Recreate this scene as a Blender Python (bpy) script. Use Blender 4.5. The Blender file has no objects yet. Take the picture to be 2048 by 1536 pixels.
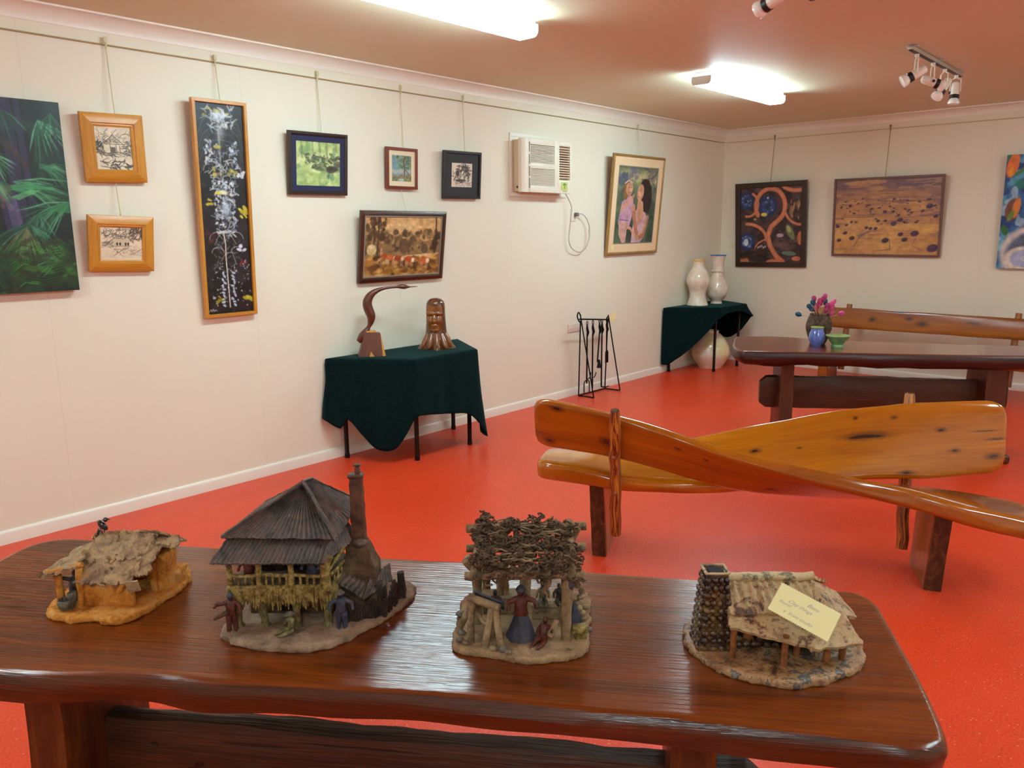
import bpy, bmesh, math, random
import numpy as np
from mathutils import Vector, Matrix, noise

# ------------------------------------------------------------ camera, world, exposure
SC = bpy.context.scene
COL = SC.collection
PI = math.pi
def R3(*rows): return Matrix(rows)

cam_d = bpy.data.cameras.new('camera')
cam = bpy.data.objects.new('camera', cam_d)
COL.objects.link(cam)
SC.camera = cam
cam_d.sensor_width = 36.0
cam_d.sensor_fit = 'HORIZONTAL'
cam_d.lens = 36.0 * 1567.53 / 2048.0
cam_d.clip_start = 0.02
PITCH, YAW, ROLL = 0.194443, 0.733319, -0.009419
_f = Vector((-math.sin(YAW) * math.cos(PITCH), math.cos(YAW) * math.cos(PITCH), -math.sin(PITCH)))
_r = Vector((math.cos(YAW), math.sin(YAW), 0))
_u = _r.cross(_f)
_r2 = _r * math.cos(ROLL) + _u * math.sin(ROLL)
_u2 = _r2.cross(_f)
cam.location = (4.5935, 0.0, 1.6)
cam.rotation_euler = Matrix((_r2, _u2, -_f)).transposed().to_euler()

wd = bpy.data.worlds.new('world')
SC.world = wd
wd.use_nodes = True
wd.node_tree.nodes['Background'].inputs[0].default_value = (0.9, 0.85, 0.8, 1)
wd.node_tree.nodes['Background'].inputs[1].default_value = 0.05

SC.view_settings.view_transform = 'Standard'
SC.view_settings.look = 'None'
SC.view_settings.gamma = 1.0
SC.view_settings.use_curve_mapping = False
SC.view_settings.exposure = 1.1
TUBE_EMIT = 22.0           # the fluorescent diffusers are the only lights
TUBE_COL = (0.70, 1.0, 1.12)
SC.cycles.use_denoising = True
SC.cycles.adaptive_threshold = 0.02
SC.cycles.max_bounces = 8
SC.cycles.diffuse_bounces = 6
SC.cycles.sample_clamp_indirect = 6.0

random.seed(7)
H_CEIL, D_BACK, X_RIGHT, Y_FRONT = 2.728, 8.93, 7.4, -3.0

# ------------------------------------------------------------ helpers
def lin(c):
    c = [x / 255.0 for x in c]
    return tuple(x / 12.92 if x <= 0.04045 else ((x + 0.055) / 1.055) ** 2.4 for x in c)

def rgba(c): return (*lin(c), 1.0)

def world_m(o):
    m = o.matrix_basis.copy()
    while o.parent:
        o = o.parent
        m = o.matrix_basis @ m
    return m

def thing(name, label, cat, loc=(0, 0, 0), rz=0.0, group=None, rot=None):
    o = bpy.data.objects.new(name, None)
    o.empty_display_size = 0.05
    COL.objects.link(o)
    o.location = loc
    o.rotation_euler = rot if rot is not None else (0, 0, rz)
    o['label'] = label; o['category'] = cat
    if group: o['group'] = group
    return o

def tag(o, label, cat, group=None):
    o['label'] = label; o['category'] = cat
    if group: o['group'] = group
    return o

class MB:
    """collects shapes; build() links them as one mesh object"""
    def __init__(s):
        s.v = []; s.f = []; s.uv = []; s.mi = []; s.cur = 0
    def add(s, vs, fs, uvs=None):
        o = len(s.v)
        s.v += [Vector(p) for p in vs]
        s.uv += list(uvs) if uvs is not None else [None] * len(vs)
        s.f += [tuple(i + o for i in f) for f in fs]
        s.mi += [s.cur] * len(fs)
        return o, len(s.v)
    def xf(s, rng, M):
        for i in range(*rng): s.v[i] = M @ s.v[i]
    def box(s, c, size, bev=0.0, seg=2, M=None, div=0, ax=0):
        bm = bmesh.new()
        bmesh.ops.create_cube(bm, size=1.0)
        for v in bm.verts: v.co = Vector((v.co.x * size[0], v.co.y * size[1], v.co.z * size[2]))
        if bev > 0:
            bmesh.ops.bevel(bm, geom=list(bm.edges), offset=min(bev, min(size) * 0.49), segments=seg, affect='EDGES', profile=0.5)
        if div:
            for _ in range(div):
                bmesh.ops.subdivide_edges(bm, edges=[e for e in bm.edges if e.calc_length() > min(size) * 0.6], cuts=1, use_grid_fill=True)
        bm.verts.index_update()
        T = Matrix.Translation(Vector(c)) @ (M.to_4x4() if M is not None else Matrix.Identity(4))
        a, b = [(1, 2), (0, 2), (0, 1)][ax]
        uv = [(v.co[ax], v.co[a] + v.co[b] * 1.03) for v in bm.verts]
        r = s.add([T @ v.co for v in bm.verts], [tuple(v.index for v in f.verts) for f in bm.faces], uv)
        bm.free()
        return r
    def tube(s, pts, r, n=8, cap=True, squash=1.0, up=None, closed=False):
        pts = [Vector(p) for p in pts]
        k = len(pts)
        rs = [r] * k if isinstance(r, (int, float)) else list(r)
        rings = []; uvs = []
        T = []
        for i in range(k):
            a = pts[(i - 1) % k if closed else max(i - 1, 0)]; b = pts[(i + 1) % k if closed else min(i + 1, k - 1)]
            T.append((b - a).normalized())
        n0 = Vector(up) if up is not None else (Vector((0, 0, 1)) if abs(T[0].z) < 0.9 else Vector((1, 0, 0)))
        N = (n0 - T[0] * n0.dot(T[0])).normalized()
        L = 0.0
        for i in range(k):
            if i:
                N = (N - T[i] * N.dot(T[i])).normalized()
                L += (pts[i] - pts[i - 1]).length
            B = T[i].cross(N)
            for j in range(n):
                an = 2 * PI * j / n
                rings.append(pts[i] + (N * math.cos(an) * squash + B * math.sin(an)) * rs[i])
                uvs.append((L, an * max(rs) ))
        f = []
        for i in range(k if closed else k - 1):
            i2 = (i + 1) % k
            for j in range(n):
                j2 = (j + 1) % n
                f.append((i * n + j, i * n + j2, i2 * n + j2, i2 * n + j))
        if cap and not closed:
            f.append(tuple(range(n - 1, -1, -1)))
            f.append(tuple((k - 1) * n + j for j in range(n)))
        return s.add(rings, f, uvs)
    def lathe(s, prof, n=32, c=(0, 0, 0), cap=True):
        vs = []; uv = []
        for r, z in prof:
            for j in range(n):
                a = 2 * PI * j / n
                vs.append((c[0] + r * math.cos(a), c[1] + r * math.sin(a), c[2] + z)); uv.append((z, a * 0.1))
        f = []
        for i in range(len(prof) - 1):
            for j in range(n):
                j2 = (j + 1) % n
                f.append((i * n + j, i * n + j2, (i + 1) * n + j2, (i + 1) * n + j))
        if cap:
            if prof[0][0] > 1e-5: f.append(tuple(range(n - 1, -1, -1)))
            if prof[-1][0] > 1e-5: f.append(tuple((len(prof) - 1) * n + j for j in range(n)))
        return s.add(vs, f, uv)
    def ball(s, c, r, n=12, m=8, M=None):
        r = (r, r, r) if isinstance(r, (int, float)) else r
        prof = []
        vs = [(0, 0, -1)]
        for i in range(1, m):
            t = PI * i / m
            for j in range(n):
                a = 2 * PI * j / n
                vs.append((math.sin(t) * math.cos(a), math.sin(t) * math.sin(a), -math.cos(t)))
        vs.append((0, 0, 1))
        f = [(0, 1 + (j + 1) % n, 1 + j) for j in range(n)]
        for i in range(m - 2):
            for j in range(n):
                j2 = (j + 1) % n
                f.append((1 + i * n + j, 1 + i * n + j2, 1 + (i + 1) * n + j2, 1 + (i + 1) * n + j))
        b = 1 + (m - 2) * n; t = len(vs) - 1
        f += [(b + j, b + (j + 1) % n, t) for j in range(n)]
        T = Matrix.Translation(Vector(c)) @ (M.to_4x4() if M is not None else Matrix.Identity(4)) @ Matrix.Diagonal((*r, 1))
        return s.add([T @ Vector(v) for v in vs], f, [(v[0] * r[0], v[2] * r[2]) for v in vs])
    def slab(s, outline, rings, udir=(1, 0), wob=0.0, seed=0, wfreq=5.0):
        """closed xy outline (counter-clockwise), rings = [(outward offset, z)] from bottom to top"""
        n = len(outline)
        P = [Vector((p[0], p[1])) for p in outline]
        nr = []
        for i in range(n):
            t = (P[(i + 1) % n] - P[i - 1]).normalized()
            nr.append(Vector((t.y, -t.x)))
        vs = []; uv = []
        U = Vector(udir).normalized(); W = Vector((-U.y, U.x))
        for off, z in rings:
            for i in range(n):
                q = P[i] + nr[i] * off
                zz = z
                if wob:
                    w = noise.noise(Vector((q.x * wfreq, q.y * wfreq, z * 9 + seed))) * wob
                    q = q + nr[i] * w
                vs.append((q.x, q.y, zz))
                uv.append((q.x * U.x + q.y * U.y, q.x * W.x + q.y * W.y + z))
        f = []
        for k in range(len(rings) - 1):
            for i in range(n):
                j = (i + 1) % n
                f.append((k * n + i, k * n + j, (k + 1) * n + j, (k + 1) * n + i))
        f.append(tuple(range(n - 1, -1, -1)))
        f.append(tuple((len(rings) - 1) * n + i for i in range(n)))
        return s.add(vs, f, uv)
    def grid(s, P, uv=None, closed_u=False, flip=False):
        """P[i][j] points"""
        a, b = len(P), len(P[0])
        vs = [q for row in P for q in row]
        f = []
        for i in range(a - 1):
            for j in range(b - 1):
                q = (i * b + j, i * b + j + 1, (i + 1) * b + j + 1, (i + 1) * b + j)
                f.append(q[::-1] if flip else q)
        return s.add(vs, f, uv)
    def plate(s, P, th, uv=None):
        """thick sheet from a grid of points, th down the average normal"""
        a, b = len(P), len(P[0])
        P = [[Vector(q) for q in row] for row in P]
        N = [[None] * b for _ in range(a)]
        for i in range(a):
            for j in range(b):
                du = P[min(i + 1, a - 1)][j] - P[max(i - 1, 0)][j]
                dv = P[i][min(j + 1, b - 1)] - P[i][max(j - 1, 0)]
                N[i][j] = du.cross(dv).normalized()
        top = [q for row in P for q in row]
        bot = [P[i][j] - N[i][j] * th for i in range(a) for j in range(b)]
        o = a * b
        f = []
        for i in range(a - 1):
            for j in range(b - 1):
                q = (i * b + j, (i + 1) * b + j, (i + 1) * b + j + 1, i * b + j + 1)
                f.append(q); f.append(tuple(x + o for x in q[::-1]))
        for i in range(a - 1):
            f.append((i * b, i * b + o, (i + 1) * b + o, (i + 1) * b))
            j = b - 1
            f.append((i * b + j, (i + 1) * b + j, (i + 1) * b + j + o, i * b + j + o))
        for j in range(b - 1):
            f.append((j, j + 1, j + 1 + o, j + o))
            i = (a - 1) * b
            f.append((i + j, i + j + o, i + j + 1 + o, i + j + 1))
        if uv is not None: uv = list(uv) + list(uv)
        return s.add(top + bot, f, uv)
    def rough(s, amp, sc, seed=0, rng=None):
        for i in range(*(rng or (0, len(s.v)))):
            q = s.v[i]
            s.v[i] = q + noise.noise_vector(q * sc + Vector((seed * 7.3, seed * 1.7, seed))) * amp
    def build(s, name, mat, parent=None, world=False, smooth=True, ang=40, label=None, kind=None, sub=0):
        me = bpy.data.meshes.new(name)
        vs = s.v
        if parent is not None and world:
            inv = world_m(parent).inverted()
            vs = [inv @ q for q in vs]
        me.from_pydata([tuple(q) for q in vs], [], s.f)
        if any(u is not None for u in s.uv):
            ul = me.uv_layers.new(name='UVMap')
            idx = np.zeros(len(me.loops), dtype=np.int32)
            me.loops.foreach_get('vertex_index', idx)
            arr = np.array([(u if u is not None else (0, 0)) for u in s.uv], dtype=np.float32)
            ul.data.foreach_set('uv', arr[idx].ravel())
        mats = mat if isinstance(mat, (list, tuple)) else [mat]
        for m in mats: me.materials.append(m)
        if len(mats) > 1: me.polygons.foreach_set('material_index', s.mi)
        me.validate()
        bm = bmesh.new(); bm.from_mesh(me)
        bmesh.ops.recalc_face_normals(bm, faces=bm.faces)
        bm.to_mesh(me); bm.free()
        if smooth:
            me.shade_smooth()
            me.set_sharp_from_angle(angle=math.radians(ang))
        o = bpy.data.objects.new(name, me)
        COL.objects.link(o)
        if parent is not None: o.parent = parent
        if label: o['label'] = label
        if kind: o['kind'] = kind
        if sub:
            md = o.modifiers.new('sub', 'SUBSURF'); md.levels = sub; md.render_levels = sub
        return o

def copy_tree(o, parent=None):
    c = o.copy(); COL.objects.link(c)
    if parent is not None: c.parent = parent
    for ch in list(o.children): copy_tree(ch, c)
    return c

def smoothpts(P, k=6, closed=False):
    """Catmull-Rom"""
    P = [Vector(p) for p in P]; n = len(P); out = []
    for i in range(n if closed else n - 1):
        a, b, c, d = (P[(i - 1) % n], P[i], P[(i + 1) % n], P[(i + 2) % n]) if closed else (P[max(i - 1, 0)], P[i], P[i + 1], P[min(i + 2, n - 1)])
        for t in range(k):
            t /= k
            out.append(0.5 * ((2 * b) + (c - a) * t + (2 * a - 5 * b + 4 * c - d) * t * t + (3 * b - a - 3 * c + d) * t ** 3))
    if not closed: out.append(P[-1])
    return out

def interp(keys, x):
    """keys [(x, a, b, ..)] smooth interpolation"""
    if x <= keys[0][0]: return keys[0][1:]
    if x >= keys[-1][0]: return keys[-1][1:]
    for i in range(len(keys) - 1):
        if keys[i][0] <= x <= keys[i + 1][0]:
            k0 = keys[max(i - 1, 0)]; k1 = keys[i]; k2 = keys[i + 1]; k3 = keys[min(i + 2, len(keys) - 1)]
            h = k2[0] - k1[0]; t = (x - k1[0]) / h
            out = []
            for a0, a1, a2, a3 in zip(k0[1:], k1[1:], k2[1:], k3[1:]):
                m1 = (a2 - a0) / (k2[0] - k0[0]) * h if k2[0] > k0[0] else 0
                m2 = (a3 - a1) / (k3[0] - k1[0]) * h if k3[0] > k1[0] else 0
                out.append((2 * t ** 3 - 3 * t * t + 1) * a1 + (t ** 3 - 2 * t * t + t) * m1 + (-2 * t ** 3 + 3 * t * t) * a2 + (t ** 3 - t * t) * m2)
            return tuple(out)

# ------------------------------------------------------------ materials
class NT:
    def __init__(s, name):
        s.m = bpy.data.materials.new(name); s.m.use_nodes = True
        s.t = s.m.node_tree; s.b = s.t.nodes['Principled BSDF']
    def n(s, typ, **kw):
        o = s.t.nodes.new(typ)
        for k, v in kw.items(): setattr(o, k, v)
        return o
    def l(s, a, b): s.t.links.new(a, b)
    def val(s, x, sock):
        if hasattr(x, 'links') or isinstance(x, bpy.types.NodeSocket): s.l(x, sock)
        else: sock.default_value = x
    def math(s, op, a, b=None, c=None, clamp=False):
        o = s.n('ShaderNodeMath', operation=op, use_clamp=clamp)
        s.val(a, o.inputs[0])
        if b is not None: s.val(b, o.inputs[1])
        if c is not None: s.val(c, o.inputs[2])
        return o.outputs[0]
    def vmath(s, op, a, b=None):
        o = s.n('ShaderNodeVectorMath', operation=op)
        s.val(a, o.inputs[0])
        if b is not None: s.val(b, o.inputs[1])
        return o
    def noise(s, vec, scale, detail=4, rough=0.55, dist=0.0):
        o = s.n('ShaderNodeTexNoise')
        if vec is not None: s.l(vec, o.inputs['Vector'])
        o.inputs['Scale'].default_value = scale; o.inputs['Detail'].default_value = detail
        o.inputs['Roughness'].default_value = rough; o.inputs['Distortion'].default_value = dist
        return o.outputs['Fac']
    def ramp(s, fac, stops):
        o = s.n('ShaderNodeValToRGB'); s.l(fac, o.inputs[0])
        e = o.color_ramp.elements
        while len(e) > 1: e.remove(e[-1])
        e[0].position = stops[0][0]; e[0].color = rgba(stops[0][1])
        for p, c in stops[1:]:
            q = e.new(p); q.color = rgba(c)
        return o.outputs[0]
    def mix(s, fac, a, b, mode='MIX'):
        o = s.n('ShaderNodeMix', data_type='RGBA', blend_type=mode)
        s.val(fac, o.inputs[0]); s.val(a, o.inputs[6]); s.val(b, o.inputs[7])
        return o.outputs[2]
    def bump(s, h, strength=0.2, dist=0.01):
        o = s.n('ShaderNodeBump'); o.inputs['Strength'].default_value = strength; o.inputs['Distance'].default_value = dist
        s.l(h, o.inputs['Height']); s.l(o.outputs[0], s.b.inputs['Normal']); s.l(o.outputs[0], s.b.inputs['Coat Normal'])
    def scale(s, vec, v):
        return s.vmath('MULTIPLY', vec, v).outputs[0]
    def maprange(s, x, a, b, c=0.0, d=1.0):
        o = s.n('ShaderNodeMapRange', interpolation_type='SMOOTHSTEP'); s.val(x, o.inputs[0])
        for i, q in enumerate((a, b, c, d)): o.inputs[i + 1].default_value = q
        return o.outputs[0]
    def set(s, rough=0.5, metal=0.0, spec=0.5, coat=0.0, crough=0.1, sheen=0.0):
        i = s.b.inputs
        s.val(rough, i['Roughness']); i['Metallic'].default_value = metal; i['Specular IOR Level'].default_value = spec
        i['Coat Weight'].default_value = coat; i['Coat Roughness'].default_value = crough
        i['Sheen Weight'].default_value = sheen
        return s.m

def flat(name, c, rough=0.5, metal=0.0, spec=0.5, coat=0.0, var=0.06, vs=8.0, bump=0.0, bs=60.0):
    t = NT(name); tc = t.n('ShaderNodeTexCoord').outputs['Object']
    f = t.noise(tc, vs, 4)
    c = lin(c)
    t.l(t.mix(f, (*[x * (1 - var) for x in c], 1), (*[min(x * (1 + var), 1) for x in c], 1)), t.b.inputs['Base Color'])
    if bump: t.bump(t.noise(tc, bs, 5), bump, 0.004)
    return t.set(rough, metal, spec, coat)

def clay(name, stops, scale=25.0, rough=0.8, bump=0.5, bs=90.0, coat=0.0, gloss=None, dist=0.006):
    """mottled clay: noise ramp through the given colours, lumpy bump, optional glossy glaze patches"""
    t = NT(name); tc = t.n('ShaderNodeTexCoord').outputs['Object']
    f = t.noise(tc, scale, 7, 0.7, 0.4)
    stops = [(0.5 + (p - 0.5) * 0.62, c) for p, c in stops]
    t.l(t.ramp(f, stops), t.b.inputs['Base Color'])
    t.bump(t.noise(tc, bs, 6, 0.65), bump, dist)
    if gloss:
        g = t.maprange(t.noise(tc, scale * 0.8, 3), 0.42, 0.6, gloss[0], gloss[1])
        t.set(g, coat=coat)
        return t.m
    return t.set(rough, coat=coat, spec=0.35)

def wood(name, stops, gu=1.2, gv=10.0, rough=0.3, coat=0.3, knots=(), cracks=(), bump=0.12, dark=0.35, crough=0.12, patch=0.35, spec=0.5, dist=1.4):
    """grain along U (metres); knots (u, v, ru, rv); cracks (u, v, ru, rv) almost black"""
    t = NT(name); uv = t.n('ShaderNodeTexCoord').outputs['UV']
    g = t.noise(t.scale(uv, (gu, gv, 1)), 1.0, 6, 0.6, dist)
    col = t.ramp(g, stops)
    st = t.noise(t.scale(uv, (gu * 3, gv * 13, 1)), 1.0, 3, 0.7)
    col = t.mix(t.maprange(st, 0.35, 0.7, 0.0, dark), col, (0.25, 0.2, 0.18, 1), 'MULTIPLY')
    pt = t.noise(t.scale(uv, (1.3, 4.0, 1)), 1.0, 3, 0.5)
    col = t.mix(t.maprange(pt, 0.35, 0.65, patch, 0.0), col, (0.45, 0.36, 0.32, 1), 'MULTIPLY')
    wob = t.noise(t.scale(uv, (14, 30, 1)), 1.0, 2)
    hb = st
    for lst, c0 in ((knots, (0.035, 0.012, 0.006, 1)), (cracks, (0.006, 0.004, 0.003, 1))):
        fac = None
        for (u, v, ru, rv) in lst:
            d = t.vmath('SUBTRACT', uv, (u, v, 0)).outputs[0]
            d = t.vmath('LENGTH', t.scale(d, (1 / ru, 1 / rv, 0))).outputs['Value']
            d = t.math('ADD', d, t.math('MULTIPLY', t.math('SUBTRACT', wob, 0.5), 0.9))
            k = t.maprange(d, 0.55, 1.15) if lst is cracks else t.maprange(d, 0.15, 0.62)
            fac = k if fac is None else t.math('MULTIPLY', fac, k)
            if lst is knots:
                ko = t.maprange(d, 0.6, 1.5, 0.62, 0.0)
                col = t.mix(ko, col, (0.07, 0.022, 0.006, 1))
        if fac is not None:
            inv = t.math('SUBTRACT', 1.0, fac)
            col = t.mix(inv, col, c0)
            hb = t.math('MULTIPLY', hb, fac)
    t.l(col, t.b.inputs['Base Color'])
    t.bump(hb, bump, 0.004)
    return t.set(rough, coat=coat, crough=crough, spec=spec)

# ------------------------------------------------------------ room shell
def struct(o):
    o['kind'] = 'structure'; return o

def wall_mat(name, base, axis, off):
    t = NT(name); tc = t.n('ShaderNodeTexCoord').outputs['Object']
    f = t.noise(tc, 1.3, 3)
    c = lin(base)
    col = t.mix(f, (*[x * 0.97 for x in c], 1), (*c, 1))
    sp = t.n('ShaderNodeSeparateXYZ'); t.l(tc, sp.inputs[0])
    fr = t.math('FRACT', t.math('DIVIDE', t.math('ADD', sp.outputs[axis], off), 1.2))
    ln = t.math('COMPARE', fr, 0.5, 0.0018)
    col = t.mix(t.math('MULTIPLY', ln, 0.10), col, (0.3, 0.25, 0.2, 1))
    t.l(col, t.b.inputs['Base Color'])
    t.bump(t.noise(tc, 150, 3), 0.05, 0.002)
    return t.set(0.55, spec=0.3)
WALL_C = (236, 229, 208)
M_wl = wall_mat('wall_paint_left', WALL_C, 1, 0.35)
M_wb = wall_mat('wall_paint_back', WALL_C, 0, 0.2)
M_trim = flat('gloss_white_trim', (238, 233, 218), 0.35, var=0.02)
M_ceil = flat('ceiling_paint', (222, 215, 182), 0.6, var=0.02, vs=1.2)

def floor_mat():
    t = NT('red_vinyl_floor'); tc = t.n('ShaderNodeTexCoord').outputs['Object']
    a = t.noise(tc, 130, 3, 0.7)
    col = t.ramp(a, [(0.30, (196, 48, 19)), (0.5, (222, 64, 28)), (0.72, (236, 84, 42))])
    big = t.noise(tc, 1.1, 4)
    col = t.mix(t.maprange(big, 0.4, 0.65, 0.0, 0.18), col, (0.55, 0.42, 0.40, 1), 'MULTIPLY')
    v = t.n('ShaderNodeTexVoronoi'); t.l(tc, v.inputs['Vector']); v.inputs['Scale'].default_value = 42
    sp = t.math('MULTIPLY', t.math('LESS_THAN', v.outputs['Distance'], 0.13), 0.55)
    col = t.mix(sp, col, (0.75, 0.36, 0.20, 1))
    v2 = t.n('ShaderNodeTexVoronoi'); t.l(tc, v2.inputs['Vector']); v2.inputs['Scale'].default_value = 60
    sp2 = t.math('MULTIPLY', t.math('LESS_THAN', v2.outputs['Distance'], 0.16), 0.4)
    col = t.mix(sp2, col, (0.22, 0.03, 0.02, 1))
    t.l(col, t.b.inputs['Base Color'])
    t.bump(t.noise(tc, 260, 2), 0.08, 0.001)
    return t.set(0.36, spec=0.45)
M_floor = floor_mat()

def plain_box(name, lo, hi, mat):
    m = MB(); c = [(a + b) / 2 for a, b in zip(lo, hi)]; m.box(c, [b - a for a, b in zip(lo, hi)])
    return struct(m.build(name, mat, smooth=False))
W = 0.12
plain_box('floor', (-W, Y_FRONT - W, -0.1), (X_RIGHT + W, D_BACK + W, 0), M_floor)
plain_box('ceiling', (-W, Y_FRONT - W, H_CEIL), (X_RIGHT + W, D_BACK + W, H_CEIL + 0.1), M_ceil)
plain_box('wall_left', (-W, Y_FRONT - W, 0), (0, D_BACK + W, H_CEIL), M_wl)
plain_box('wall_back', (0, D_BACK, 0), (X_RIGHT, D_BACK + W, H_CEIL), M_wb)
plain_box('wall_right', (X_RIGHT, Y_FRONT, 0), (X_RIGHT + W, D_BACK + W, H_CEIL), M_wl)
plain_box('wall_front', (0, Y_FRONT - W, 0), (X_RIGHT, Y_FRONT, H_CEIL), M_wb)

def profile_run(name, prof, a, b, axis):
    """extrude a (out, z) profile along a wall: axis 'y' on the left wall, 'x' on the back wall"""
    m = MB()
    n = len(prof)
    def P(o, z, t): return (o, t, z) if axis == 'y' else (t, D_BACK - o, z)
    vs = [P(o, z, a) for o, z in prof] + [P(o, z, b) for o, z in prof]
    m.add(vs, [(i, (i + 1) % n, n + (i + 1) % n, n + i) for i in range(n)] + [tuple(range(n)), tuple(range(2 * n - 1, n - 1, -1))])
    return m
sk = [(0, 0), (0.014, 0), (0.014, 0.058), (0.011, 0.068), (0.005, 0.074), (0, 0.074)]
struct(profile_run('b', sk, Y_FRONT, D_BACK, 'y').build('baseboard_left', M_trim, ang=30))
struct(profile_run('b', sk, 0.014, X_RIGHT, 'x').build('baseboard_back', M_trim, ang=30))
cz = H_CEIL
cove = [(0, cz), (0, cz - 0.078), (0.006, cz - 0.078)] + [(0.006 + 0.07 * (1 - math.cos(t)) , cz - 0.078 + 0.068 * math.sin(t)) for t in [i * PI / 16 for i in range(1, 9)]] + [(0.080, cz - 0.010), (0.088, cz - 0.010), (0.088, cz)]
struct(profile_run('c', cove, Y_FRONT, D_BACK, 'y').build('trim_1', M_trim, ang=30))
struct(profile_run('c', cove, 0.0, X_RIGHT, 'x').build('trim_2', M_trim, ang=30))
M_rail = flat('olive_rail_paint', (172, 152, 104), 0.5)
m = MB(); m.tube([(0.012, Y_FRONT + 0.05, 2.588), (0.012, D_BACK - 0.03, 2.588)], 0.0038, 8); m.box((0.005, 3, 2.588), (0.010, 11.6, 0.006))
struct(m.build('trim_3', M_rail))
M_rail2 = flat('pale_rail_paint', (212, 194, 156), 0.5)
m = MB(); m.tube([(0.03, D_BACK - 0.012, 2.588), (X_RIGHT, D_BACK - 0.012, 2.588)], 0.0045, 8); m.box((3.7, D_BACK - 0.005, 2.588), (7.3, 0.010, 0.006))
struct(m.build('trim_4', M_rail2))

# ------------------------------------------------------------ ceiling lights
def emis_mat():
    t = NT('lit_opal_diffuser')
    t.b.inputs['Base Color'].default_value = (0.9, 0.9, 0.88, 1)
    t.b.inputs['Emission Color'].default_value = (*TUBE_COL, 1)
    t.b.inputs['Emission Strength'].default_value = TUBE_EMIT
    return t.set(0.4)
M_emis = emis_mat()
M_house = flat('white_enamel_housing', (225, 228, 222), 0.4, var=0.02)
def make_fluoro(label, x, y0, y1):
    t = thing('fluorescent_light', label, 'ceiling light', (x, (y0 + y1) / 2, H_CEIL), group='fluorescent battens along the ceiling')
    L = (y1 - y0)
    m = MB(); m.box((0, 0, -0.016), (0.13, L - 0.01, 0.030), 0.004); m.build('housing', M_house, t)
    # diffuser trough: open-topped rounded U, thick
    w, h, r = 0.078, 0.062, 0.03
    pr = [(-w, 0), (-w, -h + r)] + [(-w + r - r * math.cos(a), -h + r - r * math.sin(a)) for a in [PI / 2 * k / 6 for k in range(1, 7)]] + \
         [(w - r + r * math.sin(a), -h + r - r * math.cos(a)) for a in [PI / 2 * k / 6 for k in range(0, 7)]] + [(w, 0)]
    P = [[(q[0], -L / 2 + L * s, -0.032 + q[1]) for q in pr] for s in (0.0, 1.0)]
    m = MB(); o, e = m.grid(P); n = len(pr)
    m.f.append(tuple(o + i for i in range(n))); m.f.append(tuple(o + n + i for i in range(n - 1, -1, -1)))
    m.f.append((o, o + n - 1, o + 2 * n - 1, o + n))
    m.build('diffuser', M_emis, t)
    for s in (-1, 1):
        m = MB()
        pr2 = [(q[0] * 1.02, q[1] * 1.02) for q in pr]
        m.add([(q[0], s * L / 2, -0.031 + q[1]) for q in pr2] + [(q[0], s * (L / 2 + 0.004), -0.031 + q[1]) for q in pr2],
              [tuple(range(n)), tuple(range(2 * n - 1, n - 1, -1))] + [(i, (i + 1) % n, n + (i + 1) % n, n + i) for i in range(n)])
        m.build('end_cap', M_house, t)
    return t
make_fluoro('fluorescent batten light nearest the camera, running off the top edge of the photo', 1.575, 2.18, 3.50)
make_fluoro('smaller looking fluorescent batten light on the ceiling near the far back corner', 1.57, 5.47, 6.77)
make_fluoro('added unseen fluorescent batten light on the ceiling behind and left of the camera', 1.57, -1.2, 0.1)  # not in view; added to bring the room up to brightness
make_fluoro('added unseen fluorescent batten light on the ceiling behind and right of the camera', 5.35, -1.75, -0.45)  # unseen, added to throw more light on the foreground table
make_fluoro('added unseen fluorescent batten light on the right, level with the near bench', 5.35, 2.2, 3.5)  # unseen batten added to brighten the floor from the right
make_fluoro('added unseen fluorescent batten light on the right, level with the far table', 5.35, 5.4, 6.7)  # out of view, added to lift the dim back wall

M_track = flat('silver_track_metal', (190, 186, 172), 0.35, 0.5)
M_black = flat('black_plastic', (22, 20, 20), 0.4)
M_spotw = flat('white_spot_enamel', (236, 226, 208), 0.3, var=0.02)
M_glassw = flat('pale_lamp_glass', (245, 240, 228), 0.12, var=0.02, coat=0.6)
def spot_lamp(track, at, aim, drop=0.12, lab=None):
    """one adjustable spot: stem, yoke, can, black ring, lamp"""
    at = Vector(at); aim = Vector(aim).normalized()
    c = at + Vector((0, 0, -drop))
    m = MB(); m.tube([at, at + Vector((0, 0, -0.02))], 0.014, 10)
    sd = aim.cross(Vector((0, 0, 1))).normalized()
    for s in (-1, 1):
        m.tube([at + Vector((0, 0, -0.018)), at + sd * s * 0.034 + Vector((0, 0, -0.035)), c + sd * s * 0.036], 0.004, 6)
    y = m.build('lamp_yoke', M_spotw, track)
    Q = aim.to_track_quat('Z', 'Y').to_matrix()
    T = Matrix.Translation(c) @ Q.to_4x4()
    m = MB(); r = m.lathe([(0.0, -0.072), (0.018, -0.07), (0.027, -0.06), (0.029, -0.03), (0.029, 0.022), (0.022, 0.026)], 20); m.xf(r, T)
    can = m.build('lamp_can', M_spotw, y)
    m = MB(); r = m.lathe([(0.022, 0.020), (0.032, 0.022), (0.033, 0.046), (0.024, 0.05)], 20); m.xf(r, T)
    m.ball(c + sd * 0.036, 0.010, 8, 6)
    m.build('lamp_ring', M_black, y)
    m = MB(); r = m.lathe([(0.024, 0.045), (0.036, 0.062), (0.041, 0.080), (0.039, 0.089), (0.0, 0.094)], 20); m.xf(r, T)
    m.build('lamp_glass', M_glassw, y)
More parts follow.
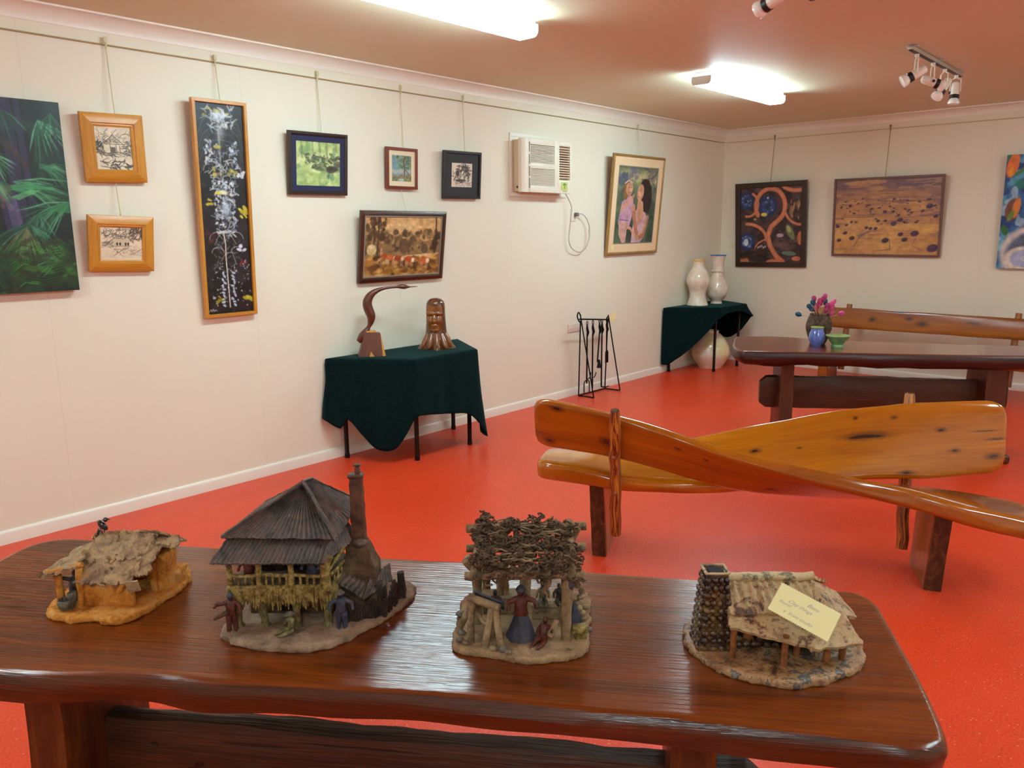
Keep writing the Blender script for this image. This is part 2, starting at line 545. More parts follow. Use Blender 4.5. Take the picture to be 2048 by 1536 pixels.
def make_track(label, x, y0, y1, spots):
    t = thing('track_light', label, 'ceiling light', (x, (y0 + y1) / 2, H_CEIL))
    L = y1 - y0
    m = MB(); m.box((0, 0, -0.020), (0.036, L, 0.022), 0.003)
    for s in (-0.46, 0.0, 0.44): m.tube([(-0.02, s * L, 0.0), (-0.02, s * L, -0.012)], 0.018, 12); m.box((0.02, s * L, -0.006), (0.03, 0.03, 0.012), 0.002)
    m.build('track', M_track, t)
    m = MB(); m.box((0.0, 0, -0.033), (0.022, L * 0.98, 0.006))
    m.build('track_slot', M_black, t)
    for (dy, aim, drop) in spots: spot_lamp(t, (0, dy, -0.034), aim, drop)
    return t
make_track('ceiling track with four white and black spot lamps towards the back wall', 2.95, 5.62, 6.90,
           [(-0.48, (-0.75, -0.45, -0.5), 0.125), (-0.10, (0.75, 0.5, -0.35), 0.125), (0.20, (-0.35, -0.5, -0.8), 0.125), (0.52, (0.0, -0.15, -1), 0.12)])
make_track('ceiling track above the frame with one white spot lamp dipping into the top edge', 2.93, 2.9, 4.10, [(0.14, (-0.88, 0.22, -0.28), 0.085)])

# ------------------------------------------------------------ painting engine: pigment laid into vertex colours
class Paint:
    def __init__(s, w, h, res, bg, seed=1):
        s.H = max(8, int(round(res * h / max(w, h)))); s.W = max(8, int(round(res * w / max(w, h))))
        s.ar = w / h; s.rs = np.random.RandomState(seed)
        s.a = np.ones((s.H, s.W, 3)) * np.array(bg) / 255.0
        s.Y, s.X = np.mgrid[0:s.H, 0:s.W]
        s.X = s.X / (s.W - 1.0); s.Y = s.Y / (s.H - 1.0)
        s.px = 1.0 / s.H
    def noise(s, fx, fy=None, octv=3):
        fy = fy or fx; out = np.zeros((s.H, s.W)); am = 1; tot = 0
        for o in range(octv):
            gx, gy = int(fx * 2 ** o) + 2, int(fy * 2 ** o) + 2
            g = s.rs.rand(gy + 1, gx + 1)
            x = s.X * (gx - 1); y = s.Y * (gy - 1)
            xi = x.astype(int); yi = y.astype(int); xf = x - xi; yf = y - yi
            xf = xf * xf * (3 - 2 * xf); yf = yf * yf * (3 - 2 * yf)
            out += am * ((g[yi, xi] * (1 - xf) + g[yi, xi + 1] * xf) * (1 - yf) + (g[yi + 1, xi] * (1 - xf) + g[yi + 1, xi + 1] * xf) * yf)
            tot += am; am *= 0.5
        return out / tot
    def put(s, m, c):
        c = np.array(c) / 255.0
        s.a = s.a * (1 - m[..., None]) + c * m[..., None]
    def ell(s, cx, cy, rx, ry, c, ang=0, soft=0.15, al=1.0):
        dx = (s.X - cx) * s.ar; dy = s.Y - cy
        a = math.radians(ang); u = dx * math.cos(a) + dy * math.sin(a); v = -dx * math.sin(a) + dy * math.cos(a)
        d = np.sqrt((u / rx) ** 2 + (v / ry) ** 2)
        s.put(np.clip((1 - d) / max(soft, 1e-3) + 0.5, 0, 1) * al, c)
    def line(s, pts, w, c, al=1.0, taper=False):
        """w in units of picture height"""
        n = len(pts) - 1
        best = np.zeros((s.H, s.W))
        for i in range(n):
            ax, ay = pts[i][0] * s.ar, pts[i][1]; bx, by = pts[i + 1][0] * s.ar, pts[i + 1][1]
            X = s.X * s.ar
            L2 = (bx - ax) ** 2 + (by - ay) ** 2 + 1e-9
            t = np.clip(((X - ax) * (bx - ax) + (s.Y - ay) * (by - ay)) / L2, 0, 1)
            d = np.hypot(X - ax - t * (bx - ax), s.Y - ay - t * (by - ay))
            tt = (i + t) / n
            ww = w * (np.sin(PI * np.clip(tt, 0.02, 0.98)) ** 0.6 if taper else 1.0) / 2
            best = np.maximum(best, np.clip((ww - d) / s.px + 0.5, 0, 1))
        s.put(best * al, c)
    def poly(s, pts, c, al=1.0):
        ins = np.zeros((s.H, s.W), bool); n = len(pts)
        for i in range(n):
            x1, y1 = pts[i]; x2, y2 = pts[(i + 1) % n]
            if y1 == y2: continue
            cond = ((s.Y < y1) != (s.Y < y2)) & (s.X < (x2 - x1) * (s.Y - y1) / (y2 - y1) + x1)
            ins ^= cond
        s.put(ins * al, c)
    def band(s, y0, y1, c, al=1.0, soft=0.03, wob=0.0):
        Y = s.Y + (s.noise(4, 4) - 0.5) * wob
        m = np.clip((Y - y0) / soft, 0, 1) * np.clip((y1 - Y) / soft, 0, 1)
        s.put(m * al, c)
    def tex(s, amt, fx, fy=None, octv=3):
        n = s.noise(fx, fy, octv) - 0.5
        s.a = np.clip(s.a * (1 + n[..., None] * amt * 2), 0, 1)
    def tint(s, c, fx, fy, lo=0.5, hi=0.65, al=1.0):
        n = s.noise(fx, fy, 3); s.put(np.clip((n - lo) / (hi - lo), 0, 1) * al, c)
    def dabs(s, n, box, r, cols, asp=2.0, angs=(-30, 30), al=0.85):
        for _ in range(n):
            x = box[0] + s.rs.rand() * (box[2] - box[0]); y = box[1] + s.rs.rand() * (box[3] - box[1])
            q = r * (0.5 + s.rs.rand()); c = cols[s.rs.randint(len(cols))]
            s.ell(x, y, q * asp, q, c, angs[0] + s.rs.rand() * (angs[1] - angs[0]), 0.4, al)
    def scrib(s, n, box, ln, w, cols, al=0.8, angs=(0, 360)):
        for _ in range(n):
            x = box[0] + s.rs.rand() * (box[2] - box[0]); y = box[1] + s.rs.rand() * (box[3] - box[1])
            a = math.radians(angs[0] + s.rs.rand() * (angs[1] - angs[0])); P = [(x, y)]
            for k in range(3):
                a += (s.rs.rand() - 0.5) * 1.4
                x += math.cos(a) * ln / 3 / s.ar; y += math.sin(a) * ln / 3; P.append((x, y))
            s.line(P, w * (0.6 + s.rs.rand() * 0.8), cols[s.rs.randint(len(cols))], al)

def paint_mat(rough=0.4, coat=0.0, name='artist_pigment'):
    t = NT(name)
    a = t.n('ShaderNodeVertexColor'); a.layer_name = 'pigment'
    t.l(a.outputs[0], t.b.inputs['Base Color'])
    tc = t.n('ShaderNodeTexCoord').outputs['Object']
    t.bump(t.noise(tc, 160, 3), 0.15, 0.001)
    return t.set(rough, coat=coat, crough=0.08)
M_paint = paint_mat()
M_print = paint_mat(0.5, 0.35, 'print_behind_glass')

def canvas_mesh(name, P, w, h, z, parent, mat, sides=0.0, side_col=(60, 50, 40)):
    """picture plane w x h centred at x=0, y from 0 to h, at height z in the parent's frame (z is out of the wall)"""
    H, W_ = P.H, P.W
    xs = (np.arange(W_) / (W_ - 1.0) - 0.5) * w
    ys = h - np.arange(H) / (H - 1.0) * h
    vs = np.zeros((H, W_, 3)); vs[..., 0] = xs[None]; vs[..., 1] = ys[:, None]; vs[..., 2] = z
    idx = np.arange(H * W_).reshape(H, W_)
    f = np.stack([idx[1:, :-1], idx[1:, 1:], idx[:-1, 1:], idx[:-1, :-1]], -1).reshape(-1, 4).tolist()
    V = vs.reshape(-1, 3).tolist(); c = np.clip(P.a, 0, 1).reshape(-1, 3)
    n0 = len(V)
    b = -abs(sides) if sides else -0.003
    for (x, y) in ((-w / 2, h), (w / 2, h), (w / 2, 0), (-w / 2, 0)): V += [(x, y, z), (x, y, z + b)]
    for k in range(4):
        a, d = n0 + 2 * k, n0 + 2 * ((k + 1) % 4)
        f.append((a, d, d + 1, a + 1))
    f.append((n0 + 1, n0 + 3, n0 + 5, n0 + 7))
    c = np.vstack([c, np.tile(np.array(side_col) / 255.0, (8, 1))])
    c = np.where(c <= 0.04045, c / 12.92, ((c + 0.055) / 1.055) ** 2.4)
    me = bpy.data.meshes.new(name); me.from_pydata(V, [], f)
    at = me.color_attributes.new('pigment', 'FLOAT_COLOR', 'POINT')
    at.data.foreach_set('color', np.hstack([c, np.ones((len(c), 1))]).astype(np.float32).ravel())
    me.materials.append(mat)
    o = bpy.data.objects.new(name, me); COL.objects.link(o); o.parent = parent
    return o

def frame_mesh(name, w, h, prof, mat, parent, y0=0.0):
    """mitred frame; w,h outer size; prof = [(inset from outer edge, z)] closed section"""
    m = MB(); n = len(prof)
    vs = []; uv = []
    for (sx, sy) in ((-1, 0), (1, 0), (1, 1), (-1, 1)):
        for ins, z in prof:
            vs.append((sx * (w / 2 - ins), y0 + (ins if sy == 0 else h - ins), z))
    # separate bars so that the grain follows each bar
    for k in range(4):
        a, b = k * n, ((k + 1) % 4) * n
        L = w if k % 2 == 0 else h
        P = [vs[a + i] for i in range(n)] + [vs[b + i] for i in range(n)]
        U = [(prof[i][0] + k * 3.1, prof[i][0] * 1.3 + prof[i][1] + k * 0.37) for i in range(n)] + [(L - prof[i][0] + k * 3.1, prof[i][0] * 1.3 + prof[i][1] + k * 0.37) for i in range(n)]
        m.add(P, [(i, (i + 1) % n, n + (i + 1) % n, n + i) for i in range(n)], U)
    o = m.build(name, mat, parent, ang=25)
    return o

def ring_mesh(name, w, h, b, z, th, mat, parent, y0=0.0, bb=None):
    """flat mount border of width b"""
    return frame_mesh(name, w, h, [(0, z - th), (b, z - th), (b, z), (0, z)], mat, parent, y0)

def picture_root(name, label, wall, c, zc, h, lean, roll, cat='picture', off=0.012, group=None):
    if wall == 'L': right, out = Vector((0, 1, 0)), Vector((1, 0, 0))
    else: right, out = Vector((1, 0, 0)), Vector((0, -1, 0))
    up = Vector((0, 0, 1)) * math.cos(lean) + out * math.sin(lean)
    nrm = right.cross(up)
    right2 = right * math.cos(roll) - up * math.sin(roll)
    up2 = right * math.sin(roll) + up * math.cos(roll)
    Mx = Matrix((right2, up2, nrm)).transposed()
    base = (Vector((off, c, zc)) if wall == 'L' else Vector((c, D_BACK - off, zc))) - up2 * (h / 2) + out * (h / 2 * math.sin(lean))
    return thing(name, label, cat, base, rot=Mx.to_euler(), group=group)

# ------------------------------------------------------------ pictures
M_pine = wood('honey_pine_frame', [(0.2, (168, 106, 26)), (0.5, (206, 140, 44)), (0.8, (222, 160, 64))], 3, 30, 0.35, patch=0.1, dark=0.15)
M_gilt = wood('gilt_frame', [(0.2, (120, 84, 34)), (0.5, (160, 120, 56)), (0.8, (186, 146, 78))], 3, 30, 0.3, patch=0.1, dark=0.1)
M_choc = wood('chocolate_frame', [(0.2, (44, 22, 12)), (0.5, (74, 38, 20)), (0.8, (98, 54, 30))], 3, 30, 0.3, patch=0.2)
M_mahog = wood('red_mahogany_frame', [(0.2, (86, 26, 12)), (0.5, (124, 44, 22)), (0.8, (146, 58, 32))], 3, 30, 0.3, patch=0.1)
M_pewter = flat('pewter_brown_frame', (62, 52, 44), 0.3, 0.3)
M_charc = flat('charcoal_frame', (34, 34, 34), 0.3, 0.0, coat=0.3)
M_dkbr = wood('dark_brown_frame', [(0.2, (28, 14, 8)), (0.5, (48, 24, 14)), (0.8, (62, 34, 20))], 3, 30, 0.35, patch=0.2)
M_mauve = wood('mauve_brown_strip', [(0.2, (92, 62, 56)), (0.5, (118, 84, 74)), (0.8, (134, 98, 84))], 3, 30, 0.45, patch=0.1)
M_navy = flat('navy_mount', (34, 36, 72), 0.7)
M_cream = flat('cream_mount', (232, 214, 176), 0.7, var=0.02)
M_peach = flat('peach_mount', (236, 206, 164), 0.7, var=0.02)
M_grey = flat('charcoal_mount', (44, 44, 46), 0.7)
M_silver = flat('silver_fillet', (150, 150, 140), 0.3, 0.4)
M_goldf = flat('gold_fillet', (176, 138, 70), 0.35, 0.3)
M_tag = flat('price_tag_card', (240, 226, 160), 0.6, var=0.02)
M_cord = flat('clear_green_rod', (204, 198, 152), 0.35)
M_cord2 = flat('olive_rod', (120, 112, 58), 0.35)

def frame_prof(fw, d, kind='flat'):
    if kind == 'flat': return [(0, 0), (fw, 0), (fw, d * 0.9), (fw * 0.9, d), (0.002, d), (0, d * 0.93)]
    if kind == 'bevel': return [(0, 0), (fw, 0), (fw, d * 0.62), (fw * 0.88, d * 0.80), (fw * 0.80, d * 0.78), (fw * 0.72, d), (0.003, d * 0.86), (0, d * 0.8)]
    if kind == 'round': return [(0, 0), (fw, 0), (fw, d * 0.55), (fw * 0.85, d * 0.8), (fw * 0.55, d), (fw * 0.25, d * 0.95), (0, d * 0.7)]

def f_hut():
    P = Paint(0.19, 0.24, 130, (222, 210, 182), 11)
    P.tex(0.08, 6); k = [(40, 36, 30), (60, 54, 46), (86, 78, 66)]
    P.poly([(0.28, 0.36), (0.48, 0.20), (0.72, 0.38)], (150, 140, 120), 0.5)
    for a, b in (((0.25, 0.38), (0.48, 0.20)), ((0.48, 0.20), (0.76, 0.40)), ((0.2, 0.40), (0.8, 0.41)), ((0.22, 0.42), (0.22, 0.62)), ((0.22, 0.62), (0.72, 0.60)), ((0.40, 0.42), (0.41, 0.60)), ((0.56, 0.42), (0.57, 0.60)), ((0.66, 0.44), (0.67, 0.62)), ((0.68, 0.5), (0.84, 0.5)), ((0.84, 0.5), (0.83, 0.62))):
        P.line([a, b], 0.012, k[0], 0.9)
    P.poly([(0.42, 0.48), (0.54, 0.48), (0.54, 0.6), (0.42, 0.6)], (70, 62, 54), 0.8)
    P.scrib(60, (0.02, 0.10, 0.98, 0.42), 0.10, 0.010, k, 0.55); P.scrib(60, (0.0, 0.34, 0.2, 0.62), 0.10, 0.014, k, 0.7)
    P.scrib(45, (0.70, 0.34, 1.0, 0.64), 0.08, 0.012, k, 0.6); P.scrib(50, (0.05, 0.62, 0.95, 0.70), 0.10, 0.012, k, 0.6, (-20, 20))
    P.scrib(34, (0.1, 0.80, 0.9, 0.97), 0.14, 0.022, k, 0.75, (-30, 50))
    P.ell(0.85, 0.14, 0.02, 0.02, (196, 178, 70), al=0.8)
    return P
def f_hut2():
    P = Paint(0.22, 0.17, 130, (226, 208, 178), 12)
    P.tex(0.08, 6); k = [(50, 42, 34), (76, 66, 54), (110, 96, 78)]
    P.poly([(0.28, 0.42), (0.45, 0.27), (0.66, 0.30), (0.72, 0.44), (0.6, 0.56), (0.3, 0.56)], (200, 182, 150), 0.8)
    for a, b in (((0.2, 0.46), (0.42, 0.28)), ((0.42, 0.28), (0.66, 0.30)), ((0.66, 0.3), (0.76, 0.46)), ((0.28, 0.46), (0.28, 0.58)), ((0.28, 0.58), (0.74, 0.57))): P.line([a, b], 0.014, k[0], 0.8)
    for x in (0.40, 0.47, 0.6, 0.66): P.ell(x, 0.51, 0.03, 0.05, (44, 38, 32), al=0.9)
    P.scrib(90, (0.02, 0.05, 0.98, 0.36), 0.14, 0.018, k, 0.6); P.scrib(50, (0.66, 0.08, 0.98, 0.42), 0.16, 0.022, k, 0.7, (-80, 0))
    P.scrib(40, (0.02, 0.45, 0.25, 0.62), 0.12, 0.014, k, 0.5, (-20, 20)); P.scrib(30, (0.25, 0.66, 0.95, 0.86), 0.18, 0.010, k, 0.5, (-40, 20))
    P.line([(0.3, 0.88), (0.55, 0.66), (0.68, 0.62)], 0.02, (120, 100, 76), 0.7)
    return P
def f_tall():
    P = Paint(0.30, 1.235, 400, (18, 14, 13), 5)
    P.tex(0.6, 6, 24); P.tint((62, 58, 60), 8, 28, 0.5, 0.68, 0.5); P.tint((40, 30, 34), 5, 18, 0.5, 0.65, 0.6)
    rs = P.rs; wh = [(226, 230, 234), (186, 200, 216), (140, 154, 172), (206, 200, 180), (96, 104, 118)]
    def sw(n, box, ln, w, cols, al=0.6, angs=(0, 360)): P.scrib(n, box, ln, w, cols, al, angs)
    for k in range(7):
        cy = 0.045 + k * 0.030
        for x in (-1, 1): P.line([(0.5, cy), (0.5 + x * 0.20, cy + 0.008), (0.5 + x * 0.36, cy + 0.04), (0.5 + x * 0.45, cy + 0.10)], 0.0035, [(120, 116, 114), (84, 84, 88)][k % 2], 0.55)
    sw(60, (0.22, 0.015, 0.78, 0.11), 0.030, 0.007, wh, 0.6); P.ell(0.48, 0.055, 0.035, 0.018, (214, 228, 240), soft=1.2, al=0.8); P.ell(0.45, 0.035, 0.025, 0.006, (206, 196, 90), al=0.6, soft=1)
    P.ell(0.50, 0.12, 0.020, 0.05, (196, 204, 210), soft=1.4, al=0.6); P.dabs(6, (0.15, 0.02, 0.85, 0.06), 0.005, [(196, 184, 60)], 1.8, al=0.5)
    for x in (-1, 1):
        for cy, r in ((0.285, 0.030), (0.31, 0.042), (0.635, 0.035), (0.70, 0.028)):
            P.line([(0.5 + x * 0.20 + math.cos(t) * r / P.ar * 1.1, cy + math.sin(t) * r) for t in [PI + i * PI / 8 for i in range(9)]], 0.004, (180, 178, 176), 0.75)
        sw(70, (0.5 + x * 0.16 - 0.16, 0.18, 0.5 + x * 0.16 + 0.16, 0.40), 0.020, 0.0045, wh, 0.6)
        P.dabs(30, (0.5 + x * 0.26 - 0.08, 0.17, 0.5 + x * 0.26 + 0.08, 0.27), 0.0042, wh, 1.6, (30, 120), 0.75)
        P.dabs(8, (0.5 + x * 0.22 - 0.10, 0.29, 0.5 + x * 0.22 + 0.10, 0.335), 0.006, [(176, 166, 50), (196, 186, 80)], 1.6, (0, 90), 0.55)
    P.line([(0.46, 0.10), (0.47, 0.22), (0.46, 0.36)], 0.010, (176, 180, 176), 0.5); sw(110, (0.28, 0.36, 0.74, 0.61), 0.022, 0.0055, wh, 0.65); P.dabs(110, (0.3, 0.36, 0.72, 0.62), 0.0042, wh, 1.6, (0, 180), 0.75)
    P.ell(0.52, 0.49, 0.022, 0.045, (186, 202, 220), soft=1.2, al=0.75); P.ell(0.48, 0.412, 0.028, 0.010, (236, 232, 190), al=0.9, soft=0.8); P.ell(0.48, 0.60, 0.03, 0.008, (220, 220, 214), al=0.8, soft=0.8)
    P.ell(0.42, 0.20, 0.018, 0.009, (200, 184, 60), al=0.8, soft=0.7); P.ell(0.37, 0.414, 0.013, 0.008, (220, 202, 50), al=0.9, soft=0.6); P.ell(0.44, 0.325, 0.02, 0.008, (206, 196, 120), al=0.5, soft=0.8)
    P.dabs(9, (0.76, 0.485, 0.95, 0.53), 0.0065, [(224, 206, 60), (190, 172, 40)], 1.8, (20, 60), 0.85); P.dabs(8, (0.78, 0.915, 0.98, 0.955), 0.006, [(196, 180, 40)], 1.8, (20, 60), 0.8); P.dabs(5, (0.12, 0.43, 0.25, 0.47), 0.006, [(210, 192, 50)], 1.4, al=0.8)
    P.dabs(7, (0.80, 0.305, 0.98, 0.345), 0.006, [(220, 222, 230)], 1.3, al=0.85); P.dabs(6, (0.72, 0.665, 0.88, 0.69), 0.006, [(214, 222, 234)], 1.5, al=0.9); P.dabs(6, (0.08, 0.60, 0.22, 0.65), 0.007, [(100, 28, 32)], 1.5, al=0.6); P.dabs(4, (0.76, 0.745, 0.88, 0.77), 0.006, [(120, 28, 30)], 1.5, al=0.7)
    P.line([(0.44, 0.60), (0.47, 0.66), (0.46, 0.72), (0.47, 0.80), (0.48, 0.88), (0.49, 0.97)], 0.0055, (222, 214, 192), 0.95)
    P.line([(0.24, 0.66), (0.34, 0.615), (0.46, 0.645), (0.58, 0.61), (0.70, 0.66)], 0.0035, (180, 174, 168), 0.7); P.line([(0.36, 0.74), (0.46, 0.70), (0.60, 0.70), (0.68, 0.76)], 0.0035, (180, 174, 168), 0.7)
    sw(50, (0.2, 0.62, 0.8, 0.80), 0.02, 0.003, wh, 0.5)
    for y in np.arange(0.80, 0.97, 0.016):
        for x in (-1, 1): P.ell(0.48 + x * (0.07 + 0.07 * rs.rand()), y, 0.010, 0.0055, (200, 212, 228), rs.rand() * 90, al=0.85)
    P.dabs(90, (0.1, 0.74, 0.95, 0.97), 0.0026, wh, 1.4, (0, 180), 0.8); P.dabs(8, (0.15, 0.91, 0.40, 0.95), 0.005, [(190, 176, 40), (226, 226, 222)], 1.4, (0, 90), 0.7)
    P.line([(0.04, 0.985), (0.07, 0.975), (0.09, 0.985), (0.12, 0.973), (0.14, 0.985), (0.17, 0.978), (0.20, 0.984)], 0.0028, (230, 230, 220), 0.9)
    return P
def f_green():
    P = Paint(0.34, 0.29, 120, (176, 196, 120), 21)
    P.tint((206, 214, 150), 4, 4, 0.45, 0.6, 0.8); P.tint((110, 150, 96), 6, 4, 0.52, 0.64, 0.7)
    for x in (0.12, 0.36, 0.52, 0.68, 0.9): P.line([(x, 0), (x + 0.02, 0.36)], 0.06, (96, 116, 84), 0.45)
    P.dabs(150, (0.2, 0.26, 1.0, 0.62), 0.022, [(70, 92, 62), (110, 130, 80), (52, 66, 52), (196, 206, 150), (120, 90, 84)], 1.8, (-50, 50), 0.7)
    P.ell(0.80, 0.62, 0.16, 0.08, (48, 46, 40), -8, 0.5, 0.85); P.ell(0.5, 0.60, 0.16, 0.05, (72, 84, 60), 10, 0.5, 0.7)
    P.band(0.66, 1.0, (172, 196, 124), 0.7, 0.12, 0.1); P.dabs(40, (0, 0.68, 1, 1), 0.03, [(150, 176, 100), (196, 212, 150)], 3, (-10, 10), 0.4)
    P.dabs(12, (0.7, 0.72, 0.85, 0.84), 0.02, [(80, 130, 100)], 2, (60, 90), 0.5); P.tex(0.15, 14); return P
def f_tree():
    P = Paint(0.18, 0.19, 100, (120, 150, 150), 31)
    P.band(0.5, 0.72, (176, 178, 170), 0.7, 0.06); P.dabs(60, (0.3, 0.0, 1.0, 0.5), 0.04, [(70, 90, 60), (96, 120, 100), (60, 82, 84), (120, 140, 70)], 1.6, (0, 180), 0.6)
    P.ell(0.15, 0.35, 0.2, 0.2, (100, 142, 168), al=0.5); P.line([(0.62, 0.9), (0.66, 0.5), (0.60, 0.2), (0.72, 0.05)], 0.05, (90, 66, 44)); P.line([(0.66, 0.5), (0.95, 0.78)], 0.035, (120, 80, 50)); P.line([(0.64, 0.4), (0.82, 0.2)], 0.025, (84, 64, 48))
    P.band(0.74, 1.0, (110, 120, 70), 0.8, 0.06, 0.1); P.dabs(40, (0, 0.72, 1, 1), 0.03, [(150, 130, 60), (70, 90, 60), (186, 110, 96), (120, 150, 90)], 1.6, (-20, 20), 0.7)
    P.ell(0.5, 0.93, 0.12, 0.05, (200, 214, 220), al=0.8); P.tex(0.2, 12); return P
def f_ink():
    P = Paint(0.20, 0.19, 110, (222, 208, 184), 41)
    k = [(36, 30, 28), (70, 60, 54), (120, 106, 92)]
    P.ell(0.55, 0.28, 0.28, 0.16, (100, 88, 76), al=0.6); P.scrib(70, (0.3, 0.12, 0.85, 0.36), 0.14, 0.03, k, 0.8)
    P.ell(0.55, 0.50, 0.10, 0.18, (230, 220, 200), al=0.9); P.ell(0.30, 0.45, 0.09, 0.12, k[0], al=0.85); P.ell(0.80, 0.46, 0.10, 0.10, k[1], al=0.85); P.ell(0.43, 0.22, 0.05, 0.06, (220, 206, 182))
    P.scrib(60, (0.1, 0.40, 0.95, 0.70), 0.14, 0.02, k, 0.8); P.ell(0.45, 0.72, 0.26, 0.05, k[0], al=0.8); P.scrib(40, (0.05, 0.70, 0.9, 0.92), 0.16, 0.018, k, 0.6, (-20, 20)); return P
def f_cattle():
    P = Paint(0.71, 0.42, 190, (206, 164, 108), 51)
    P.tint((226, 186, 134), 3, 5, 0.45, 0.6, 0.8); P.tint((196, 132, 76), 3, 8, 0.55, 0.7, 0.5)
    P.poly([(0, 0.34), (0.12, 0.22), (0.3, 0.27), (0.42, 0.38), (0.6, 0.36), (0.8, 0.42), (1, 0.36), (1, 0.62), (0, 0.7)], (134, 104, 66), 0.9)
    P.dabs(130, (0.0, 0.26, 0.95, 0.60), 0.035, [(90, 66, 44), (150, 116, 74), (70, 54, 38), (176, 138, 88), (116, 92, 56)], 1.5, (0, 180), 0.65)
    P.ell(0.50, 0.50, 0.10, 0.13, (96, 72, 52), al=0.8); P.ell(0.78, 0.55, 0.08, 0.08, (84, 68, 54), al=0.7)
    for x in (0.12, 0.17, 0.92): P.line([(x, 0.62), (x + 0.01, 0.3), (x, 0.02)], 0.03, (64, 44, 28), 0.85)
    P.dabs(40, (0.04, 0.0, 0.26, 0.36), 0.035, [(58, 44, 28), (86, 66, 40)], 1.2, (0, 180), 0.75); P.dabs(16, (0.86, 0.3, 0.98, 0.55), 0.03, [(66, 48, 32)], 1.2, (0, 180), 0.7)
    P.ell(0.10, 0.55, 0.10, 0.09, (206, 176, 120), al=1); P.ell(0.10, 0.50, 0.07, 0.03, (228, 206, 160), al=0.8)
    P.band(0.68, 1.0, (150, 98, 42), 0.85, 0.1, 0.15); P.dabs(120, (0, 0.68, 1, 1), 0.03, [(190, 130, 50), (110, 68, 30), (150, 96, 40), (70, 42, 22), (204, 156, 84)], 2, (-20, 20), 0.7)
    P.band(0.78, 0.86, (84, 54, 30), 0.5, 0.04, 0.1)
    for i, x in enumerate((0.26, 0.34, 0.44, 0.58, 0.78)):
        r = 0.055 + i * 0.008; y = 0.66 + i * 0.022
        P.ell(x, y, r * 1.35, r * 0.75, [(178, 76, 30), (196, 100, 50), (160, 66, 28)][i % 3], al=0.95); P.ell(x + 0.05, y + 0.01, r * 0.45, r * 0.5, (236, 214, 184), al=0.9)
        for q in (-0.04, -0.02, 0.03, 0.05): P.line([(x + q, y + 0.03), (x + q, y + 0.12)], 0.014, (200, 160, 120), 0.9)
    P.ell(0.22, 0.58, 0.03, 0.06, (210, 140, 110), al=0.8); P.tex(0.18, 20); return P
def f_mother():
    P = Paint(0.66, 0.76, 200, (92, 106, 78), 61)
    P.band(0.0, 0.30, (196, 182, 128), 0.9, 0.12); P.tint((120, 128, 100), 4, 6, 0.5, 0.62, 0.7)
    P.dabs(30, (0.28, 0.02, 0.48, 0.18), 0.03, [(104, 96, 122), (120, 116, 130)], 0.6, (60, 120), 0.6); P.dabs(26, (0.0, 0.10, 0.22, 0.24), 0.035, [(84, 92, 112), (70, 84, 96)], 1.2, (0, 180), 0.6); P.scrib(40, (0.74, 0.05, 1.0, 0.34), 0.16, 0.014, [(90, 80, 92), (70, 66, 80), (120, 110, 110)], 0.7)
    P.band(0.52, 1.0, (52, 74, 58), 0.85, 0.15, 0.2); P.dabs(70, (0, 0.25, 1, 1.0), 0.05, [(70, 110, 72), (56, 66, 74), (110, 130, 90), (44, 60, 50)], 2, (-40, 40), 0.4)
    skin, sk2, sk3 = (206, 150, 118), (178, 118, 90), (226, 178, 148)
    # child
    P.poly([(0.14, 0.46), (0.30, 0.36), (0.42, 0.40), (0.42, 0.62), (0.36, 0.80), (0.14, 0.82), (0.08, 0.72)], (196, 150, 168))
    P.poly([(0.10, 0.70), (0.32, 0.70), (0.30, 0.98), (0.22, 1.0), (0.12, 0.88)], (206, 160, 150)); P.line([(0.12, 0.685), (0.34, 0.70)], 0.014, (118, 92, 150))
    P.ell(0.27, 0.28, 0.095, 0.105, (140, 92, 50)); P.ell(0.22, 0.33, 0.05, 0.10, (150, 100, 56)); P.ell(0.30, 0.29, 0.075, 0.088, skin); P.ell(0.33, 0.30, 0.03, 0.045, sk3, al=0.7)
    P.ell(0.345, 0.272, 0.010, 0.006, (60, 40, 30)); P.ell(0.29, 0.272, 0.011, 0.006, (60, 40, 30)); P.line([(0.30, 0.335), (0.345, 0.335)], 0.010, (170, 80, 70)); P.line([(0.18, 0.22), (0.27, 0.18), (0.36, 0.21)], 0.016, (214, 204, 196))
    P.line([(0.14, 0.56), (0.22, 0.50), (0.36, 0.42), (0.42, 0.37)], 0.045, skin)
    # mother
    P.poly([(0.50, 0.56), (0.72, 0.56), (0.84, 0.70), (0.78, 0.92), (0.66, 1.0), (0.44, 1.0), (0.46, 0.74)], (206, 164, 172))
    P.poly([(0.54, 0.42), (0.70, 0.42), (0.72, 0.66), (0.58, 0.78), (0.52, 0.60)], skin)
    P.ell(0.70, 0.30, 0.125, 0.15, (44, 30, 28)); P.poly([(0.66, 0.22), (0.86, 0.24), (0.90, 0.44), (0.84, 0.60), (0.70, 0.58), (0.66, 0.40)], (40, 28, 26)); P.ell(0.585, 0.33, 0.075, 0.11, skin, 10); P.ell(0.555, 0.34, 0.03, 0.06, sk3, al=0.6)
    P.ell(0.54, 0.30, 0.012, 0.006, (60, 40, 34)); P.line([(0.52, 0.385), (0.56, 0.39)], 0.010, (170, 84, 78)); P.line([(0.52, 0.30), (0.505, 0.345), (0.52, 0.352)], 0.006, sk2)
    P.line([(0.82, 0.66), (0.74, 0.90), (0.60, 0.92), (0.50, 0.72), (0.45, 0.56)], 0.075, sk2); P.line([(0.80, 0.66), (0.73, 0.86), (0.62, 0.89)], 0.03, sk3, 0.6); P.ell(0.44, 0.53, 0.04, 0.05, skin)
    P.line([(0.28, 0.78), (0.40, 0.80), (0.50, 0.88), (0.62, 0.94)], 0.04, skin); P.tex(0.16, 16); return P
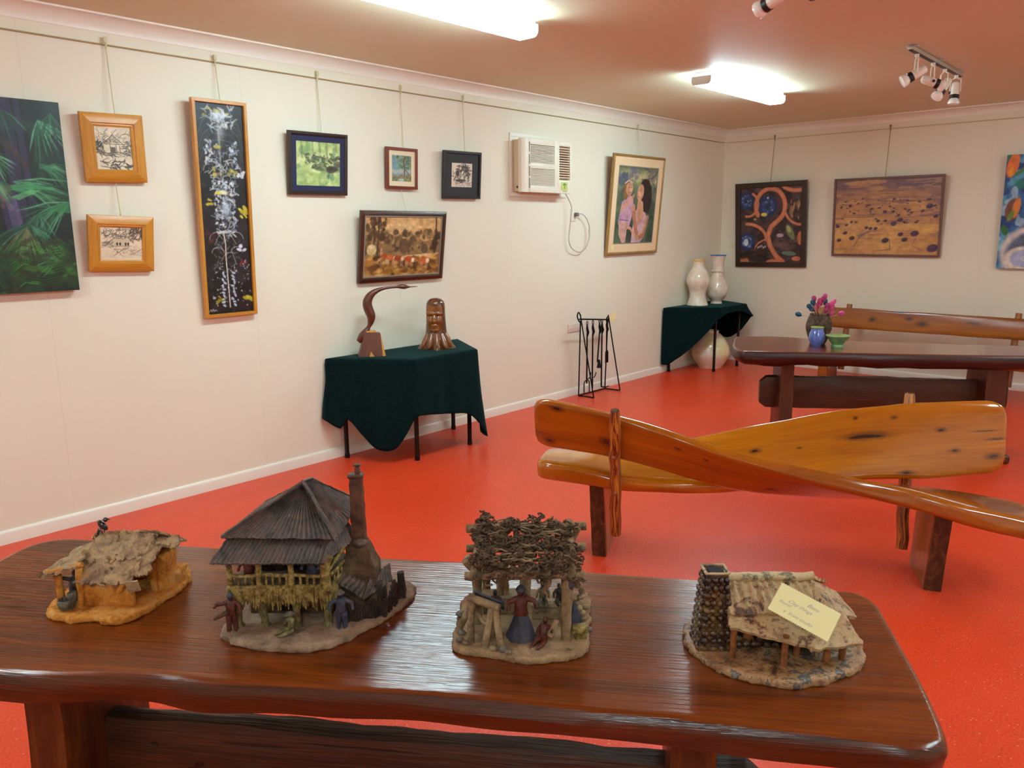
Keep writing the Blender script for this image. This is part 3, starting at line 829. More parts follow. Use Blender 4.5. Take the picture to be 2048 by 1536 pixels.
def f_swirl():
    P = Paint(0.72, 0.83, 190, (52, 34, 34), 71)
    P.tint((92, 66, 70), 7, 7, 0.5, 0.62, 0.7); P.dabs(90, (0, 0, 1, 1), 0.025, [(84, 60, 60), (36, 26, 34), (120, 88, 80), (70, 62, 90)], 2.4, (-30, 30), 0.5)
    for cx, cy, r in ((0.46, 0.25, 0.13), (0.11, 0.17, 0.11), (0.12, 0.72, 0.11)):
        P.ell(cx, cy, r, r * 1.1, (36, 50, 96)); P.ell(cx, cy, r * 0.7, r * 0.75, (60, 84, 140), al=0.8); P.ell(cx, cy, r * 0.35, r * 0.35, (34, 44, 90), al=0.9)
        P.dabs(20, (cx - r * 0.7, cy - r * 0.7, cx + r * 0.7, cy + r * 0.7), 0.008, [(160, 176, 206), (30, 34, 70)], 2, (0, 180), 0.6)
    P.ell(0.10, 0.73, 0.035, 0.05, (206, 220, 226)); P.ell(0.46, 0.14, 0.014, 0.014, (210, 220, 236)); P.ell(0.40, 0.36, 0.045, 0.025, (214, 196, 90)); P.ell(0.25, 0.42, 0.02, 0.014, (196, 170, 90))
    o, o2 = (196, 116, 80), (214, 142, 106)
    def arc(cx, cy, rx, ry, a0, a1, w, c=o):
        P.line([(cx + rx * math.cos(math.radians(a)), cy + ry * math.sin(math.radians(a))) for a in np.linspace(a0, a1, 22)], w, c); P.line([(cx + rx * math.cos(math.radians(a)), cy + ry * math.sin(math.radians(a))) for a in np.linspace(a0, a1, 22)], w * 0.35, o2, 0.7)
    arc(0.50, 0.25, 0.235, 0.23, 150, 405, 0.060); P.line([(0.67, 0.41), (0.52, 0.52), (0.46, 0.64), (0.50, 0.78), (0.60, 0.92), (0.70, 0.99)], 0.065, o); P.line([(0.67, 0.41), (0.52, 0.52), (0.46, 0.64), (0.50, 0.78), (0.60, 0.92)], 0.022, o2, 0.7)
    arc(0.13, 0.22, 0.17, 0.16, -60, 100, 0.035); arc(0.11, 0.70, 0.33, 0.22, -90, 0, 0.045); arc(0.55, 0.83, 0.30, 0.15, 180, 250, 0.02); arc(0.98, 0.24, 0.26, 0.26, 60, 160, 0.035); arc(0.92, -0.03, 0.22, 0.09, 60, 170, 0.05)
    P.ell(0.98, 0.68, 0.04, 0.09, o); P.ell(0.04, 0.98, 0.09, 0.06, o); P.ell(0.55, 1.0, 0.10, 0.04, o); P.ell(0.92, 0.95, 0.06, 0.03, o)
    P.ell(0.82, 0.60, 0.045, 0.11, (120, 128, 78), -25); P.ell(0.80, 0.56, 0.02, 0.05, (176, 176, 120), -25); P.ell(0.66, 0.64, 0.05, 0.025, (176, 150, 160)); P.ell(0.80, 0.88, 0.10, 0.03, (96, 120, 106), 5)
    P.dabs(26, (0.82, 0.18, 0.96, 0.42), 0.014, [(176, 120, 80), (60, 40, 36), (210, 170, 130)], 2.4, (60, 120), 0.7); P.dabs(30, (0.02, 0.84, 0.42, 0.97), 0.02, [(70, 44, 36), (34, 22, 20)], 4, (-20, 30), 0.6)
    for i in range(5): P.ell(0.30 + i * 0.03, 0.80 - 0.01 * (i % 3), 0.012, 0.016, (206, 190, 180), al=0.8)
    P.tex(0.12, 20); return P
def f_desert():
    P = Paint(1.03, 0.77, 210, (186, 134, 88), 81)
    P.band(-0.2, 0.20, (122, 96, 104), 0.95, 0.10, 0.06); P.band(0.12, 0.42, (160, 116, 92), 0.7, 0.12, 0.08); P.tint((206, 156, 96), 4, 12, 0.5, 0.6, 0.7); P.tint((120, 88, 104), 5, 30, 0.55, 0.64, 0.55)
    for k in range(70):
        y = P.rs.rand() ** 1.4 * 0.8; x = P.rs.rand(); L = 0.1 + 0.3 * P.rs.rand()
        P.line([(x, y), (x + L / 2, y + 0.01 * P.rs.randn()), (x + L, y + 0.015 * P.rs.randn())], 0.006 + 0.006 * P.rs.rand(), [(84, 66, 92), (110, 84, 96), (216, 164, 96), (150, 104, 84)][P.rs.randint(4)], 0.6)
    P.band(0.62, 1.0, (214, 160, 84), 0.45, 0.2, 0.15); P.dabs(22, (0, 0.6, 1, 1), 0.05, [(226, 176, 96), (196, 140, 70), (206, 150, 100)], 3.2, (-12, 5), 0.5)
    dk = [(58, 40, 74), (70, 50, 84), (48, 36, 60)]
    for x, y, r in ((0.03, 0.62, 0.02), (0.12, 0.60, 0.016), (0.11, 0.71, 0.022), (0.18, 0.78, 0.026), (0.05, 0.81, 0.022), (0.32, 0.64, 0.018), (0.36, 0.65, 0.018), (0.41, 0.65, 0.018), (0.43, 0.55, 0.018), (0.50, 0.55, 0.016), (0.49, 0.43, 0.018), (0.57, 0.43, 0.014), (0.58, 0.59, 0.028), (0.64, 0.54, 0.024), (0.62, 0.48, 0.016), (0.51, 0.81, 0.032), (0.65, 0.73, 0.024), (0.69, 0.80, 0.026), (0.78, 0.72, 0.036), (0.74, 0.45, 0.012), (0.84, 0.43, 0.016), (0.95, 0.91, 0.048), (0.96, 0.50, 0.02), (0.15, 0.34, 0.016), (0.06, 0.36, 0.014), (0.90, 0.37, 0.03)):
        P.ell(x, y, r * 1.4, r, dk[int(r * 1000) % 3], -15, 0.4, 0.9); P.ell(x - 0.004, y - r * 0.3, r * 0.7, r * 0.3, (110, 84, 120), -15, 0.5, 0.5)
    P.dabs(70, (0, 0.25, 1, 0.6), 0.008, dk, 2, (-20, 20), 0.8); P.line([(0.36, 0.68), (0.26, 0.76), (0.20, 0.90)], 0.012, (110, 84, 96), 0.7); P.line([(0.24, 0.75), (0.34, 0.70)], 0.03, (126, 100, 110), 0.8)
    P.line([(0.55, 0.80), (0.56, 0.93), (0.42, 0.955)], 0.007, (84, 56, 60), 0.8); P.line([(0.80, 0.76), (0.76, 0.88), (0.86, 0.94)], 0.006, (84, 56, 60), 0.7); P.tex(0.12, 24); return P
def f_blue():
    P = Paint(0.78, 1.06, 200, (40, 96, 150), 91)
    P.tint((90, 160, 190), 6, 8, 0.5, 0.6, 0.8); P.tint((20, 40, 110), 6, 9, 0.55, 0.62, 0.85); P.tint((30, 120, 90), 5, 7, 0.6, 0.68, 0.7); P.tint((190, 214, 224), 8, 9, 0.64, 0.7, 0.7)
    P.ell(0.07, 0.09, 0.045, 0.11, (226, 112, 20), 10); P.ell(0.06, 0.15, 0.02, 0.04, (240, 160, 30), 10, al=0.8); P.line([(0.12, 0.17), (0.2, 0.12), (0.3, 0.10)], 0.03, (60, 120, 50)); P.ell(0.11, 0.48, 0.055, 0.10, (110, 62, 40), 8); P.ell(0.15, 0.46, 0.03, 0.09, (206, 120, 40), 8); P.ell(0.10, 0.53, 0.02, 0.05, (110, 140, 40), 20)
    P.ell(0.05, 0.66, 0.025, 0.05, (50, 110, 50), -20); P.ell(0.03, 0.80, 0.03, 0.06, (90, 180, 200)); 
    P.ell(0.42, 0.86, 0.30, 0.26, (206, 196, 190)); P.ell(0.44, 0.87, 0.26, 0.21, (90, 96, 120)); P.ell(0.30, 0.91, 0.17, 0.11, (226, 216, 200)); P.ell(0.31, 0.91, 0.13, 0.08, (170, 176, 206)); P.ell(0.32, 0.91, 0.05, 0.03, (214, 206, 220))
    P.ell(0.62, 0.40, 0.12, 0.16, (226, 150, 60), 30); P.ell(0.66, 0.12, 0.10, 0.06, (200, 60, 60)); P.tex(0.15, 20); return P
def f_palm():
    P = Paint(0.88, 0.97, 250, (12, 34, 26), 101)
    P.tint((10, 18, 20), 5, 5, 0.48, 0.6, 0.8); P.tint((26, 70, 40), 7, 7, 0.55, 0.65, 0.6)
    for x, w in ((0.74, 0.06), (0.66, 0.03), (0.80, 0.03), (0.30, 0.06)): P.line([(x - 0.02, 0), (x, 0.5), (x + 0.02, 0.68)], w, (52, 40, 74), 0.85)
    P.line([(0.6, 0.14), (0.72, 0.24), (0.80, 0.34)], 0.03, (70, 46, 40), 0.6); P.dabs(14, (0.60, 0.44, 0.70, 0.56), 0.016, [(124, 100, 92), (96, 74, 70)], 1.4, (40, 100), 0.6); P.line([(0.70, 0.52), (0.74, 0.80)], 0.05, (110, 98, 140), 0.6)
    def fan(cx, cy, a0, a1, L, n, cols, al=0.8):
        for k in range(n):
            a = math.radians(a0 + (a1 - a0) * k / max(n - 1, 1) + P.rs.randn() * 2); l = L * (0.75 + 0.35 * P.rs.rand())
            P.line([(cx, cy), (cx + math.cos(a) * l * 0.5 / P.ar, cy + math.sin(a) * l * 0.5), (cx + math.cos(a) * l / P.ar, cy + math.sin(a) * l + 0.03)], 0.0085, cols[P.rs.randint(len(cols))], al, True)
    g1, g2, g3 = [(20, 70, 44), (34, 96, 62), (16, 54, 38), (70, 124, 92)], [(40, 110, 66), (100, 166, 124), (26, 82, 48), (64, 136, 84)], [(40, 100, 22), (66, 130, 24), (26, 72, 18)]
    for cx, cy, a0, a1, L, n, g in ((0.70, 0.06, 30, 150, 0.16, 14, g1), (0.88, 0.10, 20, 110, 0.18, 12, g2), (0.95, 0.06, 60, 130, 0.16, 9, g1), (0.62, 0.30, -20, 60, 0.13, 8, g2), (0.60, 0.40, 20, 70, 0.16, 8, g2), (0.88, 0.34, -20, 50, 0.12, 9, g2),
                                  (0.72, 0.42, -10, 40, 0.24, 12, g2), (0.70, 0.46, -14, 12, 0.26, 8, g2), (0.93, 0.55, 110, 190, 0.20, 12, g1), (1.0, 0.52, 120, 180, 0.2, 9, g2), (0.83, 0.58, 60, 150, 0.15, 12, g1), (0.78, 0.64, 30, 165, 0.20, 22, g1), (0.76, 0.66, 60, 140, 0.16, 10, [(96, 100, 50), (130, 130, 84)]),
                                  (0.30, 0.16, 10, 170, 0.22, 20, g1), (0.12, 0.34, -10, 150, 0.22, 18, g2), (0.40, 0.52, 30, 170, 0.22, 18, g1), (0.16, 0.66, 10, 160, 0.24, 18, g1), (0.46, 0.80, 20, 150, 0.2, 16, g1), (0.92, 0.84, 150, 220, 0.14, 8, g1)):
        fan(cx, cy, a0, a1, L, n, g)
    P.poly([(0.70, 0.44), (0.80, 0.425), (0.93, 0.455), (0.86, 0.455), (0.72, 0.465)], (60, 140, 84), 0.85); P.poly([(0.70, 0.50), (0.80, 0.46), (0.86, 0.46), (0.74, 0.515)], (84, 160, 100), 0.8); P.poly([(0.86, 0.32), (0.92, 0.33), (0.93, 0.36), (0.86, 0.35)], (50, 120, 84), 0.8); P.poly([(0.88, 0.57), (0.96, 0.54), (1.0, 0.53), (1.0, 0.58)], (44, 124, 66), 0.8)
    for y in np.arange(0.74, 0.97, 0.014):
        for sx in (-1, 1): P.line([(0.82, y), (0.82 + sx * 0.10, y - 0.02), (0.82 + sx * 0.17, y + 0.03)], 0.008, g3[P.rs.randint(3)], 0.7, True)
        P.line([(0.55, y), (0.46, y + 0.01), (0.38, y + 0.05)], 0.012, g3[P.rs.randint(3)], 0.5, True)
    P.dabs(60, (0.55, 0.70, 1, 1), 0.012, [(60, 130, 40), (30, 60, 20), (40, 36, 20)], 2.5, (-60, 60), 0.5); P.tex(0.2, 20); return P

def framed(name, label, wall, c, zc, w, h, lean, roll, mat, fw, P, kind='flat', mount=None, mb=0.0, fillet=None, d=0.028, tagc=None, pm=None):
    t = picture_root(name, label, wall, c, zc, h, lean, roll)
    frame_mesh('frame', w, h, frame_prof(fw, d, kind), mat, t)
    iw, ih = w - 2 * fw, h - 2 * fw
    m = MB(); m.box((0, h / 2, 0.003), (w - fw, h - fw, 0.004)); m.build('backing', M_choc, t)
    y0 = fw
    if mount:
        ring_mesh('mount', iw + 0.006, ih + 0.006, mb + 0.003, d * 0.55, 0.006, mount, t, y0 - 0.003)
        if fillet: ring_mesh('fillet', iw - 2 * mb + 0.008, ih - 2 * mb + 0.008, 0.009, d * 0.62, 0.006, fillet, t, y0 + mb - 0.004)
        iw -= 2 * mb; ih -= 2 * mb; y0 += mb
    elif fillet:
        ring_mesh('fillet', iw + 0.002, ih + 0.002, 0.009, d * 0.7, 0.008, fillet, t, y0 - 0.001)
    a = canvas_mesh('artwork', P, iw + 0.004, ih + 0.004, d * 0.45, t, pm or M_paint)
    a.location.y = y0 - 0.002
    if tagc:
        m = MB(); m.box((tagc[0], tagc[1], d * 0.55 + 0.003), (0.055, 0.045, 0.001)); m.build('price_tag', M_tag, t, label='pale yellow price tag')
    return t

framed('framed_picture', 'upright ink sketch of a hut in the upper of two small honey pine frames', 'L', 1.848, 2.054, 0.325, 0.358, 0.078, -0.025, M_pine, 0.068, f_hut(), 'bevel', pm=M_print)
framed('framed_picture', 'honey pine frame round a wide ink sketch, hanging below the other small pine frame', 'L', 1.835, 1.545, 0.349, 0.303, 0.103, 0.038, M_pine, 0.062, f_hut2(), 'bevel', pm=M_print)
framed('framed_painting', 'very tall narrow black, white and yellow splatter painting in a thin pine frame', 'L', 2.457, 1.726, 0.343, 1.275, 0.042, -0.005, M_pine, 0.020, f_tall(), 'flat', d=0.032)
framed('framed_picture', 'green garden landscape with a navy mount in a dark pewter frame', 'L', 3.152, 2.04, 0.462, 0.400, 0.098, -0.009, M_pewter, 0.026, f_green(), 'round', M_navy, 0.034, pm=M_print)
framed('framed_picture', 'tiny tree landscape with cream mount in a red mahogany frame', 'L', 3.878, 2.047, 0.292, 0.291, 0.047, 0.002, M_mahog, 0.020, f_tree(), 'flat', M_cream, 0.034, pm=M_print)
framed('framed_picture', 'small ink drawing of figures with wide charcoal mount in a black frame', 'L', 4.488, 2.026, 0.407, 0.362, 0.079, -0.012, M_charc, 0.020, f_ink(), 'flat', M_grey, 0.070, pm=M_print)
framed('framed_painting', 'wide brown bush landscape with a row of cattle in a chocolate wood frame', 'L', 3.849, 1.489, 0.810, 0.512, 0.133, 0.003, M_choc, 0.036, f_cattle(), 'bevel', None, 0, M_silver)
framed('framed_painting', 'painting of a dark haired mother holding a child, peach mount and gilt frame', 'L', 6.940, 1.831, 0.935, 0.978, 0.086, -0.004, M_gilt, 0.026, f_mother(), 'round', M_peach, 0.085, M_silver, tagc=(-0.37, 0.075), pm=M_print)
framed('framed_painting', 'painting of orange swirls round blue orbs in a dark brown frame on the back wall', 'B', 0.642, 1.626, 0.852, 0.966, 0.078, -0.013, M_dkbr, 0.058, f_swirl(), 'flat')
framed('framed_painting', 'wide purple and orange desert landscape painting in a thin mauve brown frame', 'B', 1.895, 1.695, 1.083, 0.822, 0.072, 0.0, M_mauve, 0.022, f_desert(), 'flat')
t = picture_root('canvas_painting', 'unframed dark green palm forest canvas cut by the left edge of the photo', 'L', 1.155, 1.787, 0.965, 0.0, 0.0, off=0.015)
t.location = (0.015, 1.140, 1.305); t.rotation_euler = Matrix(((0, 0, 1), (1, 0, 0), (0, 1, 0))).to_euler()
canvas_mesh('artwork', f_palm(), 0.90, 0.955, 0.035, t, M_paint, 0.033, (14, 26, 20))
t = picture_root('canvas_painting', 'unframed blue canvas with orange shapes cut by the right edge of the photo', 'B', 3.34, 1.72, 1.06, 0.03, 0.0, off=0.015)
canvas_mesh('artwork', f_blue(), 0.78, 1.06, 0.035, t, M_paint, 0.033, (40, 70, 110))

def hanger(label, wall, c, z0, z1, mat=None, hook=True, off=0.026, top_off=0.014, grp='hanging rods on the picture rail'):
    P = (lambda o, z: (o, c, z)) if wall == 'L' else (lambda o, z: (c, D_BACK - o, z))
    t = thing('picture_hanger', label, 'picture hanger', P(0, z0), group=grp)
    m = MB(); m.tube([P(top_off, z1), P(off, z0)], 0.0028, 6); m.build('rod', mat or M_cord, t, world=True)
    if hook:
        m = MB(); m.tube([P(0.010, 2.600), P(0.022, 2.612), P(0.024, 2.590), P(0.018, 2.565)], 0.005, 6); m.box(P(0.022, z1 - 0.006), (0.014, 0.018, 0.030), 0.003)
        m.build('hook', mat or M_cord, t, world=True)
    else:
        m = MB(); m.ball(P(off, z0 + 0.012), 0.006, 8, 6); m.build('clip', mat or M_cord, t, world=True)
hanger('clear hanging rod above the upper small pine frame', 'L', 1.868, 2.222, 2.618, off=0.045)
hanger('short clear rod between the two small pine frames', 'L', 1.845, 1.690, 1.880, hook=False, off=0.045, top_off=0.02)
hanger('clear hanging rod above the tall splatter painting', 'L', 2.485, 2.350, 2.618, off=0.045)
hanger('clear hanging rod above the green landscape with navy mount', 'L', 3.195, 2.225, 2.622, off=0.035)
hanger('clear hanging rod above the red mahogany frame', 'L', 3.905, 2.180, 2.622, off=0.03)
hanger('short rod between the red mahogany frame and the cattle painting', 'L', 3.875, 1.730, 1.905, hook=False, off=0.07, top_off=0.02)
hanger('clear hanging rod above the black framed ink drawing', 'L', 4.535, 2.195, 2.622, off=0.03)
hanger('clear hanging rod above the mother and child painting', 'L', 7.02, 2.305, 2.622, off=0.06)
hanger('olive hanging rod above the orange swirl painting', 'B', 0.625, 2.095, 2.618, M_cord2, off=0.08)
hanger('olive hanging rod above the purple desert painting', 'B', 1.864, 2.095, 2.618, M_cord2, off=0.065)

# ------------------------------------------------------------ air conditioner, sockets, fire tools
M_acw = flat('cream_appliance_plastic', (236, 228, 208), 0.35, var=0.015)
M_acside = flat('beige_appliance_steel', (214, 192, 160), 0.5, var=0.02)
M_dark = flat('dark_void', (20, 16, 14), 0.8)
M_acgr = flat('grille_shadow_brown', (120, 100, 78), 0.7)
t = thing('air_conditioner', 'cream window box air conditioner set in the left wall with a hanging lead', 'air conditioner', (0.0, 5.45, 1.87))
def acb(m, y0, y1, z0, z1, x0, x1, bev=0.0): m.box(((x0 + x1) / 2, (y0 + y1) / 2, (z0 + z1) / 2), (x1 - x0, y1 - y0, z1 - z0), bev)
m = MB()
Y0, Y1, Z0, Z1 = 5.090, 5.860, 1.880, 2.400
acb(m, Y0, Y1, Z1 - 0.03, Z1, 0.0, 0.012, 0.002); acb(m, Y0, Y1, Z0, Z0 + 0.03, 0, 0.012, 0.002); acb(m, Y0, Y0 + 0.03, Z0 + 0.03, Z1 - 0.03, 0, 0.0118, 0.002); acb(m, Y1 - 0.03, Y1, Z0 + 0.03, Z1 - 0.03, 0, 0.0118, 0.002); acb(m, Y0 + 0.02, Y1 - 0.02, Z0 + 0.02, Z1 - 0.02, 0, 0.006)
m.build('wall_surround', M_trim, t, world=True)
m = MB(); acb(m, 5.125, 5.775, 1.920, 2.345, 0.004, 0.085, 0.006); m.build('cabinet', M_acside, t, world=True)
# front fascia: curved left edge, two louvre banks left, open vent bank right
ya, yb, za, zb, xf = 5.105, 5.765, 1.912, 2.350, 0.140
m = MB()
prof = [(0.086, ya + 0.004), (0.118, ya + 0.006), (0.132, ya + 0.022), (xf, ya + 0.06), (xf, ya + 0.075)]
P = [[(x, y, z) for x, y in prof] for z in (za, zb)]
m.plate([[P[k][i] for k in (0, 1)] for i in range(5)], 0.012)
def fr(y0, y1, z0, z1, x0=0.10, x1=xf): acb(m, y0, y1, z0, z1, x0, x1, 0.002)
g1, g2, v1, v2 = ya + 0.100, ya + 0.425, ya + 0.490, yb - 0.018
fr(ya + 0.070, g1, za, zb); fr(g1, g2, zb - 0.045, zb); fr(g1, g2, za, za + 0.055); fr(g1, g2, (za + zb) / 2 - 0.022, (za + zb) / 2 + 0.022); fr(g2, v1, za, zb)
fr(v1, v2, zb - 0.035, zb); fr(v1, v2, za, za + 0.115); fr(v2, yb, za, zb)
m.build('front_panel', M_acw, t, world=True, ang=30)
m = MB(); acb(m, ya + 0.08, yb - 0.01, za + 0.01, zb - 0.01, 0.088, 0.112); m.build('grille_backing', M_acgr, t, world=True)
m = MB()
for z0, z1 in ((za + 0.057, (za + zb) / 2 - 0.024), ((za + zb) / 2 + 0.024, zb - 0.047)):
    n = 13
    for k in range(n):
        z = z0 + (z1 - z0) * (k + 0.5) / n
        m.box((0.128, (g1 + g2) / 2, z), (0.020, g2 - g1, 0.0068), 0.001, M=Matrix.Rotation(0.3, 3, 'Y'))
m.build('intake_louvres', M_acw, t, world=True)
m = MB()
for k in range(13):
    z = za + 0.122 + (zb - 0.04 - za - 0.122) * (k + 0.5) / 13
    m.box((0.126, (v1 + v2) / 2, z), (0.026, v2 - v1, 0.0105), 0.001, M=Matrix.Rotation(-0.35 + 0.06 * k, 3, 'Y'))
m.build('outlet_louvres', M_acside, t, world=True)
for k in range(4):
    z = za + 0.03 + k * 0.098
    m = MB(); m.box((xf + 0.0005, ya + 0.084, z + 0.045), (0.003, 0.006, 0.082)); m.build('black_slot', M_dark, t, world=True)
m = MB(); m.ball((0.06, 5.122, 1.955), 0.008, 8, 6); m.build('screw', M_dark, t, world=True)
m = MB(); m.box((xf + 0.0012, v1 + 0.068, za + 0.062), (0.002, 0.095, 0.072), 0.0005); m.build('rating_sticker', flat('lime_energy_sticker', (196, 206, 110), 0.5), t, world=True)
m = MB(); m.tube([(xf + 0.0035, v1 + 0.068 + 0.018 * math.cos(a), za + 0.068 + 0.018 * math.sin(a)) for a in [i * PI / 8 for i in range(9)]], 0.003, 6)
m.tube([(xf + 0.0035, v1 + 0.068, za + 0.040), (xf + 0.0035, v1 + 0.068, za + 0.084)], 0.0025, 6); m.build('sticker_print', flat('green_ink', (70, 120, 50), 0.5), t, world=True)
m = MB(); m.box((xf + 0.001, v1 + 0.075, za + 0.018), (0.002, 0.06, 0.006)); m.build('name_badge', M_silver, t, world=True)
M_cable = flat('grey_flex', (176, 166, 146), 0.5)
m = MB(); pts = [(0.06, 5.770, 1.925), (0.06, 5.80, 1.90), (0.06, 5.875, 1.80), (0.06, 5.865, 1.70), (0.05, 5.86, 1.60), (0.045, 5.855, 1.50), (0.045, 5.90, 1.425), (0.04, 6.02, 1.385), (0.04, 6.12, 1.42), (0.04, 6.178, 1.52), (0.05, 6.165, 1.62), (0.05, 6.115, 1.70), (0.055, 6.04, 1.738), (0.045, 6.005, 1.735)]
m.tube(smoothpts(pts, 6), 0.0042, 8); m.build('power_lead', M_cable, t, world=True)
m = MB(); m.tube([(0.045, 6.170, 1.555), (0.045, 6.172, 1.60)], 0.008, 8); m.build('lead_clip', M_track, t, world=True)
m = MB(); m.box((0.029, 5.995, 1.733), (0.036, 0.034, 0.036), 0.006); m.build('plug', flat('grey_plug', (120, 114, 100), 0.4), t, world=True, label='grey plug')
t = thing('power_socket', 'white wall socket with a grey plug under the air conditioner', 'socket', (0, 5.965, 1.729))
m = MB(); m.box((0.005, 0, 0), (0.010, 0.075, 0.115), 0.003); m.build('socket_plate', M_acw, t)

t = thing('power_socket', 'pale double wall socket low down behind the fireside tool stand', 'socket', (0, 6.0, 0.665))
m = MB(); m.box((0.005, 0, 0), (0.010, 0.20, 0.075), 0.003); m.build('socket_plate', flat('pinkish_plate', (226, 206, 190), 0.4), t)
for y in (-0.06, 0.06):
    m = MB(); m.box((0.012, y, 0.01), (0.006, 0.014, 0.022), 0.002); m.build('switch', M_acw, t)
t = thing('name_card', 'small white name card on the back wall left of the orange swirl painting', 'card', (0.165, D_BACK - 0.001, 1.38))
m = MB(); m.box((0, 0, 0), (0.075, 0.002, 0.05)); m.build('card', flat('white_card', (232, 220, 190), 0.6), t)

M_iron = flat('black_wrought_iron', (16, 14, 14), 0.45, 0.6, bump=0.2)
t = thing('fireside_stand', 'black wrought iron tool stand on the red floor against the left wall', 'stand', (0.14, 6.2, 0))
m = MB()
A, B = (0.165, 5.87, 0.77), (0.165, 6.335, 0.725)
m.tube([A, B], 0.0075, 8)
m.tube(smoothpts([(0.165, 5.90, 0.735), (0.165, 5.865, 0.75), (0.165, 5.835, 0.80), (0.165, 5.855, 0.835), (0.165, 5.885, 0.80), (0.165, 5.90, 0.74), (0.245, 5.998, 0.012)], 5), 0.0065, 8)
m.tube([(0.165, 5.885, 0.755), (0.07, 5.990, 0.010)], 0.0065, 8)
m.tube([(0.07, 5.990, 0.008), (0.249, 5.998, 0.008)], 0.0065, 8)
m.tube([(0.07, 5.990, 0.008), (0.07, 6.43, 0.008)], 0.0065, 8)
m.tube([(0.07, 6.43, 0.008), (0.24, 6.450, 0.008)], 0.0065, 8)
m.tube(smoothpts([(0.24, 6.450, 0.010), (0.165, 6.355, 0.70), (0.165, 6.335, 0.75), (0.165, 6.31, 0.74), (0.165, 6.315, 0.70), (0.165, 6.335, 0.70)], 5), 0.0065, 8)
m.tube([(0.165, 6.33, 0.735), (0.07, 6.43, 0.010)], 0.0065, 8)
m.build('stand_frame', M_iron, t, world=True)
m = MB(); m.box((0.175, 6.40, 0.745), (0.002, 0.10, 0.07), M=Matrix.Rotation(0.35, 3, 'X')); m.build('price_tag', M_tag, t, world=True, label='pale yellow price tag')
def tool(name, label, y, z0, head, z1=0.745, sw=0.0):
    q = thing(name, label, 'fireside tool', (0.185, y, z0), group='fireside tools hanging on the iron stand')
    m = MB()
    m.tube([(0, sw, 0.0), (0, 0, z1 - z0 - 0.14)], 0.0075, 8); m.build('shaft', M_iron, q)
    m = MB(); k = z1 - z0
    m.tube([(0, 0, k - 0.145), (0.004, 0.008, k - 0.11), (0, 0, k - 0.07), (0, 0, k - 0.03)], [0.008, 0.014, 0.012, 0.006], 8)
    m.tube([(0, 0.012 * math.cos(a), k - 0.02 + 0.018 * math.sin(a)) for a in [i * PI / 6 for i in range(12)]], 0.004, 6, closed=True); m.build('handle', M_iron, q)
    m = MB(); head(m); m.build('tool_head', M_iron, q)
def fork(m):
    for s in (-1, 1): m.tube(smoothpts([(0, 0, 0.03), (0, s * 0.035, 0.02), (0, s * 0.042, -0.02), (0, s * 0.04, -0.09)], 4), 0.0055, 6)
    m.tube(smoothpts([(0, 0, 0.04), (0.0, 0.05, 0.05), (0, 0.065, 0.10)], 4), 0.0055, 6)
def poker(m): m.tube([(0, 0, 0.02), (0, 0.004, -0.06), (0, 0.006, -0.12)], [0.009, 0.007, 0.002], 8); m.tube(smoothpts([(0, 0, 0.03), (0, 0.04, 0.04), (0, 0.06, 0.08)], 4), 0.005, 6)
def brush(m): m.tube([(0, 0, 0.02), (0, -0.002, -0.03), (0, -0.004, -0.06)], [0.009, 0.016, 0.022], 10)
def hoe(m): m.tube([(0, 0, 0.01), (0, 0.003, -0.01), (0, 0.08, -0.025), (0.0, 0.13, -0.02)], [0.008, 0.007, 0.006, 0.004], 8)
def shovel(m):
    m.plate([[(0.0 + 0.006 * abs(j), j * 0.026 * w, z) for j in (-1, 0, 1)] for z, w in ((0.0, 0.15), (-0.03, 1), (-0.10, 1.05), (-0.135, 1.0))], 0.003)
tool('fire_fork', 'black twin pronged fire fork hanging leftmost on the iron stand', 5.965, 0.145, fork)
tool('fire_poker', 'black straight poker hanging second from the left on the iron stand', 6.055, 0.155, poker)
tool('hearth_brush', 'black short hearth brush leaning in the middle of the iron stand', 6.165, 0.33, brush, sw=-0.03)
tool('fire_rake', 'black long rake with bent foot hanging right of the hearth brush', 6.205, 0.085, hoe)
tool('fire_shovel', 'small black shovel hanging rightmost on the iron stand', 6.285, 0.44, shovel)

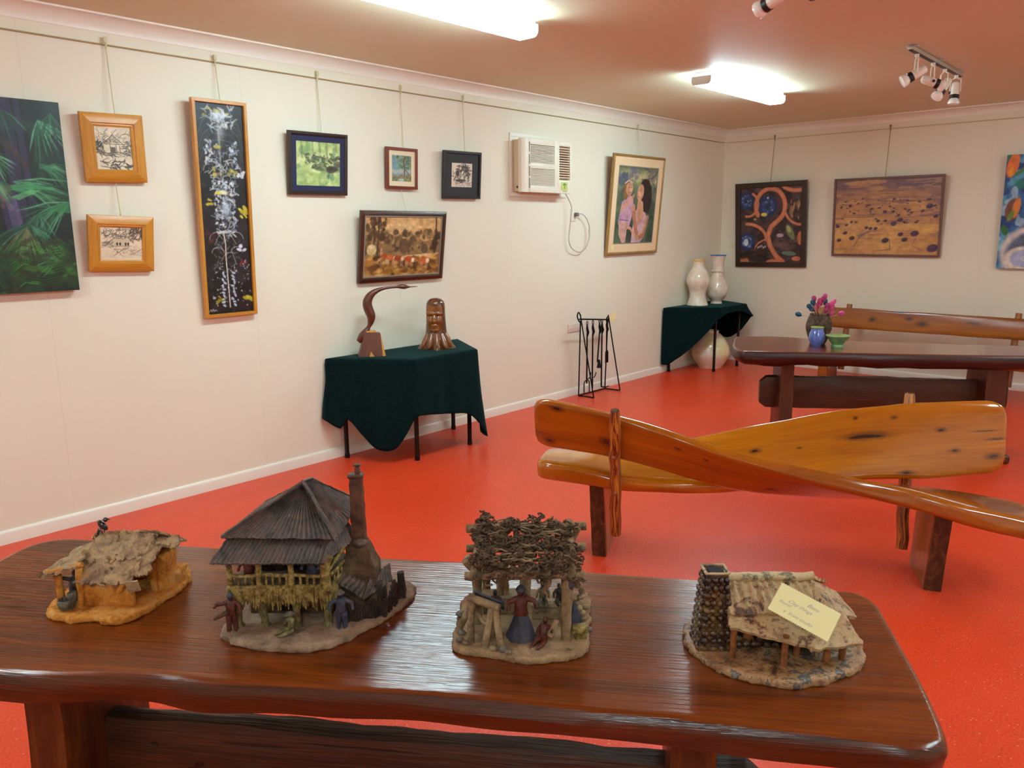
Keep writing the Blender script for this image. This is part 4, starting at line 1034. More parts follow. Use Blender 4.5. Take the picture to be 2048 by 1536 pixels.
# ------------------------------------------------------------ trapezoid side tables with dark green cloths
M_legm = flat('dark_brown_steel', (30, 20, 20), 0.35, 0.5)
M_chip = flat('grey_laminate', (150, 140, 126), 0.5)
def cloth_mat():
    t = NT('dark_green_velvet'); tc = t.n('ShaderNodeTexCoord').outputs['Object']
    f = t.noise(tc, 60, 4)
    t.l(t.ramp(f, [(0.3, (5, 20, 21)), (0.7, (9, 34, 34))]), t.b.inputs['Base Color'])
    t.bump(t.noise(tc, 420, 2), 0.3, 0.001)
    t.b.inputs['Sheen Tint'].default_value = (0.12, 0.5, 0.5, 1); t.b.inputs['Sheen Roughness'].default_value = 0.4
    return t.set(0.95, spec=0.1, sheen=0.16)
M_cloth = cloth_mat()
ZT = 0.73
def side_table(label, pts, legs, zt=ZT):
    """pts: trapezoid corners (wall-left, front-left, front-right, wall-right)"""
    cx = sum(p[0] for p in pts) / 4; cy = sum(p[1] for p in pts) / 4
    t = thing('side_table', label, 'table', (cx, cy, 0))
    m = MB(); m.slab([(p[0], p[1]) for p in pts], [(-0.004, zt - 0.024), (0, zt - 0.02), (0, zt - 0.007), (-0.003, zt - 0.004)]); m.build('tabletop', M_chip, t, world=True, smooth=False)
    for x, y in legs:
        m = MB(); m.tube([(x, y, 0.012), (x, y, zt - 0.022)], 0.016, 4, up=(1, 1, 0)); m.tube([(x, y, 0), (x, y, 0.03)], 0.019, 12)
        m.build('leg', M_legm, t, world=True, ang=30)
    m = MB()
    n = len(legs)
    for i in range(n):
        a = Vector((*legs[i], zt - 0.045)); b = Vector((*legs[(i + 1) % n], zt - 0.045)); m.tube([a, b], 0.015, 4, up=(0, 0.7, 0.7))
    m.build('apron', M_legm, t, world=True)
    return t

def drape(name, label, top, keys, zt=ZT, seed=0, fold=0.012):
    """top: corner points; keys: (perimeter parameter, hem z, flare out, flare along) with parameter = corner index + fraction"""
    N = len(top)
    T = [Vector((p[0], p[1])) for p in top]
    cen = sum(T, Vector((0, 0))) / N
    ring = []
    per = 36
    for i in range(N):
        a, b = T[i], T[(i + 1) % N]
        for k in range(per):
            s = k / per
            ring.append((i + s, a.lerp(b, s)))
    nr = []
    n = len(ring)
    for i in range(n):
        tq = (ring[(i + 2) % n][1] - ring[i - 2][1]).normalized(); q = Vector((tq.y, -tq.x))
        if q.dot(ring[i][1] - cen) < 0: q = -q
        nr.append(q)
    rows = []
    inner = 6
    for k in range(inner):
        f = k / inner
        rows.append([(*(cen.lerp(p, 0.02 + 0.97 * f)), zt) for _, p in ring])
    rows.append([(*(p + nr[i] * 0.002), zt) for i, (_, p) in enumerate(ring)])
    rows.append([(*(p + nr[i] * 0.008), zt - 0.004) for i, (_, p) in enumerate(ring)])
    K = sorted(keys); K = [(K[-1][0] - N, *K[-1][1:])] + K + [(K[0][0] + N, *K[0][1:])]
    D = 22
    for d in range(1, D + 1):
        f = d / D; row = []
        for i, (u, p) in enumerate(ring):
            hz, fo, fa = interp(K, u)
            z = (zt - 0.008) + (hz - zt + 0.008) * f
            drop = (zt - z)
            w = math.sin(u * 11 + seed) * 0.6 + math.sin(u * 23 + seed * 2.1) * 0.4
            q = p + nr[i] * (0.010 + fo * f ** 1.3 + fold * w * min(1, drop * 3.0)); tg = Vector((-nr[i].y, nr[i].x))
            q = q + tg * fa * f
            row.append((max(q.x, 0.022), q.y, max(z, 0.012)))
        rows.append(row)
    m = MB(); c = len(ring)
    vs = [q for r in rows for q in r]; f = []
    for a in range(len(rows) - 1):
        for b in range(c):
            b2 = (b + 1) % c; f.append((a * c + b, a * c + b2, (a + 1) * c + b2, (a + 1) * c + b))
    f.append(tuple(range(c)))
    m.add(vs, f)
    o = m.build(name, M_cloth, None, ang=180)
    md = o.modifiers.new('th', 'SOLIDIFY'); md.thickness = 0.003; md.offset = 1
    return tag(o, label, 'tablecloth')
top1 = [(0.035, 3.135), (0.550, 3.485), (0.545, 4.100), (0.035, 4.40)]
side_table('trapezoid side table under the cloth carrying the carved bird and carved head', top1, [(0.066, 3.246), (0.502, 3.531), (0.494, 4.065), (0.060, 4.31)])
# perimeter: 0 wall-left, 1 front-left, 2 front-right, 3 wall-right ; the wall side is 3..4
drape('tablecloth', 'dark green velvet cloth hanging in points off the left side table with carvings', top1,
      [(0.0, 0.33, 0.05, -0.03), (0.14, 0.24, 0.02, 0), (0.22, 0.31, 0.015, 0), (0.38, 0.20, 0.02, 0), (0.58, 0.10, 0.03, 0), (0.78, 0.11, 0.03, 0), (0.93, 0.24, 0.02, 0.0), (1.0, 0.33, 0.02, 0), (1.1, 0.335, 0.012, 0), (1.5, 0.30, 0.012, 0), (1.80, 0.265, 0.012, 0), (1.90, 0.20, 0.02, 0.02), (2.0, 0.04, 0.05, 0.10), (2.14, 0.16, 0.05, 0.05), (2.5, 0.40, 0.02, 0), (3.0, 0.45, 0.0, 0), (3.5, 0.55, 0.0, 0)], seed=1)
top2 = [(0.035, 7.60), (0.500, 7.985), (0.530, 8.575), (0.035, 8.86)]
side_table('trapezoid side table in the far corner under the cloth with two tall vases', top2, [(0.04, 7.72), (0.438, 8.03), (0.476, 8.525), (0.05, 8.76)])
drape('tablecloth', 'dark green velvet cloth on the corner table beneath the two tall white vases', top2,
      [(0.0, 0.10, 0.02, 0), (0.25, 0.16, 0.01, 0), (0.6, 0.34, 0.01, 0), (0.85, 0.50, 0.015, 0), (1.0, 0.62, 0.02, 0), (1.3, 0.66, 0.015, 0), (1.8, 0.655, 0.015, 0), (1.95, 0.60, 0.05, 0.05), (2.05, 0.57, 0.10, 0.02), (2.2, 0.42, 0.02, 0), (2.6, 0.30, 0.01, 0), (3.0, 0.30, 0.0, 0), (3.5, 0.34, 0.0, 0)], seed=3, fold=0.008)

# ------------------------------------------------------------ pottery
def glaze(name, c, c2=None, rough=0.22, coat=0.5, sc=14):
    c2 = c2 or tuple(int(x * 0.9) for x in c)
    t = NT(name); tc = t.n('ShaderNodeTexCoord').outputs['Object']
    t.l(t.ramp(t.noise(tc, sc, 4), [(0.35, c2), (0.65, c)]), t.b.inputs['Base Color'])
    w = t.n('ShaderNodeTexWave', bands_direction='Z'); t.l(tc, w.inputs['Vector']); w.inputs['Scale'].default_value = 14; w.inputs['Distortion'].default_value = 1.0
    t.bump(w.outputs['Fac'], 0.10, 0.003)
    return t.set(rough, coat=coat)
M_vase = glaze('white_glaze', (240, 228, 208), (226, 208, 184))
M_vaseb = glaze('blue_glaze', (86, 130, 206), (60, 100, 180))
def pot(name, label, cat, loc, prof, mat, n=40, rimmat=None, inner=0.006, depth=None, k=4, band=0.0):
    t = thing(name, label, cat, loc)
    p = smoothpts([(r, z, 0) for r, z in prof], k); pr = [(max(q.x, 0.001), q.y) for q in p]
    m = MB(); m.lathe([(0.0005, pr[0][1] + 0.001)] + pr, n, cap=False); m.build('body', mat, t, ang=50)
    # inside wall and lip
    top = pr[-1][1]; dz = depth or (top * 0.5)
    ins = [q for q in pr if q[1] > top - dz]
    ip = [(max(r - inner, 0.001), z) for r, z in ins][::-1]
    outer = [(r + 0.0012, z) for r, z in pr if z > top - band - 1e-6] if band else [(pr[-1][0], top)]
    m = MB(); m.lathe(outer + [(pr[-1][0] - inner * 0.5, top + inner * 0.4)] + ip + [(0.0005, ip[-1][1])], n, cap=False); m.build('rim', rimmat or mat, t, ang=60)
    return t
pot('tall_vase', 'tall white waisted vase with peach rim, nearer the left wall on the corner table', 'vase', (0.165, 8.10, ZT + 0.004), [(0.120, 0), (0.118, 0.012), (0.098, 0.07), (0.090, 0.115), (0.098, 0.17), (0.126, 0.235), (0.134, 0.28), (0.120, 0.34), (0.090, 0.395), (0.064, 0.435), (0.058, 0.47), (0.066, 0.505), (0.064, 0.515)], M_vase, rimmat=glaze('peach_glaze', (240, 204, 140)), band=0.035)
pot('tall_vase', 'tall white vase with a ringed neck and blue inside, right of the waisted vase', 'vase', (0.235, 8.42, ZT + 0.004), [(0.066, 0), (0.062, 0.02), (0.072, 0.04), (0.112, 0.09), (0.128, 0.15), (0.126, 0.19), (0.104, 0.25), (0.078, 0.305), (0.064, 0.345), (0.064, 0.360), (0.078, 0.368), (0.078, 0.380), (0.068, 0.386), (0.066, 0.42), (0.070, 0.48), (0.080, 0.525), (0.090, 0.550), (0.088, 0.556)], M_vase, rimmat=M_vaseb, depth=0.2, band=0.016)
pot('floor_pot', 'big round white pot on the red floor under the corner table', 'pot', (0.255, 8.29, 0.0), [(0.135, 0), (0.140, 0.01), (0.180, 0.07), (0.214, 0.14), (0.218, 0.19), (0.200, 0.26), (0.160, 0.33), (0.112, 0.385), (0.084, 0.405), (0.088, 0.425), (0.086, 0.43)], glaze('pinkish_white_glaze', (240, 222, 204), (226, 214, 150), sc=6), depth=0.1)

# ------------------------------------------------------------ carved wooden bird and head on the near side table
M_carv = wood('carved_red_brown_wood', [(0.2, (70, 32, 20)), (0.5, (104, 52, 34)), (0.8, (128, 70, 46))], 5, 30, 0.32, 0.3, patch=0.25)
M_carv2 = wood('carved_base_wood', [(0.2, (84, 40, 24)), (0.5, (112, 56, 36)), (0.85, (136, 76, 44))], 5, 30, 0.4, 0.1, patch=0.2, cracks=((0.095, -0.0, 0.001, 0.001),))
M_sap = flat('pale_sapwood', (206, 142, 56), 0.4)
bd = Vector((0.55, 0.835, 0)).normalized()
bt = thing('carved_bird', 'carved brown wooden long necked bird reaching right from a wedge block', 'sculpture', (0.175, 3.42, ZT + 0.004))
def bp(x, z, o=0.0): return bd * x + Vector((bd.y, -bd.x, 0)) * o + Vector((0, 0, z))
S = 1.0 / 1190.0
def bq(X, Y): return bp((X - 415) * S, (678 - Y) * S / 0.985)
m = MB()
hw, hd = 0.093, 0.060
lo = [bp(-hw, 0, -hd), bp(hw, 0, -hd), bp(hw, 0, hd), bp(-hw, 0, hd)]; hi = [bp(-0.045, 0.165, -0.034), bp(0.064, 0.160, -0.034), bp(0.064, 0.160, 0.034), bp(-0.045, 0.168, 0.034)]
m.add(lo + hi, [(0, 3, 2, 1), (4, 5, 6, 7), (0, 1, 5, 4), (1, 2, 6, 5), (2, 3, 7, 6), (3, 0, 4, 7)], [(0, 0), (0, 0.18), (0.02, 0.24), (0.02, 0.1), (0.16, 0.04), (0.16, 0.14), (0.18, 0.2), (0.18, 0.1)])
m.build('block', M_carv2, bt, smooth=False)
m = MB(); m.box(bp(0.0, 0.170, 0.0), (0.07, 0.05, 0.014), 0.004, M=Matrix.Rotation(math.atan2(bd.y, bd.x), 3, 'Z'))
m.add([bp(hw, 0, hd) + bd * 0.001, bp(hw - 0.02, 0, hd) + Vector((bd.y, -bd.x, 0)) * 0.001, bp(0.064, 0.16, 0.034) + bd * 0.001 + Vector((bd.y, -bd.x, 0)) * 0.001], [(0, 1, 2)])
m.add([bp(-0.02, 0, hd) + Vector((bd.y, -bd.x, 0)) * 0.0012, bp(0.015, 0, hd) + Vector((bd.y, -bd.x, 0)) * 0.0012, bp(-0.008, 0.035, hd - 0.006) + Vector((bd.y, -bd.x, 0)) * 0.002], [(0, 1, 2)])
m.build('sapwood_streak', M_sap, bt, smooth=False, label='pale sapwood streak')
m = MB()
path = [(310, 560, 20), (345, 520, 36), (375, 480, 30), (400, 440, 17), (418, 400, 26), (424, 350, 37), (408, 300, 40), (398, 262, 40), (402, 222, 38), (424, 184, 32), (460, 155, 24), (510, 134, 16), (560, 123, 12), (610, 119, 11), (650, 117, 12), (685, 116, 19), (715, 118, 19), (745, 120, 9), (762, 120, 5), (792, 119, 4), (822, 118, 2)]
sp = smoothpts([(a, b, c) for a, b, c in path], 4)
m.tube([bq(q.x, q.y) for q in sp], [max(q.z, 1.6) * S for q in sp], 14, up=(0, 0, 1))
m.build('bird_body', M_carv, bt, ang=60)

M_head = wood('carved_head_wood', [(0.15, (58, 26, 12)), (0.45, (104, 56, 24)), (0.8, (150, 92, 40))], 4, 22, 0.25, 0.6, patch=0.35, knots=((0.2, 0.02, 0.02, 0.01),))
M_face = wood('carved_face_wood', [(0.15, (96, 48, 16)), (0.5, (146, 82, 30)), (0.85, (182, 116, 46))], 8, 30, 0.22, 0.7, patch=0.2)
ht = thing('carved_bust', 'carved brown wooden hooded face rising from a flared root base', 'sculpture', (0.262, 3.965, ZT + 0.004), rz=math.atan2(-0.95, 0.75))
m = MB()      # local +X faces the viewer
prof = [(0.125, 0.0), (0.118, 0.02), (0.098, 0.06), (0.086, 0.10), (0.080, 0.15), (0.076, 0.20), (0.073, 0.26), (0.073, 0.31), (0.068, 0.340), (0.050, 0.362), (0.026, 0.371), (0.002, 0.373)]
pr = smoothpts([(r, z, 0) for r, z in prof], 4)
n = 64; vs = []; uv = []
for q in pr:
    r, z = q.x, q.y
    for j in range(n):
        a = 2 * PI * j / n; x, y = math.cos(a), math.sin(a)
        flare = max(0, 1 - z / 0.10)
        rr = r * (1 + flare * 0.16 * math.sin(a * 5 + 0.6) + flare * 0.08 * math.sin(a * 9))
        X, Y = rr * x, rr * y * 0.96
        if x > 0.2 and 0.125 < z < 0.325:     # face recess
            wy = Y / 0.052; wz = (z - 0.225) / 0.100
            d = wy * wy + wz * wz
            if d < 1.0: X -= 0.012 * (1 - d) ** 0.3
        vs.append((X, Y, z)); uv.append((z, a * 0.07))
f = [(i * n + j, i * n + (j + 1) % n, (i + 1) * n + (j + 1) % n, (i + 1) * n + j) for i in range(len(pr) - 1) for j in range(n)]
f.append(tuple(range(n - 1, -1, -1)))
m.add(vs, f, uv); m.build('hooded_head', M_head, ht, ang=60)
# face: height field over an oval
m = MB(); nu, nv = 36, 56; rows = []; uv = []
def g(x, s): return math.exp(-(x / s) ** 2)
for i in range(nv):
    v = i / (nv - 1); z = 0.130 + 0.192 * v; row = []
    wmax = 0.049 * (1 - max(0, (0.40 - v)) ** 1.6 * 1.9) * (1 - max(0, v - 0.86) * 1.4)
    for k in range(nu):
        u = (k / (nu - 1)) * 2 - 1; y = u * wmax
        h = 0.060 + 0.012 * (1 - u * u) ** 0.5 if abs(u) < 1 else 0.060
        h += 0.012 * g(v - 0.70, 0.045) * (0.6 + 0.4 * g(abs(u) - 0.45, 0.4))          # brow
        h += 0.024 * g(y, 0.008) * max(0, 1 - abs(v - 0.50) / 0.16) ** 0.7 * (1.3 - v)  # nose ridge
        h += 0.012 * g(v - 0.405, 0.03) * g(y, 0.014)                                      # nose tip
        h -= 0.016 * g(v - 0.615, 0.038) * g(abs(y) - 0.021, 0.012)                      # eye sockets
        h += 0.009 * g(v - 0.605, 0.020) * g(abs(y) - 0.021, 0.009)                      # eyeballs
        h += 0.010 * g(v - 0.42, 0.10) * g(abs(y) - 0.030, 0.012)                        # cheeks
        h += 0.012 * g(v - 0.225, 0.026) * g(y, 0.017) + 0.011 * g(v - 0.155, 0.026) * g(y, 0.015)   # lips
        h -= 0.010 * g(v - 0.19, 0.012) * g(y, 0.020)
        h += 0.010 * g(v - 0.05, 0.05) * g(y, 0.018)                                       # chin
        row.append((h - 0.004, y, z)); uv.append((z, y))
    rows.append(row)
m.plate(rows, 0.014, uv); m.build('face', M_face, ht, ang=70)
m = MB()
for a, r in ((-0.9, 0.13), (-0.35, 0.128), (0.2, 0.128), (0.75, 0.135), (1.3, 0.125), (2.2, 0.12), (3.2, 0.12), (4.2, 0.12)):
    c, s_ = math.cos(a), math.sin(a)
    m.tube(smoothpts([(c * 0.070, s_ * 0.070, 0.11), (c * 0.092, s_ * 0.092, 0.06), (c * r * 0.9, s_ * r * 0.9, 0.018), (c * r, s_ * r, 0.008)], 4), [0.016, 0.018, 0.02, 0.022, 0.024, 0.024, 0.022, 0.02, 0.018, 0.015, 0.012, 0.010, 0.007][:13], 10)
for v in m.v: v.z = max(v.z, 0.001)
m.build('root_flare', M_face, ht, ang=70)

# ------------------------------------------------------------ slab tables
DK = [(0.18, (66, 26, 6)), (0.42, (106, 46, 9)), (0.62, (132, 62, 13)), (0.85, (152, 80, 22))]
M_top = wood('dark_polished_slab', DK, 0.9, 11, 0.22, 0.4, bump=0.32, dark=0.35, crough=0.16, patch=0.35,
             cracks=((3.15, -1.145, 0.20, 0.0035), (2.74, -0.62, 0.20, 0.0032), (2.83, -0.655, 0.10, 0.0025), (3.45, -0.79, 0.012, 0.004), (3.40, -0.735, 0.010, 0.003), (4.05, -0.79, 0.05, 0.004), (2.42, -0.93, 0.016, 0.006), (3.02, -1.185, 0.006, 0.003), (3.66, -1.185, 0.05, 0.0025), (3.96, -1.175, 0.006, 0.004)), knots=((2.62, -1.07, 0.10, 0.02), (3.25, -1.20, 0.03, 0.03)))
M_leg = wood('dark_table_leg', [(0.25, (44, 20, 7)), (0.48, (92, 48, 14)), (0.7, (146, 88, 28))], 2.2, 16, 0.42, 0.15, patch=0.5, bump=0.3, cracks=((0.62, 0.03, 0.02, 0.006), (0.5, 0.06, 0.015, 0.005)))
M_str = wood('dark_stretcher', [(0.2, (34, 18, 6)), (0.5, (68, 36, 10)), (0.85, (104, 62, 22))], 1.4, 10, 0.5, 0.1, patch=0.6, bump=0.8, dark=0.6, dist=3.0, cracks=((3.25, -0.565, 0.16, 0.004), (2.75, -0.60, 0.012, 0.008), (2.86, -0.645, 0.012, 0.008), (3.1, -0.66, 0.012, 0.006), (3.55, -0.60, 0.12, 0.006), (3.0, -0.58, 0.10, 0.005), (2.85, -0.66, 0.02, 0.01)))
M_top2 = wood('red_brown_polished_slab', [(0.18, (84, 36, 20)), (0.42, (116, 54, 32)), (0.62, (138, 68, 40)), (0.85, (160, 84, 50))], 0.9, 9, 0.20, 0.5, bump=0.16, dark=0.3, patch=0.3)
M_edge = wood('shade_darkened_waney_edge', [(0.18, (44, 18, 6)), (0.42, (78, 34, 9)), (0.62, (100, 46, 12)), (0.85, (124, 64, 20))], 1.6, 9, 0.3, 0.3, bump=0.5, dark=0.5, patch=0.6, cracks=((2.72, -1.26, 0.10, 0.004), (2.95, -1.22, 0.06, 0.003), (3.3, -1.24, 0.012, 0.004), (3.62, -1.23, 0.02, 0.004)))  # bark edge; slab colours darkened here to paint in shade below the rim
M_edge2 = wood('shade_darkened_maroon_edge', [(0.18, (34, 8, 4)), (0.5, (58, 16, 8)), (0.85, (80, 26, 14))], 1.6, 9, 0.4, 0.2, bump=0.4, patch=0.4)  # waney edge with the shade of the undercut painted into its colour
AX = Vector((0.833, 0.553)); AN = Vector((-0.553, 0.833))
def an(a, n, z=None):
    q = AX * a + AN * n
    return (q.x, q.y) if z is None else (q.x, q.y, z)
def slab_table(label, outline, zt, th, legs, foot, st, mats, seed, under=None):
    """outline in world xy ccw; legs: list of (a0, a1, n0, n1); st: (a0, a1, n, thick, z0, z1)"""
    cx = sum(p[0] for p in outline) / len(outline); cy = sum(p[1] for p in outline) / len(outline)
    t = thing('slab_table', label, 'table', (cx, cy, 0), rz=math.atan2(AX.y, AX.x))
    m = MB()
    P = smoothpts([(x, y, 0) for x, y in outline], 4, closed=True); P = [(q.x, q.y) for q in P]
    rg = [(-0.10 if under else -0.035, zt - th), (-0.05 if under else -0.012, zt - th * 0.97), (-0.008 if under else 0.010, zt - th * 0.80), (0.012, zt - th * 0.55), (0.014, zt - th * 0.36), (0.010, zt - th * 0.18), (0.004, zt - th * 0.05), (-0.004, zt), (-0.012, zt)]
    m.slab(P, rg, udir=AX)
    n = len(P)
    for k in range(len(rg) - 4):          # natural wavy underside
        for i in range(n):
            v = m.v[k * n + i]; w = noise.noise(Vector((v.x * 5, v.y * 5, seed + k * 0.3)))
            v.z += w * th * 0.16 * (1 - k / 5); v.x += AN.x * w * 0.006; v.y += AN.y * w * 0.006
    m.mi = [1 if i < 6 * n else 0 for i in range(len(m.f))]; m.mi[-2] = 1
    m.build('tabletop', [mats[0], mats[3]], t, world=True, ang=35)
    for a0, a1, n0, n1 in legs:
        m = MB(); h = zt - th * 0.93
        K = 10; rows = []
        pr = [(0, 0), (0.5, 0), (1, 0), (1, 0.25), (1, 0.5), (1, 0.75), (1, 1), (0.5, 1), (0, 1), (0, 0.75), (0, 0.5), (0, 0.25)]
        vs = []; uv = []
        for k in range(K + 1):
            z = 0.055 + (h - 0.055) * k / K; fl = 1 + 0.10 * (1 - k / K)
            for j, (x, y) in enumerate(pr):
                c, d = (a0 + a1) / 2, (n0 + n1) / 2
                x2 = c + (x - 0.5) * (a1 - a0) * fl * (0.93 if y in (0, 1) and x in (0, 1) else 1); y2 = d + (y - 0.5) * (n1 - n0) * fl
                w = noise.noise(Vector((x2 * 9, y2 * 9, z * 6 + seed))) * 0.006
                vs.append(an(x2 + w, y2 + w, z)); uv.append((z, j * 0.035 + seed))
        c = len(pr)
        f = [(k * c + j, k * c + (j + 1) % c, (k + 1) * c + (j + 1) % c, (k + 1) * c + j) for k in range(K) for j in range(c)] + [tuple(range(c - 1, -1, -1)), tuple(K * c + j for j in range(c))]
        m.add(vs, f, uv); m.build('leg', mats[1], t, world=True, ang=35)
        m = MB(); c = ((a0 + a1) / 2, (n0 + n1) / 2)
        f0, f1 = foot
        R = Matrix.Rotation(math.atan2(AX.y, AX.x), 3, 'Z')
        r = m.box((*an(c[0], (f0 + f1) / 2), 0.031), (0.125, f1 - f0, 0.060), 0.018, 3, M=R, ax=1); m.build('foot', mats[1], t, world=True)
    a0, a1, nn, tk, z0, z1 = st
    m = MB(); K = 40; rows = []; uv = []
    pr = [(-1, 0.12), (-0.8, 0.0), (0, -0.01), (0.8, 0.0), (1, 0.12), (1.05, 0.5), (1, 0.88), (0.8, 0.98), (0, 1.0), (-0.8, 0.98), (-1, 0.88), (-1.05, 0.5)]
    vs = []
    for k in range(K + 1):
        a = a0 + (a1 - a0) * k / K
        e = min((a - a0), (a1 - a)) / 0.06; s_ = 1.0 if e >= 1 else max(0.05, math.sqrt(max(0, 1 - (1 - e) ** 2))) * 0.35 + 0.65
        for j, (x, y) in enumerate(pr):
            w = noise.noise(Vector((a * 3.5, j * 0.8, seed))) ; w2 = noise.noise(Vector((a * 14, j * 0.9, seed)))
            zz = (z0 + z1) / 2 + (y - 0.5) * (z1 - z0) * s_ + w * 0.010 + w2 * 0.003
            vs.append(an(a, nn + x * tk / 2 * (0.5 + 0.5 * s_) + w * 0.008 + w2 * 0.003, zz)); uv.append((a, zz - 1.0 + x * tk * 0.4 if True else 0))
    c = len(pr)
    f = [(k * c + j, k * c + (j + 1) % c, (k + 1) * c + (j + 1) % c, (k + 1) * c + j) for k in range(K) for j in range(c)] + [tuple(range(c - 1, -1, -1)), tuple(K * c + j for j in range(c))]
    m.add(vs, f, uv); m.build('stretcher', mats[2], t, world=True, ang=40)
    return t
near = [(2.881, 0.371), (2.969, 0.435), (3.108, 0.559), (3.226, 0.622), (3.362, 0.725), (3.498, 0.822), (3.643, 0.922), (3.770, 0.997), (3.853, 1.045), (3.962, 1.117), (4.005, 1.141), (4.230, 1.272), (4.308, 1.308), (4.332, 1.341), (4.333, 1.372), (4.296, 1.450), (4.248, 1.537), (4.195, 1.626), (4.128, 1.735), (4.088, 1.795), (4.040, 1.820), (3.991, 1.795), (3.811, 1.693), (3.521, 1.515), (3.293, 1.390), (3.072, 1.241), (2.677, 0.989), (2.300, 0.754), (2.221, 0.676), (2.226, 0.606), (2.267, 0.540), (2.330, 0.430), (2.44, 0.27), (2.53, 0.16), (2.585, 0.145), (2.68, 0.21), (2.80, 0.30)]
ZN = 0.75
slab_table('dark polished slab table in the foreground carrying the four clay models', near, ZN, 0.072,
           [(2.535, 2.625, -1.165, -0.88), (3.925, 4.015, -1.165, -0.88)], (-1.30, -0.72), (2.44, 4.135, -1.01, 0.065, 0.27, 0.487), (M_top, M_leg, M_str, M_edge), 3.0)
far = [an(a, n) for a, n in ((4.60, 3.30), (4.62, 3.10), (4.72, 3.075), (5.08, 3.063), (5.45, 3.04), (5.81, 3.02), (6.42, 3.008), (6.75, 3.03), (6.86, 3.10), (6.88, 3.25), (6.84, 3.42), (6.72, 3.48), (6.50, 3.50), (6.164, 3.54), (5.75, 3.60), (5.50, 3.645), (5.20, 3.78), (5.02, 3.86), (4.80, 3.86), (4.70, 3.84), (4.655, 3.69))]
slab_table('red brown polished slab table by the back wall holding flowers, blue pot and bowl', far, 0.75, 0.108,
           [(4.925, 5.020, 3.22, 3.52), (6.29, 6.43, 3.20, 3.52)], (3.02, 3.74), (4.805, 6.50, 3.36, 0.06, 0.295, 0.527), (M_top2, wood('red_brown_leg', [(0.2, (50, 22, 12)), (0.5, (88, 44, 22)), (0.8, (118, 64, 32))], 2.2, 16, 0.4, 0.15, patch=0.3, bump=0.2), wood('brown_stretcher', [(0.2, (44, 22, 10)), (0.5, (76, 40, 20)), (0.85, (100, 56, 28))], 1.6, 10, 0.4, 0.1, patch=0.3, bump=0.3), M_edge2), 8.0, under=True)

# ------------------------------------------------------------ twisted bench
HON = [(0.15, (136, 70, 1)), (0.40, (178, 98, 2)), (0.62, (200, 120, 5)), (0.88, (220, 146, 18))]
M_honA = wood('honey_varnished_slab', [(0.15, (118, 56, 1)), (0.40, (156, 80, 2)), (0.62, (186, 104, 5)), (0.88, (212, 134, 16))], 1.0, 9, 0.16, 0.9, bump=0.06, dark=0.22, patch=0.25, crough=0.06,
              knots=((-0.96, 0.095, 0.040, 0.018), (-1.0, -0.085, 0.030, 0.016), (-0.72, -0.025, 0.036, 0.022), (-0.38, 0.06, 0.02, 0.008), (0.05, -0.05, 0.03, 0.014), (-0.25, 0.05, 0.014, 0.006)), cracks=((0.92, -0.04, 0.22, 0.0035), (-0.96, 0.095, 0.018, 0.006)))
M_honB = wood('honey_varnished_slab_pale', HON, 1.0, 9, 0.14, 1.0, bump=0.05, dark=0.18, patch=0.2, crough=0.06,
              knots=((0.47, 0.035, 0.110, 0.020), (-0.03, 0.02, 0.032, 0.014), (0.18, 0.01, 0.014, 0.006), (0.60, 0.115, 0.02, 0.010), (0.86, -0.055, 0.028, 0.012), (0.80, 0.045, 0.026, 0.012), (0.43, 0.125, 0.012, 0.010), (1.02, -0.09, 0.04, 0.016), (1.03, -0.01, 0.05, 0.006), (0.66, -0.15, 0.04, 0.012), (0.98, 0.03, 0.06, 0.004)),
              cracks=((0.47, 0.03, 0.085, 0.008), (-0.03, 0.02, 0.014, 0.006), (0.86, -0.055, 0.012, 0.005), (0.80, 0.045, 0.012, 0.005), (-0.93, 0.24, 0.12, 0.004)))
M_hleg = wood('honey_leg_slab', [(0.15, (116, 60, 8)), (0.45, (160, 90, 14)), (0.8, (190, 118, 30))], 2.0, 14, 0.3, 0.5, patch=0.5, bump=0.15)
M_endg = wood('dark_end_grain', [(0.2, (36, 18, 10)), (0.5, (74, 40, 18)), (0.85, (140, 92, 40))], 6, 9, 0.35, 0.4, patch=0.6, bump=0.3, dist=4)
M_post = wood('bark_stripped_post', [(0.30, (66, 22, 8)), (0.46, (120, 48, 12)), (0.54, (206, 130, 40)), (0.75, (226, 160, 70))], 2.4, 26, 0.2, 0.8, patch=0.3, bump=0.3, dist=2.5, knots=((0.33, 0.05, 0.012, 0.012),))
BC = Vector((3.056, 3.490)); BA = Vector((0.899, 0.438)); BN = Vector((-0.438, 0.899))
def bw(s, n, z):
    q = BC + BA * s + BN * n
    return Vector((q.x, q.y, z))
bt = thing('twisted_bench', 'honey varnished double bench whose two slabs twist from backrest into seat', 'bench', (*BC, 0), rz=math.atan2(BA.y, BA.x))
